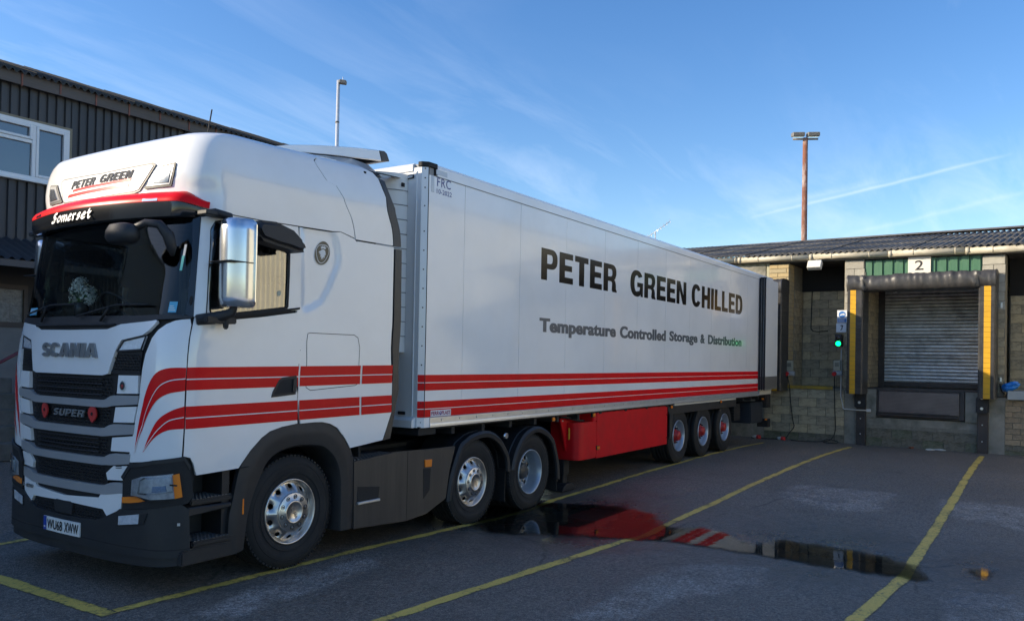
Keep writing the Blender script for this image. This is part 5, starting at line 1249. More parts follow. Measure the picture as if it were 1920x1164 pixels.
# chassis
ch = B()
for y in (.80, 1.55): ch.box(-2.6, 3.2, y, y+.08, .72, .98)
ch.box(-2.6, -2.45, .4, 2.0, .6, .95); ch.box(.7, 2.9, .75, 1.7, .60, .75); ch.tube([(-1.733, .3, .58), (-1.733, 2.1, .55)], .07, 8); ch.tube([(1.04, .3, .52), (1.04, 2.1, .52)], .08, 8); ch.tube([(2.341, .3, .51), (2.341, 2.1, .51)], .12, 8)
ch.box(-1.0, .45, .10, .60, .36, .90); ch.box(-1.0, .45, 1.85, 2.33, .36, .90)
ch.box(-.9, .5, .6, 1.85, .95, 1.0)
ch.build('chassis_frame', MATTBLACK, TRK, bev=.01)
fwp = B(); fwp.prism([(1.1, 1.10), (2.3, 1.10), (2.55, 1.02), (2.3, 1.06), (1.1, 1.05)], 'y', .85, 1.58); fwp.box(1.3, 2.1, .75, 1.68, .95, 1.06); fwp.build('fifth_wheel', MATTBLACK, TRK, bev=.01)
# air and electric lines up to the trailer
for k, (yy, col_) in enumerate(((.75, (.35, .02, .02)), (.85, (.02, .02, .02)), (.95, (.35, .28, .02)))):
    pts = [Vector((-.88, yy, 1.7)), Vector((-.7, yy-.05, 1.25)), Vector((-.45, yy-.15, 1.12)), Vector((-.2, yy-.3, 1.25)), Vector((-.03, .35, 1.55))]
    B().tube([tuple(q) for q in dens([tuple(p_) for p_ in pts], 5)] if False else pts, .014, 6).build('air_line', mat('line%d' % k, col_, .5), TRK)

# ------------------------------------------------------------------ refrigerated semi-trailer
TLR = thing('semi_trailer', 'long white refrigerated semi-trailer with black lettering backed onto the dock', 'trailer', (7.0, 1.3, 0.1))
TW, TL, TH, ZB = 2.6, 13.62, 4.073, 1.222
CH = 0.052                                  # chamfered front corner posts
core = B(); core.prism([(.02, CH+.012), (CH+.012, .012), (TL, .012), (TL, TW-.012), (CH+.012, TW-.012), (.02, TW-CH-.012)], 'z', 1.23, 4.06); core.build('body_core', mat('seam_grey', (0.25, 0.26, 0.27), 0.6), TLR)
X0 = .723; edges = [.058]+[X0+1.2*i for i in range(11)]+[13.60]
for side in (0, 1):
    for i, (a, b_) in enumerate(zip(edges[:-1], edges[1:])):
        y = (0.0, .02) if side == 0 else (TW-.02, TW)
        B().box(a+.0025, b_-.0025, *y, 1.334, 3.942).build('side_panel', TRWHITE, TLR)
    y = (-.006, .03) if side == 0 else (TW-.03, TW+.006)
    rl = B(); rl.prism([(y[0] if side == 0 else y[1], 3.950), (y[0] if side == 0 else y[1], 4.045), ((y[0]+.012) if side == 0 else (y[1]-.012), 4.073), (y[1] if side == 0 else y[0], 4.073), (y[1] if side == 0 else y[0], 3.950)], 'x', .20, 13.60); rl.build('top_rail', TRWHITE, TLR)
    gr = B(); gr.box(.20, 13.6, y[0]+.001 if side == 0 else y[1]-.004, y[0]+.004 if side == 0 else y[1]-.001, 3.941, 3.952); gr.build('rail_seam', mat('seam_grey', (0, 0, 0)), TLR)
    br = B(); yo = -.010 if side == 0 else TW+.010; yi = .05 if side == 0 else TW-.05
    br.prism([(yo, 1.264), (yo, 1.326), (yo*.3 if side == 0 else TW+.003, 1.331), (yi, 1.331), (yi, 1.222), (yo*1.6 if side == 0 else TW+.016, 1.222), (yo*1.6 if side == 0 else TW+.016, 1.240), (yo*1.2 if side == 0 else TW+.012, 1.258)], 'x', .145, 12.40); rail = br.build('bottom_rail', ALU, TLR)
    rv = B(); x = .35
    while x < 12.3:
        rv.tube([(x, yo-.001 if side == 0 else yo+.001, 1.296), (x, yo-.007 if side == 0 else yo+.007, 1.296)], [.013, .006], 8); x += .335
    rv.build('rail_rivets', ALU, rail, kind='stuff')
    br = B(); br.box(12.46, 13.5, *sorted((yo, yi)), 1.235, 1.325); br.build('rear_rail', mat('rail_cream', (0.62, 0.61, 0.56), .4), TLR)
# corner posts and front wall
for side in (0, 1):
    f_ = (lambda y: y) if side == 0 else (lambda y: TW-y)
    ps = B(); ps.prism([(0.0, f_(CH)), (CH, f_(0.0)), (CH+.03, f_(.03)), (.03, f_(CH+.03))], 'z', 1.334, 4.02); post = ps.build('corner_post', TRWHITE, TLR)
    rb = B(); n3 = Vector((-1, -1 if side == 0 else 1, 0)).normalized()
    for z in list(np.arange(1.28, 3.5, .205))+[3.604, 3.801, 3.904, 4.005]:
        c = Vector((CH*.52, f_(CH*.48), z)); rb.tube([c, c+n3*.006], [.008, .005], 8)
    rb.build('post_rivets', MATTBLACK, post, kind='stuff')
    ps = B(); ps.prism([(-.004, f_(CH-.002)), (CH-.002, f_(-.004)), (.150, f_(-.004)), (.150, f_(.03)), (.03, f_(.07)), (-.004, f_(.07))], 'z', 1.222, 1.330); ps.build('corner_shoe', TRWHITE, TLR)
    cpb = B(); cpb.prism([(-.008, f_(CH-.004)), (CH-.004, f_(-.008)), (.198, f_(-.012)), (.198, f_(.05)), (.05, f_(.10)), (-.008, f_(.10))], 'z', 4.026, 4.080); cpb.prism([(.158, f_(-.009)), (.176, f_(-.009)), (.176, f_(.03)), (.158, f_(.03))], 'z', 3.952, 4.028); cpb.build('corner_cap', MATTBLACK, TLR, bev=.006)
    se = B(); se.box(CH-.001, CH+.008, *sorted((f_(-.003), f_(.003))), 1.334, 4.02); se.build('post_seal', MATTBLACK, TLR)
    for (za, zb2) in ((1.620, 1.700), (1.709, 1.789), (1.334, 1.417), (1.426, 1.505)):
        sp = B(); o = .0015; sp.prism([(-o*.7, f_(CH-o*.7)), (CH-o*.7, f_(-o*.7)), (CH, f_(.0)), (0, f_(CH))], 'z', za, zb2); sp.build('post_stripe', TRRED, post)
fw_ = B(); fw_.box(0.0, .03, CH+.002, TW-CH-.002, 1.30, 4.02); fw_.build('front_wall', TRWHITE, TLR)
ft = B(); ft.prism([(-.012, 3.985), (-.012, 4.052), (.02, 4.073), (.05, 4.073), (.05, 3.985)], 'y', CH+.12, TW-CH-.12); ft.build('front_header', TRWHITE, TLR)
fr2 = B(); fr2.box(-.010, .0, .115, .125, 1.34, 3.98); fr2.box(-.010, .0, TW-.125, TW-.115, 1.34, 3.98); fr2.build('front_trim', TRWHITE, TLR)
ov = B(); ov.box(-.016, -.001, .15, .27, 3.905, 3.945); ovo = ov.build('front_lamp', mat('lamp_rim', (0.12, 0.12, 0.12), .4), TLR, bev=.012, seg=2); B().box(-.02, -.015, .165, .255, 3.914, 3.936).build('lamp_lens', LENS, ovo)
skb = B(); skb.prism([(-.06, 1.222), (-.06, 1.300), (-.01, 1.335), (.0, 1.335), (.0, 1.222)], 'y', .075, TW-.075); skb.build('front_skirt', TRWHITE, TLR)
for (y, z, w_, h_, m_) in ((.36, 1.53, .05, .11, BLACK), (.37, 1.42, .045, .06, mat('blue_socket', (0.03, 0.06, 0.22), .4)), (.21, 1.355, .10, .035, MATTBLACK)):
    B().box(-.02, 0, y, y+w_, z, z+h_).build('front_socket', m_, TLR, bev=.006)
# cooling unit: curved louvred housing on the front wall
fr_plan = [(-.002, .235), (-.07, .245), (-.16, .29), (-.30, .42), (-.36, .62), (-.38, 1.3), (-.36, 1.98), (-.30, 2.18), (-.16, 2.31), (-.07, 2.355), (-.002, 2.365)]
fb = B(); fb.prism(fr_plan, 'z', 2.02, 3.955)
fu = fb.build('cooling_unit', mat('unit_white', (0.74, 0.74, 0.72), .35, var=.04), TLR, bev=.01, smooth=True)
for z in np.arange(2.2, 3.9, .157):
    lv = B(); pts = [(x-.006 if .2 < y < 2.4 else x, y, z) for x, y in fr_plan]; lv.tube(pts, .006, 5); lv.build('unit_groove', mat('seam_grey', (0, 0, 0)), fu)
B().box(-.10, -.06, .235, .25, 3.81, 3.85).build('unit_latch', MATTBLACK, fu)
# stripes on the side
for side in (0, 1):
    y0, y1 = (-.0018, .0) if side == 0 else (TW, TW+.0018)
    for za, zb2 in ((1.620, 1.700), (1.709, 1.789), (1.334, 1.417), (1.426, 1.505)):
        B().box(.060, 12.42, y0, y1, za, zb2).build('red_stripe', TRRED, TLR)
    for za in (1.7015, 1.4185): B().box(.060, 12.42, y0, y1, za, za+.0060).build('pinstripe', PIN, TLR)
# lettering, near side and repeated on the far side
def side_text(body, x0, x1, z0, z1, m_, bold, name='lettering', space=1.0, d=.0022, heavy=None):
    text_on(body, lambda a, b_, k: Vector((x0+(x1-x0)*a, -d, z0+(z1-z0)*b_)), 0.0, name, m_, TLR, bold, 0.0, space, heavy)
    text_on(body, lambda a, b_, k: Vector((x1-(x1-x0)*a, TW+d, z0+(z1-z0)*b_)), 0.0, name, m_, TLR, bold, 0.0, space, heavy)
side_text('PETER', 2.44, 4.745, 3.035, 3.455, VINYL, .045, heavy=(.25, .20, .085))
side_text('GREEN', 5.24, 7.72, 3.030, 3.460, VINYL, .045, heavy=(.25, .20, .085))
side_text('CHILLED', 8.0, 11.15, 3.035, 3.470, VINYL, .045, heavy=(.25, .20, .085))
for dx_, dd_ in ((-.010, .0020), (.010, .0025)):
    side_text('Temperature', 2.42+.010+dx_, 4.735-.010+dx_, 2.285, 2.527, GREYVINYL, .036, space=1.06, d=dd_)
    side_text('Controlled', 4.875+.010+dx_, 6.76-.010+dx_, 2.335, 2.527, GREYVINYL, .036, space=1.06, d=dd_)
    side_text('Storage', 6.92+.010+dx_, 8.35-.010+dx_, 2.295, 2.527, GREYVINYL, .036, space=1.06, d=dd_)
    side_text('&', 8.50+.010+dx_, 8.765-.010+dx_, 2.345, 2.525, GREYVINYL, .030, d=dd_)
    side_text('Distribution', 8.94+.010+dx_, 11.12-.010+dx_, 2.340, 2.527, GREYVINYL, .036, space=1.06, d=dd_)
BLUET = mat('blue_ink', (0.035, 0.06, 0.24), .4)
side_text('FRC', .203, .446, 3.845, 3.945, BLUET, .004, space=1.12); side_text('10-2022', .196, .466, 3.765, 3.818, BLUET, .004)
fpz = B(); fpz.box(.164, .525, -.004, -.0018, 1.3355, 1.405); fpl = fpz.build('maker_plate', mat('plate_pale', (0.72, 0.70, 0.74), .4), TLR)
PURP = mat('plate_purple', (0.30, 0.05, 0.12), .4)
for body, xa, xb in (('FERR', .174, .312), ('PLAST', .358, .515)):
    text_on(body, lambda a, b_, k: Vector((xa+(xb-xa)*a, -.0046, 1.350+.042*b_)), 0, 'plate_letters', PURP, fpl, .04, 0, 1.0)
dsk = B(); dsk.bm.faces.new([dsk.bm.verts.new((.334+.021*math.cos(a), -.0046, 1.371+.024*math.sin(a))) for a in np.linspace(0, 2*PI, 19)[:-1]]); dsk.build('plate_dot', mat('plate_violet', (0.10, 0.03, 0.25), .4), fpl, recalc=False)
wq = B(); wq.face([(.318, -.0050, 1.392), (.330, -.0050, 1.395), (.344, -.0050, 1.368), (.338, -.0050, 1.362)]); wq.build('plate_fleck', BADGEW, fpl, recalc=False)
TAPE = mat('reflective_tape', (0.42, 0.46, 0.50), .3, metal=.3)
B().box(.175, .370, -.0085, -.0062, 3.968, 4.022).build('marker_tape', TAPE, TLR); B().box(.100, .150, -.0022, .0, 3.766, 3.94).build('marker_tape', TAPE, TLR)
# rear door, swung right round and latched along the side (near side and far side)
for side in (0, 1):
    f_ = (lambda y: y) if side == 0 else (lambda y: TW-y)
    dr_ = B(); dr_.box(12.435, 13.50, *sorted((f_(-.155), f_(-.045))), 1.665, 3.965); rd = dr_.build('rear_door', TRWHITE, TLR, bev=.006)
    B().box(12.435, 13.50, *sorted((f_(-.158), f_(-.045))), 1.368, 1.662).build('door_kick_plate', mat('kick_grey', (0.22, 0.21, 0.20), .4, metal=.4), rd)
    for k in range(3): B().box(12.400, 12.436, *sorted((f_(-.165+.055*k), f_(-.123+.055*k))), 1.35, 3.985).build('door_gasket', mat('rubber_dark', (0.018, 0.019, 0.022), .6), rd, bev=.010, seg=2)
    B().box(12.40, 12.52, *sorted((f_(-.152), f_(-.04))), 3.966, 3.99).build('door_edge_cap', MATTBLACK, rd)
    B().tube([(12.36, f_(-.02), 1.24), (12.42, f_(-.03), 1.25), (12.43, f_(-.03), 1.33)], .018, 6).build('door_holder', ALU, rd)
# undercarriage
uc = B(); uc.box(.0, 13.5, .02, TW-.02, 1.20, 1.232)
for y in (.95, 1.55): uc.box(3.2, 13.3, y, y+.10, .80, 1.20)
for x in np.arange(.6, 13.4, .6): uc.box(x, x+.06, .04, TW-.04, 1.12, 1.20)
for x in (7.607, 8.915, 10.22): uc.tube([(x, .35, .613), (x, 2.25, .613)], .075, 8); uc.box(x-.45, x-.38, .93, 1.67, .55, 1.0)
uc.box(0.0, .3, .03, TW-.03, 1.14, 1.222)
uc.build('chassis_frame', MATTBLACK, TLR)
for i, x in enumerate((7.607, 8.915, 10.22)):
    for s, sd_ in ((1, .06), (-1, TW-.06)): wheel('trailer', x, .613, .500, .385, .115, TLR, s, sd_, spin=.3*i)
for side in (0, 1):
    f_ = (lambda y: y) if side == 0 else (lambda y: TW-y)
    # landing leg on its red bracket
    lb = B(); lb.prism([(3.38, 1.205), (4.05, 1.205), (4.0, 1.0), (3.915, .63), (3.60, .655), (3.50, .95)], 'y', *sorted((f_(.22), f_(.26)))); lbo = lb.build('leg_bracket', BOXRED, TLR, bev=.008)
    bl = B()
    for x, z in ((3.66, .70), (3.88, .68), (3.64, .78), (3.90, .80), (3.48, 1.10)): bl.tube([(x, f_(.22), z), (x, f_(.21), z)], .012, 6)
    bl.build('bracket_bolts', ALU, lbo, kind='stuff')
    lg = B(); lg.box(3.64, 3.80, *sorted((f_(.27), f_(.40))), .30, 1.2); lg.box(3.66, 3.78, *sorted((f_(.29), f_(.38))), .16, .35); lg.prism([(3.52, .07), (3.94, .07), (3.90, .13), (3.80, .18), (3.64, .18), (3.56, .13)], 'y', *sorted((f_(.22), f_(.45)))); lg.build('landing_leg', MATTBLACK, TLR, bev=.01)
    yl = B(); yl.prism([(3.60, .99), (3.68, 1.0), (3.70, .96), (3.80, .955), (3.82, .995), (3.905, .98), (3.86, .915), (3.80, .835), (3.68, .825), (3.66, .845), (3.60, .82)], 'y', *sorted((f_(.17), f_(.19)))); ylo = yl.build('leg_gear_plate', YELLOWP, TLR, bev=.006)
    B().tube([(3.745, f_(.165), .91), (3.745, f_(.20), .91)], .038, 12).build('gear_hole', MATTBLACK, ylo)
    B().tube([(3.30, f_(.16), 1.165), (3.50, f_(.15), 1.15), (3.75, f_(.15), 1.10), (3.98, f_(.14), 1.08)], .018, 6).build('crank_handle', MATTBLACK, TLR)
    # red pallet box with its rounded front
    pb = B(); pb.box(4.185, 6.94, *sorted((f_(.02), f_(.55))), .513, 1.192); po = pb.build('pallet_box', BOXRED, TLR, bev=.006)
    for x in (4.25, 5.15, 5.98, 6.86): B().box(x, x+.07, *sorted((f_(.012), f_(.03))), 1.175, 1.205).build('box_hinge', MATTBLACK, po)
    for z in (1.02, .62): B().box(6.90, 6.912, *sorted((f_(.015), f_(.03))), z, z+.03).build('box_catch', MATTBLACK, po)
    pf = B(); pf.prism([(3.62, f_(.14)), (3.64, f_(.07)), (3.70, f_(.03)), (3.80, f_(.02)), (4.178, f_(.02)), (4.178, f_(.50)), (3.62, f_(.50))], 'z', .525, 1.07); pf.prism([(4.055, f_(.02)), (4.178, f_(.02)), (4.178, f_(.5)), (4.055, f_(.5))], 'z', 1.069, 1.195); pf.build('box_nose', BOXRED, TLR, bev=.012, seg=2, smooth=True)
    # panel over the trailer wheels
    g1 = B(); g1.prism([(6.985, 1.175), (10.86, 1.175), (10.865, 1.03), (7.215, 1.03), (7.13, .60), (7.075, .60), (7.06, 1.03), (6.985, 1.10)], 'y', *sorted((f_(.02), f_(.045)))); g1.box(7.0, 10.86, *sorted((f_(.045), f_(.50))), 1.15, 1.18); go = g1.build('wheel_guard', PLASTIC, TLR, bev=.004)
    B().box(7.25, 10.82, *sorted((f_(.01), f_(.05))), 1.182, 1.215).build('guard_strip', mat('rail_cream', (0, 0, 0)), TLR)
    for x, z in ((2.84, 1.168), (4.04, 1.168), (7.09, 1.168), (9.80, 1.168), (4.20, .672)): 
        lh = B(); lh.box(x-.035, x+.035, *sorted((f_(-.012), f_(.03))), z-.025, z+.025); lo = lh.build('side_lamp', AMBER, TLR, bev=.008, seg=2)
        B().box(x-.04, x+.04, *sorted((f_(.003), f_(.03))), z-.032, z+.032).build('lamp_base', MATTBLACK, lo)
    # boxes and bumper behind the wheels
    tb = B(); tb.box(11.05, 11.45, *sorted((f_(.12), f_(.5))), .70, 1.06)
    for z in (.74, .80, .86, .92): tb.box(11.0, 11.47, *sorted((f_(.11), f_(.2))), z, z+.03)
    tb.build('valve_cabinet', MATTBLACK, TLR)
    tk = B(); tk.box(12.1, 12.43, *sorted((f_(.06), f_(.6))), .58, 1.06); tk.box(12.46, 13.15, *sorted((f_(.08), f_(.6))), .56, 1.055); tk.build('rear_locker', mat('locker_blue_black', (0.016, 0.022, 0.034), .45, var=.15), TLR, bev=.02, seg=2)
    rb = B(); rb.box(13.25, 13.60, *sorted((f_(.02), f_(.3))), .9, 1.22); rb.box(13.42, 13.6, *sorted((f_(.02), f_(.3))), .42, .62); rb.build('rear_bumper', MATTBLACK, TLR, bev=.01)
    for x, z in ((12.92, 1.11), (13.22, .60)): B().box(x, x+.03, *sorted((f_(.0), f_(.05))), z, z+.035).build('side_lamp', AMBER, TLR)

# ------------------------------------------------------------------ loading dock (local frame: x along the wall, y into the building)
DL, DR_ = (15.108, 0.0, 0.0), R(-92.918)
def dthing(name, label, cat, group=None): return thing(name, label, cat, DL, DR_, group, local=True)
def dput(bb, name, m_, label, cat, group=None, **k):
    """a thing that is one mesh, built in dock coordinates"""
    bm = bb.bm; xs = [v.co.x for v in bm.verts]; ys = [v.co.y for v in bm.verts]; zs = [v.co.z for v in bm.verts]
    base = Vector(((min(xs)+max(xs))/2, (min(ys)+max(ys))/2, min(zs)))
    o = bb.build(name, m_, None, **k)
    o.location = Vector(DL)+Matrix.Rotation(DR_, 3, 'Z') @ base; o.rotation_euler = (0, 0, DR_)
    return tag(o, label, cat, group)
BLK = [mat('block_a', (0.42, 0.36, 0.245), .9, var=.16, vscale=5, bump=.5, bscale=60, dirt=(0.12, 0.11, 0.08), dscale=1.9, damt=.7),
       mat('block_b', (0.35, 0.305, 0.215), .9, var=.16, vscale=5, bump=.5, bscale=60, dirt=(0.10, 0.095, 0.07), dscale=1.7, damt=.7),
       mat('block_c', (0.47, 0.39, 0.25), .9, var=.14, vscale=5, bump=.5, bscale=60, dirt=(0.12, 0.105, 0.07), dscale=3, damt=.5)]
BLKY = [mat('block_yellow_a', (0.47, 0.36, 0.19), .9, var=.10, vscale=6, bump=.4, bscale=60, dirt=(0.3, 0.24, 0.14), dscale=3, damt=.5), mat('block_yellow_b', (0.40, 0.33, 0.20), .9, var=.12, vscale=6, bump=.4, bscale=60)]
BLKG = [mat('block_grey_a', (0.40, 0.38, 0.32), .9, var=.10, vscale=6, bump=.4, bscale=60, dirt=(0.2, 0.19, 0.15), dscale=3, damt=.5), mat('block_grey_b', (0.34, 0.32, 0.27), .9, var=.12, vscale=6, bump=.4, bscale=60)]
BRK = [mat('brick_a', (0.30, 0.23, 0.15), .9, var=.2, vscale=9, bump=.5, bscale=70, dirt=(0.10, 0.09, 0.06), dscale=3, damt=.5), mat('brick_b', (0.35, 0.265, 0.17), .9, var=.2, vscale=9, bump=.5, bscale=70)]
MOSSB = [mat('block_mossy', (0.15, 0.15, 0.105), .9, var=.3, vscale=6, bump=.5, bscale=60, dirt=(0.045, 0.060, 0.022), dscale=2.2, damt=.8), mat('block_damp', (0.17, 0.155, 0.12), .85, var=.3, vscale=6, bump=.5, bscale=60, dirt=(0.04, 0.045, 0.025), dscale=2.2, damt=.8)]
MORTAR = mat('mortar', (0.20, 0.185, 0.15), .95, var=.2, vscale=12, bump=.3, bscale=90)
CONC = mat('concrete', (0.26, 0.245, 0.205), .9, var=.22, vscale=3, bump=.3, bscale=40, dirt=(0.075, 0.078, 0.055), dscale=1.6, damt=.8)
STEEL = mat('dark_steel', (0.055, 0.05, 0.05), .55, metal=.5, var=.25, vscale=6, bump=.1, bscale=60, dirt=(0.09, 0.06, 0.045), dscale=5, damt=.5)
_bm = {}
def brickmesh(key, m_):
    k = (key, m_.name)
    if k not in _bm:
        bb = B(); bb.box(-.5, .5, -.5, .5, -.5, .5); bm = bb.bm
        bmesh.ops.bevel(bm, geom=bm.edges[:], offset=.025, segments=1, affect='EDGES')
        me = bpy.data.meshes.new('block'); bm.to_mesh(me); bm.free(); me.materials.append(m_); _bm[k] = me
    return _bm[k]
def courses(parent, x0, x1, z0, z1, yf, axis_='x', bl=.44, bh=.215, joint=.011, mats=BLK, depth=.05, zmat=None, name='block', stagger=True):
    """blocks laid in bond on the face at y = yf (axis x) or on the cheek at x = yf (axis y), each its own piece"""
    nrow = max(1, round((z1-z0)/(bh+joint))); hh = (z1-z0)/nrow
    for r in range(nrow):
        x = x0-(bl+joint)/2 if (r % 2 and stagger) else x0
        while x < x1-.02:
            a, b_ = max(x, x0), min(x+bl+joint, x1)
            if b_-a > .05:
                ms = zmat(z0+hh*(r+.5), (a+b_)/2) if zmat else mats
                o = bpy.data.objects.new(name, brickmesh(0, random.choice(ms))); COL.objects.link(o); o.parent = parent
                pr = depth/2-random.uniform(.004, .010)
                if axis_ == 'x': o.location = ((a+b_)/2, yf+pr, z0+hh*(r+.5)); o.scale = (b_-a-joint, depth, hh-joint)
                else: o.location = (yf+(pr if axis_ == 'y' else -pr), (a+b_)/2, z0+hh*(r+.5)); o.scale = (depth, b_-a-joint, hh-joint)
                o.rotation_euler = (random.gauss(0, .002), random.gauss(0, .003), random.gauss(0, .002))
            x += bl+joint
DK = dthing('loading_dock_building', 'low blockwork loading dock building with corrugated grey roof behind the truck', 'building')
def dwall(name, bb, m_=MORTAR): return bb.build(name, m_, DK)
# platform wall beside bay 2 (lower left), pier 1, recess
w = B(); w.box(-.62, 1.44, .012, .30, -.15, 1.335); wl1 = dwall('platform_wall', w)
courses(wl1, -.60, 1.43, -.02, 1.335, 0.0, zmat=lambda z, x: MOSSB if z < .30 else BLK)
w = B(); w.box(-3.2, -.62, .012, .30, -.15, 4.6); wl0 = dwall('bay_wall', w, CONC)
w = B(); w.box(-.515, .0, .012, .45, 1.335, 4.60); p1 = dwall('pier_front', w)
courses(p1, -.515, -.002, 1.40, 4.60, 0.0, mats=BLKY, bl=.44, bh=.105, zmat=lambda z, x: BLKY)
courses(p1, .012, .45, 1.40, 4.60, .0, axis_='n', mats=BLKY, bl=.22, bh=.105)
w = B(); w.box(.0, .012, .45, 1.30, 1.335, 3.95); w.box(-.02, .0, .45, 1.3, 1.335, 4.6); rl_ = dwall('recess_cheek', w)
courses(rl_, .46, 1.28, 1.40, 3.95, .012, axis_='n', mats=BLK)
w = B(); w.box(.0, 1.45, 1.215, 1.4, 1.335, 3.95); w.box(.0, 1.45, 1.30, 1.5, 3.95, 4.7); rb_ = dwall('recess_back', w)
courses(rb_, .03, 1.42, 1.40, 3.95, 1.2, mats=BLK)
w = B(); w.box(-.05, 1.45, .02, 1.3, 1.30, 1.345); w.box(-.05, 1.45, -.01, .05, 1.346, 1.375); dwall('platform_floor', w, CONC)
B().box(-.05, 1.145, -.035, -.012, 1.345, 1.425).build('yellow_edge', mat('edge_yellow', (0.42, 0.27, 0.03), .6, var=.2, vscale=8, dirt=(0.06, 0.055, 0.04), dscale=4, damt=.7), DK)
B().box(-.60, -.06, -.03, -.012, 1.345, 1.44).build('platform_edge', mat('edge_slate', (0.07, 0.085, 0.10), .5), DK)
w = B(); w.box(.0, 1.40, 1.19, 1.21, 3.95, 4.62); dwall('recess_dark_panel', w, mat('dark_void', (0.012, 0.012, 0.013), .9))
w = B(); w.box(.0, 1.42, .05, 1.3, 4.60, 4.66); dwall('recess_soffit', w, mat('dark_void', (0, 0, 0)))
# pier 2, bay 2, pier 3
w = B(); w.box(1.412, 1.87, .012, .5, 1.335, 4.60); p2 = dwall('pier_middle', w)
courses(p2, 1.402, 1.872, 1.40, 4.60, 0.0, zmat=lambda z, x: BLKG if z > 3.2 else BLK, bl=.44, bh=.20)
courses(p2, .012, .50, 1.40, 4.60, 1.402, axis_='y', mats=BLK)
w = B(); w.box(4.43, 4.885, .012, .5, 1.335, 4.55); p3 = dwall('pier_right', w)
courses(p3, 4.425, 4.888, 1.40, 4.55, 0.0, zmat=lambda z, x: BLKG if z > 3.2 else BLK, bl=.44, bh=.20)
w = B(); w.box(1.84, 1.895, .012, 1.62, 1.335, 4.3); rv1 = dwall('bay_cheek', w)
courses(rv1, .02, 1.55, 1.42, 4.15, 1.905, axis_='n', mats=BLK, bl=.22, bh=.105)
w = B(); w.box(4.42, 4.47, .012, 1.62, 1.335, 4.3); rv2 = dwall('bay_cheek', w)
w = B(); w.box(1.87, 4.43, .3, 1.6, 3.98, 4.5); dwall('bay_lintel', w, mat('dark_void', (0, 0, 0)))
# wall below bay 2: concrete with old block courses showing at the foot
w = B(); w.box(1.44, 1.86, .0, .3, -.15, 1.335); w.box(1.95, 2.18, -.02, .3, .70, 1.40); w.box(4.11, 4.36, -.02, .3, .70, 1.40); w.box(1.86, 4.52, .03, .3, -.15, .70); w.box(4.52, 4.90, -.0, .3, -.15, 1.30); dwall('dock_face', w, CONC)
w = B(); w.box(1.86, 4.5, .025, .3, -.15, .52); wf = dwall('dock_foot', w)
courses(wf, 1.86, 4.50, -.02, .44, .012, zmat=lambda z, x: MOSSB, depth=.04)
w = B(); w.box(4.90, 9.0, .012, .3, -.15, 1.25); w.box(4.885, 9, 1.2, 1.4, 1.2, 3.75); wr = dwall('right_wall', w)
courses(wr, 4.90, 6.2, -.02, 1.24, 0.0, mats=BRK, bl=.30, bh=.12, zmat=lambda z, x: MOSSB if z < .2 else BRK)
courses(wr, 4.90, 6.2, 1.28, 3.70, 1.19, mats=BLK)
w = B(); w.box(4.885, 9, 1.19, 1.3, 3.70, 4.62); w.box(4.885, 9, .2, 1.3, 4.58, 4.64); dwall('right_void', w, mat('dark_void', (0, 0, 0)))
w = B(); w.box(4.9, 9, .0, 1.3, 1.22, 1.28); dwall('right_platform', w, CONC)
# roller shutter: each slat a piece
SLAT = [mat('shutter_a', (0.60, 0.61, 0.60), .42, metal=.35, var=.12, vscale=7, dirt=(0.16, 0.16, 0.155), dscale=2.2, damt=.6), mat('shutter_b', (0.68, 0.70, 0.71), .38, metal=.4, var=.10, vscale=7, dirt=(0.2, 0.2, 0.19), dscale=2.6, damt=.5), mat('shutter_c', (0.50, 0.50, 0.49), .45, metal=.3, var=.14, vscale=7, dirt=(0.12, 0.12, 0.115), dscale=2, damt=.7)]
SY, SZ0, SZ1, SX0, SX1 = 1.50, 1.505, 3.93, 2.06, 4.30
shb = B(); shb.box(SX0-.25, SX0+.005, SY-.08, SY+.06, 1.40, 4.0); shb.box(SX1-.005, SX1+.15, SY-.08, SY+.06, 1.40, 4.0); shb.box(SX0-.25, SX1+.15, SY-.12, SY+.2, SZ1, 4.2)
shut = shb.build('roller_shutter', STEEL, DK)
nS = 27; hS = (SZ1-SZ0-.06)/nS
for k in range(nS):
    z = SZ0+.06+k*hS; h = hS*.93; d0 = SY-.02+random.gauss(0, .0015)
    bb = B(); bb.prism([(d0, z), (d0-.012, z+h*.14), (d0-.022, z+h*.5), (d0-.018, z+h*.8), (d0-.004, z+h*.95), (d0+.012, z+h), (d0+.012, z)], 'x', SX0, SX1)
    bb.build('slat', SLAT[2] if k > 18 else SLAT[(0, 1, 0, 1, 1, 0, 0, 2, 1, 0, 1, 0, 0, 2, 0, 1, 0, 2, 2)[k]], shut, smooth=True)  # upper slats all take the darkest tone: header shade put into the colour
B().box(SX0, SX1, SY-.05, SY, SZ0-.06, SZ0+.057).build('bottom_bar', STEEL, shut)
bk_ = B(); bk_.box(SX0, SX1, SY-.004, SY+.012, SZ0-.06, 4.0); bk_.build('shutter_back', STEEL, shut)
for x in (2.28, 4.12): B().box(x, x+.09, SY-.22, SY-.12, 3.86, 3.91).build('shutter_bracket', ALU, shut)
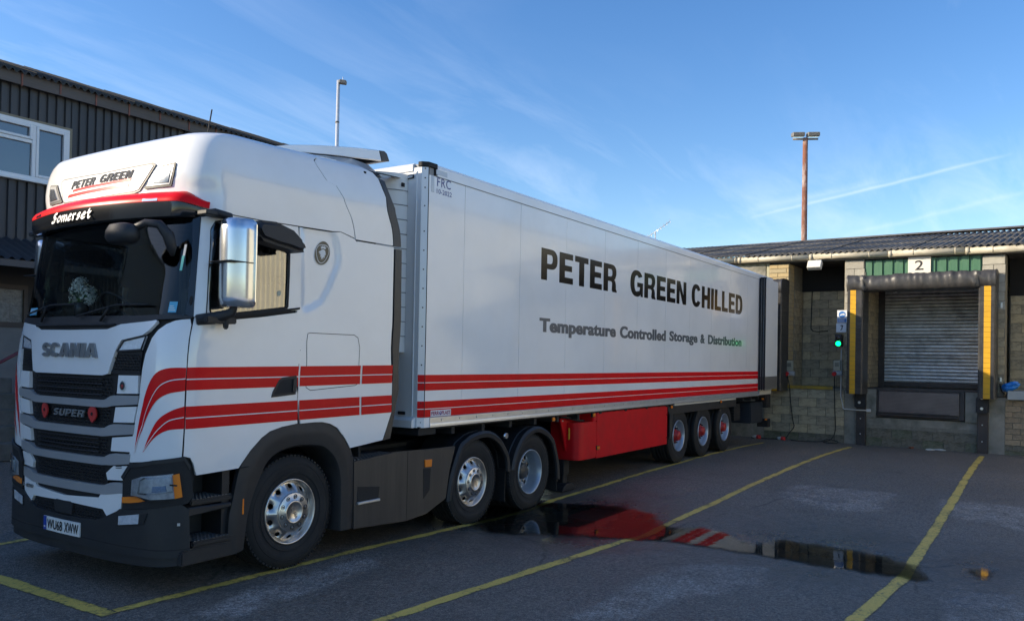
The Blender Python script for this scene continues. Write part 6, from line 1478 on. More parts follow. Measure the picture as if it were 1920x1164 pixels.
# leveller plate
lv = B(); lv.box(2.20, 4.09, -.012, .03, .73, 1.40); lvo = lv.build('leveller_frame', STEEL, DK)
chk = mat('chequer_plate', (0.125, 0.105, 0.105), .42, metal=.6, var=.3, vscale=5, dirt=(0.055, 0.045, 0.043), dscale=2.5, damt=.7)
B().box(2.245, 3.99, -.045, -.012, .835, 1.355).build('leveller_plate', chk, lvo, bev=.004)
tb = B()
for i in range(56):
    for j in range(16):
        x, z = 2.262+i*.031, .85+j*.032; sg = 1 if (i+j) % 2 else -1
        tb.bm.faces.new([tb.bm.verts.new(q) for q in ((x-.011, -.0465, z-.004*sg-.002), (x+.011, -.0465, z+.006*sg-.002), (x+.011, -.0465, z+.006*sg+.003), (x-.011, -.0465, z-.004*sg+.003))])
tb.build('plate_tread', mat('tread_worn', (0.26, 0.24, 0.24), .35, metal=.7), lvo, recalc=False, kind='stuff')
lp = B(); lp.box(2.245, 3.97, -.09, -.012, .77, .81); lp.box(2.25, 3.80, -.075, -.02, .825, .85)
for x in np.arange(2.4, 4.0, .22): lp.box(x, x+.07, -.06, -.012, 1.355, 1.385)
lp.build('leveller_lip', STEEL, lvo, bev=.004)
B().box(1.90, 4.43, -.02, 1.5, 1.39, 1.425).build('leveller_deck', STEEL, lvo)
# steel buffer posts
for i, x0 in enumerate((1.715, 4.345)):
    bb = B(); bb.box(x0+.02, x0+.235, -.10, .02, -.05, 1.30); bo = bb.build('buffer_post', STEEL, DK, bev=.006)
    B().box(x0, x0+.255, -.24, -.10, .93, 1.30).build('buffer_block', mat('rubber_buffer', (0.022, 0.022, 0.024), .7, var=.3, vscale=8, bump=.2, bscale=30), bo, bev=.02, seg=2)
    bt = B()
    for z in ((1.04, 1.28) if i else (1.06,)): bt.tube([(x0+.12, -.24, z), (x0+.12, -.255, z)], [.035, .028], 12)
    for z in (.28, .66): bt.tube([(x0+.12, -.10, z), (x0+.12, -.108, z)], [.016, .012], 8)
    bt.build('buffer_bolts', ALU, bo, kind='stuff')
# cladding above the bays: each profiled sheet a piece
GREEN = mat('green_cladding', (0.055, 0.155, 0.085), .45, var=.14, vscale=3, dirt=(0.10, 0.16, 0.11), dscale=3, damt=.4, stretch=(3, 1, .6)); BEIGE = mat('beige_cladding', (0.40, 0.37, 0.24), .5, var=.1, vscale=4)
def cladding(parent, x0, x1, z0, z1, pitch, m_, yf=.03, amp=.035, rib=.30, name='cladding_sheet', sheet=1.0):
    x = x0
    while x < x1-.05:
        xe = min(x+sheet, x1); pts = []; c = x
        while c < xe-1e-4:
            e = min(c+pitch, xe); r = pitch*rib
            pts += [(c, yf), (min(c+(pitch-r)*.92, e), yf), (min(c+(pitch-r), e), yf+amp), (min(c+pitch*.96, e), yf+amp)]; c += pitch
        pts.append((xe, yf)); bb = B(); bm = bb.bm
        A = [bm.verts.new((px_, py_, z0)) for px_, py_ in pts]; Bv = [bm.verts.new((px_, py_, z1)) for px_, py_ in pts]
        for i in range(len(A)-1):
            if (A[i].co-A[i+1].co).length > 1e-5: bm.faces.new((A[i], A[i+1], Bv[i+1], Bv[i]))
        bb.build(name, m_, parent, recalc=False); x = xe
cl = B(); cl.box(1.87, 4.43, .08, .5, 4.02, 4.60); clo = cl.build('green_panel', mat('dark_void', (0, 0, 0)), DK)
cladding(clo, 1.88, 4.42, 4.05, 4.575, .235, GREEN, sheet=.94)
cl = B(); cl.box(-3.2, -.52, .08, .3, 3.9, 4.70); clo = cl.build('beige_panel', mat('dark_void', (0, 0, 0)), DK)
cladding(clo, -3.2, -.525, 3.9, 4.68, .20, BEIGE, sheet=1.0)
fa = B(); fa.prism([(-3.2, 4.67), (-3.2, 4.76), (9, 4.62), (9, 4.53)], 'y', -.05, .03); fa.build('fascia', mat('fascia_grey', (0.16, 0.15, 0.135), .8, var=.2, vscale=4), DK)
# gutter in lengths with collars, falling slightly to the right
GUT = mat('gutter_cream', (0.50, 0.46, 0.36), .5, var=.14, vscale=4, dirt=(0.24, 0.21, 0.14), dscale=2.5, damt=.6, stretch=(1, 3, 3))
def gz_(x): return 4.765-.0145*(x+1.93)
joints = [-4.2, -1.28, .78, 3.48, 5.9, 8.9]; joints = [-4.6, -1.28, .60, 2.48, 4.13, 6.2, 9.0]
for i, (a, b_) in enumerate(zip(joints[:-1], joints[1:])):
    rr_ = .080 if i != 3 else .086; dzz = .012 if i in (2, 3) else 0
    g_ = B().tube([(a, -.13, gz_(a)+dzz), (b_-.005, -.13, gz_(b_)+dzz)], rr_, 16).build('gutter_length', GUT, DK)
    cb_ = B(); cb_.tube([(a-.03, -.13, gz_(a)+.004), (a+.05, -.13, gz_(a)+.004)], .094, 16)
    for x in np.arange(a+.5, b_, .9): cb_.tube([(x, -.13, gz_(x)+dzz), (x+.025, -.13, gz_(x)+dzz)], rr_+.006, 16)
    cb_.build('gutter_collar', GUT, g_, kind='stuff')
# corrugated roof: sheets side by side in two courses
RFM = [mat('roof_sheet_%d' % k, c, .85, var=.28, vscale=2.5, bump=.3, bscale=50, dirt=dd, dscale=1.7, damt=.75) for k, (c, dd) in enumerate((((0.15, 0.14, 0.125), (0.06, 0.058, 0.052)), ((0.125, 0.118, 0.108), (0.05, 0.048, 0.045)), ((0.17, 0.158, 0.14), (0.075, 0.07, 0.062))))]
def roofz(y): return 4.845+(y+.22)*.192
def corr_sheet(parent, x0, x1, ya, yb, lift, m_, zf=roofz, pitch=.146, amp=.027, name='roof_sheet'):
    bb = B(); n_ = int((x1-x0)/pitch*8); rows = [ya, (ya+yb)/2, yb]; ring = []
    for y in rows: ring.append([bb.bm.verts.new((x0+(x1-x0)*k/n_, y, zf(y)+lift-.0145*(x0+1.9)*.8+amp*math.sin(2*PI*((x0+(x1-x0)*k/n_)/pitch)))) for k in range(n_+1)])
    for a, b_ in zip(ring[:-1], ring[1:]):
        for k in range(n_): bb.bm.faces.new((a[k], a[k+1], b_[k+1], b_[k])).smooth = True
    low = [bb.bm.verts.new(v.co-Vector((0, 0, .012))) for v in ring[0]]
    for k in range(n_): bb.bm.faces.new((low[k], low[k+1], ring[0][k+1], ring[0][k]))
    return bb.build(name, m_, parent, recalc=False)
x = -7.3; k = 0
while x < 9.4:
    for j, (ya, yb, lf_) in enumerate(((-.22, 1.75, 0), (1.60, 3.55, .014), (3.4, 5.2, .028))): corr_sheet(DK, x, x+1.022+.05, ya, yb, lf_+.006*(k % 2), random.choice(RFM))
    x += 1.022; k += 1
rg = B(); rg.prism([(4.95, roofz(5.1)+.02), (5.15, roofz(5.2)+.075), (5.35, roofz(5.1)+.02)], 'x', -7.3, 9.4); rg.build('ridge_cap', RFM[0], DK)
bx_ = B(); bx_.prism([(1.7, -.1), (1.7, 4.6), (5.2, 5.55), (9, 4.8), (9, -.1)], 'x', -7.2, 9.3); bx_.build('building_body', CONC, DK)

# dock shelters: black head cushion and ribbed side pads with yellow stripes
PVC = mat('black_pvc', (0.042, 0.041, 0.041), .42, var=.2, vscale=7, bump=.15, bscale=14, dirt=(0.10, 0.095, 0.088), dscale=3, damt=.45)
PADY = mat('pad_yellow', (0.66, 0.36, 0.02), .5, var=.14, vscale=8, dirt=(0.28, 0.17, 0.03), dscale=4, damt=.4)
def wrinkle(x, z, seed): return float((fbm(np.array([x*1.6+seed]), np.array([z*3.0+seed*2]), 4)-.45)[0])
def shelter(x0, x1, label):
    t_ = dthing('dock_shelter', label, 'dock shelter', 'dock shelters')
    # head cushion, sagging fabric over a box
    bb = B(); bm = bb.bm; n_ = 90; ring = []
    prof = [(.0, 4.12), (-.20, 4.165), (-.52, 4.165), (-.62, 4.13), (-.655, 4.03), (-.655, 3.90), (-.62, 3.80), (-.50, 3.765), (.0, 3.79)]
    for i in range(n_+1):
        x = x0+(x1-x0)*i/n_; e = min(x-x0, x1-x); endk = math.exp(-e/.16); row = []
        for j, (y, z) in enumerate(prof):
            wv_ = 1.7*wrinkle(x*1.2, z*1.2, x0)+1.2*wrinkle(x*7, z*1.2+x*5, x0+3); fold = .09*math.exp(-((e-.38)/.13)**2)*math.sin(z*20+x*26)
            yy = y-(.05*wv_+.03*endk*0+fold*.8 if j in (2, 3, 4, 5, 6) else 0); zz = z+(.035*wv_*(1 if j > 1 else .4))+(-.03 if j in (6, 7) and endk > .5 else 0)+.02*endk
            row.append(bm.verts.new((x, yy, zz)))
        ring.append(row)
    for a, b_ in zip(ring[:-1], ring[1:]):
        for j in range(len(prof)-1): bm.faces.new((a[j], b_[j], b_[j+1], a[j+1])).smooth = True
    bm.faces.new(ring[0]); bm.faces.new(list(reversed(ring[-1])))
    bb.build('head_cushion', PVC, t_)
    for (a, b_, ca, cb2) in ((x0+.01, x0+.375, x0+.085, x0+.215), (x1-.345, x1-.005, x1-.235, x1-.10)):
        z0_, z1_ = 1.275, 3.80; n_ = 22; pd = B(); pd.box(a+.02, b_-.02, -.57, .0, z0_+.01, z1_); po = pd.build('side_pad', PVC, t_)
        h = (z1_-z0_)/n_
        for k in range(n_):
            za, zb2 = z0_+h*k, z0_+h*(k+1)
            rb = B(); rb.prism([(a, -.02), (a, -.585), (a+.03, -.612), (b_-.03, -.612), (b_, -.585), (b_, -.02)], 'z', za+.003, zb2-.001); 
            for v in rb.bm.verts:
                if v.co.z > zb2-.01 and v.co.y < -.5: v.co.y -= .010+.006*random.random()
            rb.build('pad_flap', PVC, po)
            ys = B(); dd_ = .0015
            q = [(ca, -.6150, za+.0035), (cb2, -.6150, za+.0035), (cb2, -.6290, zb2-.001), (ca, -.6290, zb2-.001)]
            ys.face(q); ys.build('yellow_flash', PADY, po, recalc=False)
    return t_
shelter(1.60, 4.762, 'empty black dock shelter with yellow striped pads under the number 2 sign')
shelter(-2.90, .02, 'black dock shelter closed round the rear of the trailer')
# bay number sign
sg = dthing('bay_sign', 'white square sign reading 2 above the empty loading bay', 'sign')
B().box(2.86, 3.355, -.02, .02, 4.185, 4.60).build('sign_board', mat('sign_cream', (0.74, 0.69, 0.60), .5, var=.04), sg, bev=.004)
text_on('2', lambda a, b_, d: Vector((3.01+.19*a, -.0215, 4.285+.235*b_)), 0, 'sign_number', mat('sign_black', (0.02, 0.02, 0.022), .5), sg, .012)
# floodlight under the eaves
fl_ = dthing('floodlight', 'small white rectangular floodlight under the gutter over the open recess', 'floodlight')
bb = B(); bb.box(-.17, .17, -.07, .07, -.11, .11, rot=Matrix.Rotation(R(-30), 3, 'X'))
for v in bb.bm.verts: v.co += Vector((.735, -.28, 4.50))
fo = bb.build('housing', mat('flood_white', (0.66, 0.64, 0.58), .5), fl_, bev=.012)
bb = B(); bb.box(-.125, .125, -.076, -.072, -.055, .07, rot=Matrix.Rotation(R(-30), 3, 'X'))
for v in bb.bm.verts: v.co += Vector((.735, -.28, 4.50))
bb.build('glass', mat('flood_glass', (0.10, 0.105, 0.11), .1, coat=.5), fo)
B().tube([(.735, -.22, 4.58), (.735, -.1, 4.66), (.735, 0, 4.66)], .02, 6).build('bracket', ALU, fl_)
# safety notices
sg = dthing('safety_sign', 'blue and white safety notice on the pillar above the green light', 'sign')
bb = B().box(1.235, 1.47, -.03, -.018, 3.04, 3.355).build('notice_board', mat('notice_white', (0.70, 0.72, 0.74), .5), sg)
BLU = mat('notice_blue', (0.04, 0.17, 0.48), .5)
bb2 = B(); bb2.face([(1.355+.085*math.cos(a), -.0315, 3.245+.085*math.sin(a)) for a in np.linspace(0, 2*PI, 29)[:-1]]); bb2.build('blue_disc', BLU, bb, recalc=False)
bb2 = B(); bb2.face([(1.245, -.0315, 3.05), (1.46, -.0315, 3.05), (1.46, -.0315, 3.145), (1.245, -.0315, 3.145)]); bb2.build('blue_panel', BLU, bb, recalc=False)
bb2 = B()
for z in (3.125, 3.105, 3.085, 3.065): bb2.face([(1.26, -.0325, z), (1.445-.04*random.random(), -.0325, z), (1.445-.04, -.0325, z+.007), (1.26, -.0325, z+.007)])
for q in ([(1.30, 3.235), (1.33, 3.255), (1.40, 3.275), (1.415, 3.25), (1.36, 3.235), (1.31, 3.22)], [(1.385, 3.25), (1.42, 3.265), (1.41, 3.225), (1.385, 3.23)]): bb2.face([(x_, -.0325, z_) for x_, z_ in q])
bb2.build('white_print', BADGEW, bb, recalc=False)
lwb = B().box(1.215, 1.455, -.03, -.018, 2.80, 3.025).build('lower_notice', mat('notice_white', (0, 0, 0)), sg)
bb2 = B()
for q in ([(1.31, 2.965), (1.35, 2.985), (1.385, 2.965), (1.37, 2.925), (1.345, 2.93), (1.35, 2.955), (1.325, 2.95)], [(1.34, 2.93), (1.37, 2.92), (1.36, 2.87), (1.325, 2.845), (1.31, 2.86), (1.345, 2.885)]): bb2.face([(x_, -.0315, z_) for x_, z_ in q])
bb2.build('black_figure', mat('sign_black', (0, 0, 0)), lwb, recalc=False)
# green signal and its conduit
sg = dthing('signal_light', 'small black signal box with a lit green lamp on the pillar', 'signal light')
B().box(1.215, 1.385, -.16, -.005, 2.435, 2.735).build('signal_box', mat('signal_black', (0.02, 0.02, 0.022), .45), sg, bev=.012)
def sgl(z, m_, nm):
    bb = B(); bb.lathe([(.0004, -.175), (.03, -.173), (.055, -.166), (.062, -.158)], 1.30, z, 20); return bb.build(nm, m_, sg)
sgl(2.51, mat('green_lamp', (0.0, 0.30, 0.06), .3, emit=(0.0, 1.0, 0.16), estr=1.9), 'green_lamp'); sgl(2.655, mat('dark_lens', (0.03, 0.012, 0.012), .2), 'dark_lamp')
B().tube([(1.345, -.02, 2.43), (1.345, -.025, 2.30), (1.345, -.025, 1.2), (1.40, -.025, .95), (1.405, -.025, .885), (1.44, -.025, .868), (1.72, -.11, .866), (1.98, -.11, .866)], .014, 8).build('conduit', mat('conduit_white', (0.62, 0.62, 0.60), .5), sg)
B().box(1.97, 2.07, -.13, -.05, .83, .90).build('conduit_end', mat('conduit_white', (0, 0, 0)), sg, bev=.01)
# power sockets
CREAMB = mat('socket_cream', (0.36, 0.34, 0.26), .5, var=.1); GREYB = mat('socket_grey', (0.36, 0.38, 0.40), .5)
for x, z, lab in ((.075, 1.80, 'power socket box with red plug beside the trailer'), (1.262, 1.83, 'power socket box with red plug under the green signal light')):
    sg = dthing('socket_box', lab, 'socket box', 'power sockets by the recess')
    B().box(x-.085, x+.085, -.12, -.004, z, z+.26).build('switch_box', CREAMB, sg, bev=.01); B().box(x-.05, x+.05, -.128, -.118, z+.10, z+.20).build('switch_window', mat('sw_dark', (0.16, 0.16, 0.13), .3), sg)
    B().box(x-.10, x+.125, -.12, -.004, z-.13, z-.01).build('socket_base', GREYB, sg, bev=.015); B().tube([(x-.05, -.10, z-.07), (x-.05, -.19, z-.09)], .052, 12).build('red_plug', mat('plug_red', (0.55, 0.03, 0.03), .4), sg); B().tube([(x+.06, -.12, z-.07), (x+.06, -.15, z-.075)], .04, 12).build('grey_cover', GREYB, sg)
# supply cables hanging to the ground
BLKC = mat('cable_black', (0.014, 0.014, 0.015), .6)
for pts, lab in (([(.02, -.14, 1.72), (.07, -.06, 1.40), (.10, -.045, 1.0), (.17, -.05, .5), (.20, -.06, .35), (.12, -.15, .20), (0.02, -.25, .05), (-.3, -.35, .02), (-.8, -.4, .02)], 'black supply cable hanging from the left socket box to the ground'),
                 ([(1.21, -.14, 1.74), (1.20, -.06, 1.3), (1.21, -.045, .8), (1.23, -.05, .35), (1.15, -.10, .10), (1.0, -.3, .03), (1.3, -.4, .03), (1.35, -.25, .05), (1.1, -.2, .10), (.9, -.25, .03), (.5, -.35, .02), (.2, -.3, .02)], 'black supply cable coiled at the wall foot below the right socket box')):
    out = []
    P_ = [Vector(q) for q in pts]
    for i in range(len(P_)-1):
        p0, p1, p2, p3 = [P_[min(max(j, 0), len(P_)-1)] for j in (i-1, i, i+1, i+2)]
        for k in range(5): t_ = k/5; out.append(.5*((2*p1)+(p2-p0)*t_+(2*p0-5*p1+4*p2-p3)*t_*t_+(3*p1-p0-3*p2+p3)*t_**3))
    dput(B().tube(out+[P_[-1]], .011, 6), 'supply_cable', BLKC, lab, 'cable', 'supply cables at the dock wall')
dput(B().tube([(.27, 1.19, 3.95), (.26, 1.185, 3.4), (.25, 1.18, 2.95), (.30, 1.18, 2.88), (.42, 1.18, 2.86), (.70, 1.18, 2.88)], .012, 6), 'wall_cable', BLKC, 'thin black cable fixed to the back wall of the recess', 'cable')
for x, y, lab in ((-.62, -.42, 'red and white connector lying on the ground below the trailer door'), (-.02, -.30, 'red and white connector lying at the foot of the block wall')):
    sg = dthing('cable_connector', lab, 'connector', 'cable connectors on the ground'); z = .055 if x < -.3 else .045
    B().tube([(x-.13, y, z), (x-.02, y-.02, z)], [.03, .055], 10).build('white_body', mat('conn_white', (0.45, 0.46, 0.47), .5), sg); B().tube([(x-.02, y-.02, z), (x+.07, y-.03, z)], [.055, .05], 10).build('red_body', mat('plug_red', (0, 0, 0)), sg)
# blue bag, junction box at the right pier
bg = B(); bm = bg.bm; bmesh.ops.create_icosphere(bm, subdivisions=4, radius=1.0)
for v in bm.verts:
    n_ = v.co.normalized(); k = 1+.38*wrinkle(n_.x*1.3+3, n_.z*1.3+n_.y, 5)*2; v.co = Vector((5.01+n_.x*.165*k, -.10+n_.y*.12*k, 1.555+n_.z*.105*k+(.04*n_.x)))
dput(bg, 'plastic_bag', mat('bag_blue', (0.02, 0.18, 0.55), .3, var=.25, vscale=10, bump=.5, bscale=20), 'crumpled bright blue plastic bag on the grey box at the right', 'bag', smooth=True)
jb = dthing('junction_box', 'grey metal box fixed to the wall under the blue bag', 'box')
B().box(4.95, 5.30, -.16, -.005, 1.26, 1.47).build('box_body', mat('jb_grey', (0.30, 0.31, 0.32), .4, metal=.5, var=.15), jb, bev=.012); B().tube([(4.80, -.05, 1.62), (4.83, -.06, 1.45), (4.93, -.08, 1.36)], .012, 6).build('box_lead', BLKC, jb)
for za, zb2, lab in ((3.34, 3.46, 'upper small pale metal bracket on the pier right of the shelter'), (1.66, 1.76, 'lower small pale metal bracket on the pier right of the shelter')): dput(B().box(4.80, 4.835, -.05, -.004, za, zb2), 'wall_bracket', ALU, lab, 'bracket', 'brackets on the right pier')
# litter along the foot of the wall
for x, y, sx, m_, lab in ((3.42, -.28, .10, (0.62, 0.62, 0.58), 'crumpled white litter at the foot of the dock wall'), (3.62, -.20, .13, (0.5, 0.5, 0.47), 'flat strip of pale litter near the right buffer post'), (3.0, -.15, .06, (0.25, 0.08, 0.04), 'small reddish scrap against the dock wall')):
    lt = B(); bmesh.ops.create_icosphere(lt.bm, subdivisions=2, radius=1.0)
    for v in lt.bm.verts: n_ = v.co.copy(); k = 1+.5*random.uniform(-.5, .5); v.co = Vector((x+n_.x*sx*k, y+n_.y*.05*k, .03+n_.z*.025*k))
    dput(lt, 'litter', mat('litter%d' % int(x*100), m_, .8), lab, 'litter', 'litter by the dock wall')

# ------------------------------------------------------------------ dark-clad building on the far side of the truck
BY = 11.0
OB = thing('office_building', 'dark ribbed two-storey building with white window and corrugated roof behind the cab', 'building', (0, BY, 0.05))
DCL = [mat('dark_cladding_%d' % k, c, .5, var=.12, vscale=2.5, stretch=(2, 1, .35), dirt=(0.075, 0.07, 0.066), dscale=1.2, damt=.4) for k, c in enumerate(((0.032, 0.032, 0.036), (0.037, 0.036, 0.039), (0.029, 0.030, 0.035)))]
BX0, BX1, EAVE = -24.0, 14.0, 7.40
bb = B(); bb.box(BX0, BX1, BY+.12, BY+9, -.1, 7.3); bb.prism([(BY+.0, 7.30), (BY+4.5, 8.9), (BY+9, 7.30)], 'x', BX0, BX1); bb.build('building_body', mat('wall_dark', (0.05, 0.05, 0.05), .8), OB)
def ocl(x0, x1, z0, z1, yf=None, parent=None, k0=0):
    """ribbed sheets 0.87 m wide, each its own piece"""
    yf = BY if yf is None else yf; x = x0; k = k0
    while x < x1-.02:
        xe = min(x+.868, x1); bb = B(); bm = bb.bm; pts = []; c = x
        while c < xe-1e-3:
            for dx, dy in ((.0, 0), (.10, 0), (.118, .038), (.156, .038), (.174, 0)):
                if c+dx <= xe+1e-4: pts.append((c+dx, yf+dy))
            c += .1745
        if pts[-1][0] < xe-.002: pts.append((xe-.002, yf))
        A = [bm.verts.new((a, b_, z0)) for a, b_ in pts]; Bv = [bm.verts.new((a, b_, z1)) for a, b_ in pts]
        for i in range(len(A)-1): 
            if (A[i].co-A[i+1].co).length > 1e-4: bm.faces.new((A[i], A[i+1], Bv[i+1], Bv[i]))
        bb.build('cladding_sheet', DCL[(k*7) % 3], parent or OB, recalc=False); x += .872; k += 1
WX0, WX1, WZ0, WZ1 = -0.35, 2.13, 5.28, 6.42
ocl(-24.0, WX0-.04, 4.05, 7.08); ocl(WX1+.04, 14.0, 4.05, 7.08, k0=2); ocl(WX0-.04, WX1+.04, WZ1+.04, 7.08, k0=1); ocl(WX0-.04, WX1+.04, 4.05, WZ0-.04, k0=1)
UPVC = mat('white_upvc', (0.72, 0.73, 0.74), .35); PANE = mat('window_pane', (0.045, 0.060, 0.085), .04, coat=1.0, spec=.9)
tm = B(); tm.box(WX0-.045, WX1+.05, BY-.02, BY+.1, WZ1, WZ1+.045); tm.box(WX1, WX1+.05, BY-.021, BY+.1, WZ0-.04, WZ1); tm.box(WX0-.05, WX0, BY-.021, BY+.1, WZ0-.04, WZ1); tm.build('window_trim', mat('trim_tan', (0.22, 0.19, 0.13), .7), OB)
wf = B()
wf.box(WX0, WX1, BY-.03, BY+.08, WZ1-.075, WZ1); wf.box(WX0, WX1, BY-.03, BY+.08, WZ0, WZ0+.075)
for x in (WX0, .62, 1.40, WX1-.075): wf.box(x, x+.075, BY-.031, BY+.08, WZ0+.075, WZ1-.075)
wf.box(.695, 1.40, BY-.029, BY+.08, 5.99, 6.06); wf.box(WX0+.075, .62, BY-.029, BY+.08, 5.99, 6.06)
wfo = wf.build('window', UPVC, OB, bev=.008)
B().box(WX0-.04, WX1+.04, BY-.10, BY+.02, WZ0-.05, WZ0-.002).build('sill', UPVC, wfo, bev=.008)
for a, b_, c, d in ((.70, 1.395, 6.07, 6.335), (.70, 1.395, 5.365, 5.985), (1.48, 2.05, 5.365, 6.335), (WX0+.08, .615, 6.07, 6.335), (WX0+.08, .615, 5.365, 5.985)): B().box(a, b_, BY+.02, BY+.03, c, d).build('pane', PANE, wfo)
cs = B()
for a, b_, c, d in ((1.475, 2.055, 5.355, 6.345), (.695, 1.40, 6.065, 6.345)):
    for q in ((a, a+.05, c, d), (b_-.05, b_, c, d), (a+.05, b_-.05, c, c+.05), (a+.05, b_-.05, d-.05, d)): cs.box(q[0], q[1], BY-.045, BY+.02, q[2], q[3])
cs.build('casement', UPVC, wfo, bev=.006)
fsc = B(); fsc.box(-24.2, 14.2, BY-.14, BY-.10, 7.04, 7.25); fsc.box(-24.2, 14.2, BY-.12, BY+.05, 7.24, 7.30); fsc.build('fascia_board', mat('fascia_brown', (0.095, 0.080, 0.072), .7, var=.15, vscale=3, stretch=(.3, 1, 3)), OB)
def oroof(y): return 7.36+(y-BY)*.345
x = -24.2; k = 0
ORF = [mat('dark_roof_%d' % q, c, .9, var=.3, vscale=3, dirt=(0.05, 0.048, 0.03), dscale=2, damt=.7) for q, c in enumerate(((0.038, 0.036, 0.036), (0.046, 0.043, 0.041)))]
class _o: pass
def orsheet(x0, x1, lift, m_):
    bb = B(); n_ = int((x1-x0)/.146*8); ring = []
    for y in (BY-.22, BY+2, BY+4.5): ring.append([bb.bm.verts.new((x0+(x1-x0)*i/n_, y, oroof(y)+lift+.034*math.sin(2*PI*(x0+(x1-x0)*i/n_)/.146))) for i in range(n_+1)])
    low = [bb.bm.verts.new(v.co-Vector((0, 0, .03))) for v in ring[0]]
    for a, b_ in zip([low]+ring[:-1], ring):
        for i in range(n_): bb.bm.faces.new((a[i], a[i+1], b_[i+1], b_[i])).smooth = True
    bb.build('roof_sheet', m_, OB, recalc=False)
while x < 14.1: orsheet(x, min(x+1.06, 14.3), .012*(k % 2), ORF[k % 2]); x += 1.022; k += 1
rk = B()
for x in np.arange(-4, 9.6, .73): rk.box(x, x+.03, BY-.155, BY-.135, 7.0+random.uniform(0, .12), 7.26)
rk.build('gutter_straps', mat('strap_rust', (0.20, 0.08, 0.06), .8), OB, kind='stuff')
# lean-to canopy, glazed entrance, low wall, steps and handrail
cn = B(); n_ = 70; ring = []
for y, z in ((BY-.02, 4.10), (BY-1.35, 3.58)): ring.append([cn.bm.verts.new((-9+12.2*i/(n_*8), y, z+.03*math.sin(2*PI*i/8))) for i in range(n_*8+1)])
for i in range(n_*8): cn.bm.faces.new((ring[0][i], ring[1][i], ring[1][i+1], ring[0][i+1])).smooth = True
cno = cn.build('canopy', mat('canopy_sheet', (0.042, 0.042, 0.046), .5, var=.15, vscale=3), OB)
B().box(-9, 3.2, BY-1.36, BY-1.32, 3.44, 3.56).build('canopy_fascia', mat('fascia_brown', (0, 0, 0)), cno)
lw_ = B(); lw_.box(-24, 14, BY-.0, BY+.12, -.1, 2.40); lw_.build('lower_wall', mat('render_grey', (0.21, 0.20, 0.185), .9, var=.12, vscale=3, bump=.2, bscale=50), OB)
uw = B(); uw.box(-24, .25, BY+.0, BY+.12, 2.40, 4.08); uw.box(1.40, 14, BY, BY+.12, 2.40, 4.08); uw.box(.25, 1.40, BY, BY+.12, 3.22, 4.08); uw.build('entrance_wall', mat('entrance_brown', (0.045, 0.038, 0.032), .8), OB)
ew = B()
for a, b_, c, d in ((.25, 1.40, 2.40, 2.50), (.25, 1.40, 3.13, 3.22), (.25, .33, 2.5, 3.13), (1.33, 1.40, 2.5, 3.13)): ew.box(a, b_, BY-.02, BY+.10, c, d)
ewo = ew.build('frosted_window', mat('frame_brown', (0.075, 0.055, 0.04), .6), OB)
B().box(.33, 1.33, BY+.03, BY+.045, 2.5, 3.13).build('frosted_pane', mat('frosted', (0.16, 0.165, 0.15), .25, var=.3, vscale=18, bump=.8, bscale=26), ewo)
st_ = B()
for k in range(5): st_.box(-1.6, .95, 9.35+.30*k, BY+.01, .06+.0, .36+.27*k)
st_.build('entrance_steps', mat('step_concrete', (0.13, 0.125, 0.11), .9, var=.2, vscale=5, dirt=(0.05, 0.055, 0.035), dscale=3, damt=.6), OB, bev=.01)
hr = B(); hr.tube([(-1.2, 9.5, 1.05), (.23, 9.5, 1.75), (.75, 9.5, 2.05)], .028, 8); hr.tube([(.75, 9.5, 2.05), (.75, 9.5, 1.2)], .024, 8); hr.tube([(-1.2, 9.5, 1.05), (-1.2, 9.5, .1)], .024, 8); hr.build('handrail', mat('rail_maroon', (0.16, 0.03, 0.035), .45), OB)

# ------------------------------------------------------------------ masts and aerial
PM = thing('lamp_mast', 'tall bright galvanised lamp mast rising behind the cab roof', 'lamp post', (20.0, 21.5, 0))
GALV = mat('galvanised', (0.74, 0.75, 0.76), .3, metal=.35)
B().tube([(20, 21.55, 0), (20, 21.5, 14.55)], [.13, .075], 14).build('pole', GALV, PM)
mc = B()
for z in (9.2, 12.6): mc.tube([(20, 21.52, z), (20, 21.52, z+.06)], .10, 12)
mc.build('pole_collar', mat('collar_dark', (0.12, 0.12, 0.12), .5), PM)
hd_ = B(); ax_ = Vector((.543, -.84, 0)); c = Vector((20, 21.5, 14.47))+ax_*.20; hd_.box(-.17, .17, -.12, .12, -.09, .09, rot=Matrix.Rotation(math.atan2(ax_.y, ax_.x), 3, 'Z') @ Matrix.Rotation(R(8), 3, 'Y'))
for v in hd_.bm.verts: v.co += c
ho = hd_.build('lamp_head', mat('lamp_grey', (0.17, 0.165, 0.155), .5), PM, bev=.03)
B().tube([c+Vector((0, 0, .08)), c+Vector((0, 0, .25))], .014, 6).build('lamp_spike', GALV, ho)
B().tube([(20, 21.5, 14.45), tuple(c)], .05, 8).build('lamp_arm', GALV, PM)
RM = thing('floodlight_mast', 'rust-streaked pole carrying two floodlights above the dock roof', 'lamp post', (22.0, 1.25, 0))
RUST = mat('rusty_pole', (0.21, 0.085, 0.05), .75, var=.25, vscale=4, dirt=(0.55, 0.50, 0.46), dscale=2.2, damt=.8, bump=.15, bscale=30, stretch=(2, 2, .6))
B().tube([(22, 1.25, 0), (22, 1.25, 9.72)], [.125, .085], 14).build('pole', RUST, RM)
cb_ = B(); d_ = Vector((.45, -.89, 0)).normalized(); c0 = Vector((22, 1.25, 9.68)); cb_.tube([tuple(c0-d_*.42), tuple(c0+d_*.42)], .035, 8); cb_.build('cross_bar', mat('lamp_grey', (0, 0, 0)), RM)
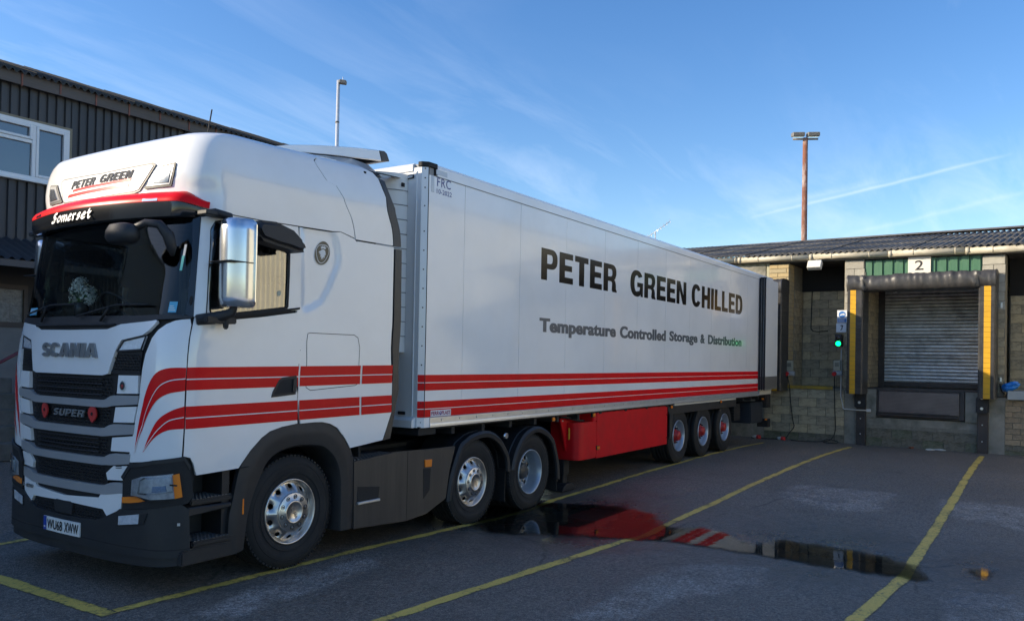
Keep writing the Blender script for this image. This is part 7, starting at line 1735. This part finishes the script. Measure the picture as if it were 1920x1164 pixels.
for sg_ in (-1, 1):
    bb = B(); bb.box(-.20, .20, -.17, .17, -.06, .09, rot=Matrix.Rotation(math.atan2(d_.y, d_.x), 3, 'Z') @ Matrix.Rotation(R(10), 3, 'X'))
    for v in bb.bm.verts: v.co += c0+d_*.25*sg_+Vector((0, 0, .14))
    fo = bb.build('floodlight_head', mat('lamp_grey', (0, 0, 0)), RM, bev=.025)
    bb = B(); bb.box(-.16, .16, -.12, .12, -.075, -.062, rot=Matrix.Rotation(math.atan2(d_.y, d_.x), 3, 'Z') @ Matrix.Rotation(R(10), 3, 'X'))
    for v in bb.bm.verts: v.co += c0+d_*.25*sg_+Vector((0, 0, .14))
    bb.build('lamp_glass', LENS, fo)
YA = thing('roof_aerial', 'slanting television aerial sticking up behind the far end of the trailer', 'aerial', (18.0, 4.8, 5.6))
ya = B(); a0, a1 = Vector((18, 5.25, 6.05)), Vector((18, 4.50, 6.50)); ya.tube([a0, a1], .012, 6)
for k in range(8):
    q = a0.lerp(a1, k/7); e_ = Vector((.35, .25, .38)).normalized()*(.16-.008*k); ya.tube([q-e_, q+e_], .007, 5)
ya.build('aerial_boom', mat('aerial_alu', (0.6, 0.62, 0.64), .4, metal=.5), YA); B().tube([(18, 5.0, 5.0), (18, 5.0, 6.2)], .02, 6).build('aerial_mast', GALV, YA)

# ------------------------------------------------------------------ outside the frame: an added shade block, and a shed mirrored in the glass
SH = thing('shade_block', 'tall pale block added out of view to shade the yard', 'building', (-24, 12, 0))  # made up to keep sun off the foreground, pale to lift the cab front
bb = B(); bb.box(-40, -13.0, BY-.6, 24, 0, 8.8); bb.box(-40.2, -12.9, BY-.8, 24.2, 8.8, 8.92); bb.build('shed_body', mat('shade_block_pale', (0.58, 0.57, 0.53), .6, var=.05), SH)
GS = thing('green_shed', 'pale green corrugated shed across the yard opposite the truck', 'building', (14, -13, 0))
GSM = mat('bounce_cladding', (0.72, 0.69, 0.55), .55, var=.06, vscale=2)  # paled well beyond olive so the wall bounces sun onto the truck
bb = B(); bb.box(5.5, 40, -27, -13.06, 0, 7.6); bb.prism([(-28, 7.6), (-20, 9), (-12.8, 7.6)], 'x', 5.3, 40.2); bb.build('shed_body', mat('olive_roof', (0.15, 0.15, 0.13), .8), GS)
x = 5.5; k = 0
while x < 39.8:
    bb = B(); bm = bb.bm; pts = []
    for i in range(6): pts += [(x+i*.17, -13.0), (x+i*.17+.10, -13.0), (x+i*.17+.12, -13.04), (x+i*.17+.155, -13.04)]
    pts.append((x+1.02, -13.0)); A = [bm.verts.new((a, b_, 1.2)) for a, b_ in pts]; Bv = [bm.verts.new((a, b_, 7.5)) for a, b_ in pts]
    for i in range(len(A)-1): bm.faces.new((A[i+1], A[i], Bv[i], Bv[i+1]))
    bb.build('cladding_sheet', GSM, GS, recalc=False); x += 1.02
B().box(5.5, 40, -13.06, -13.0, 0, 1.2).build('plinth_wall', BLK[0], GS)
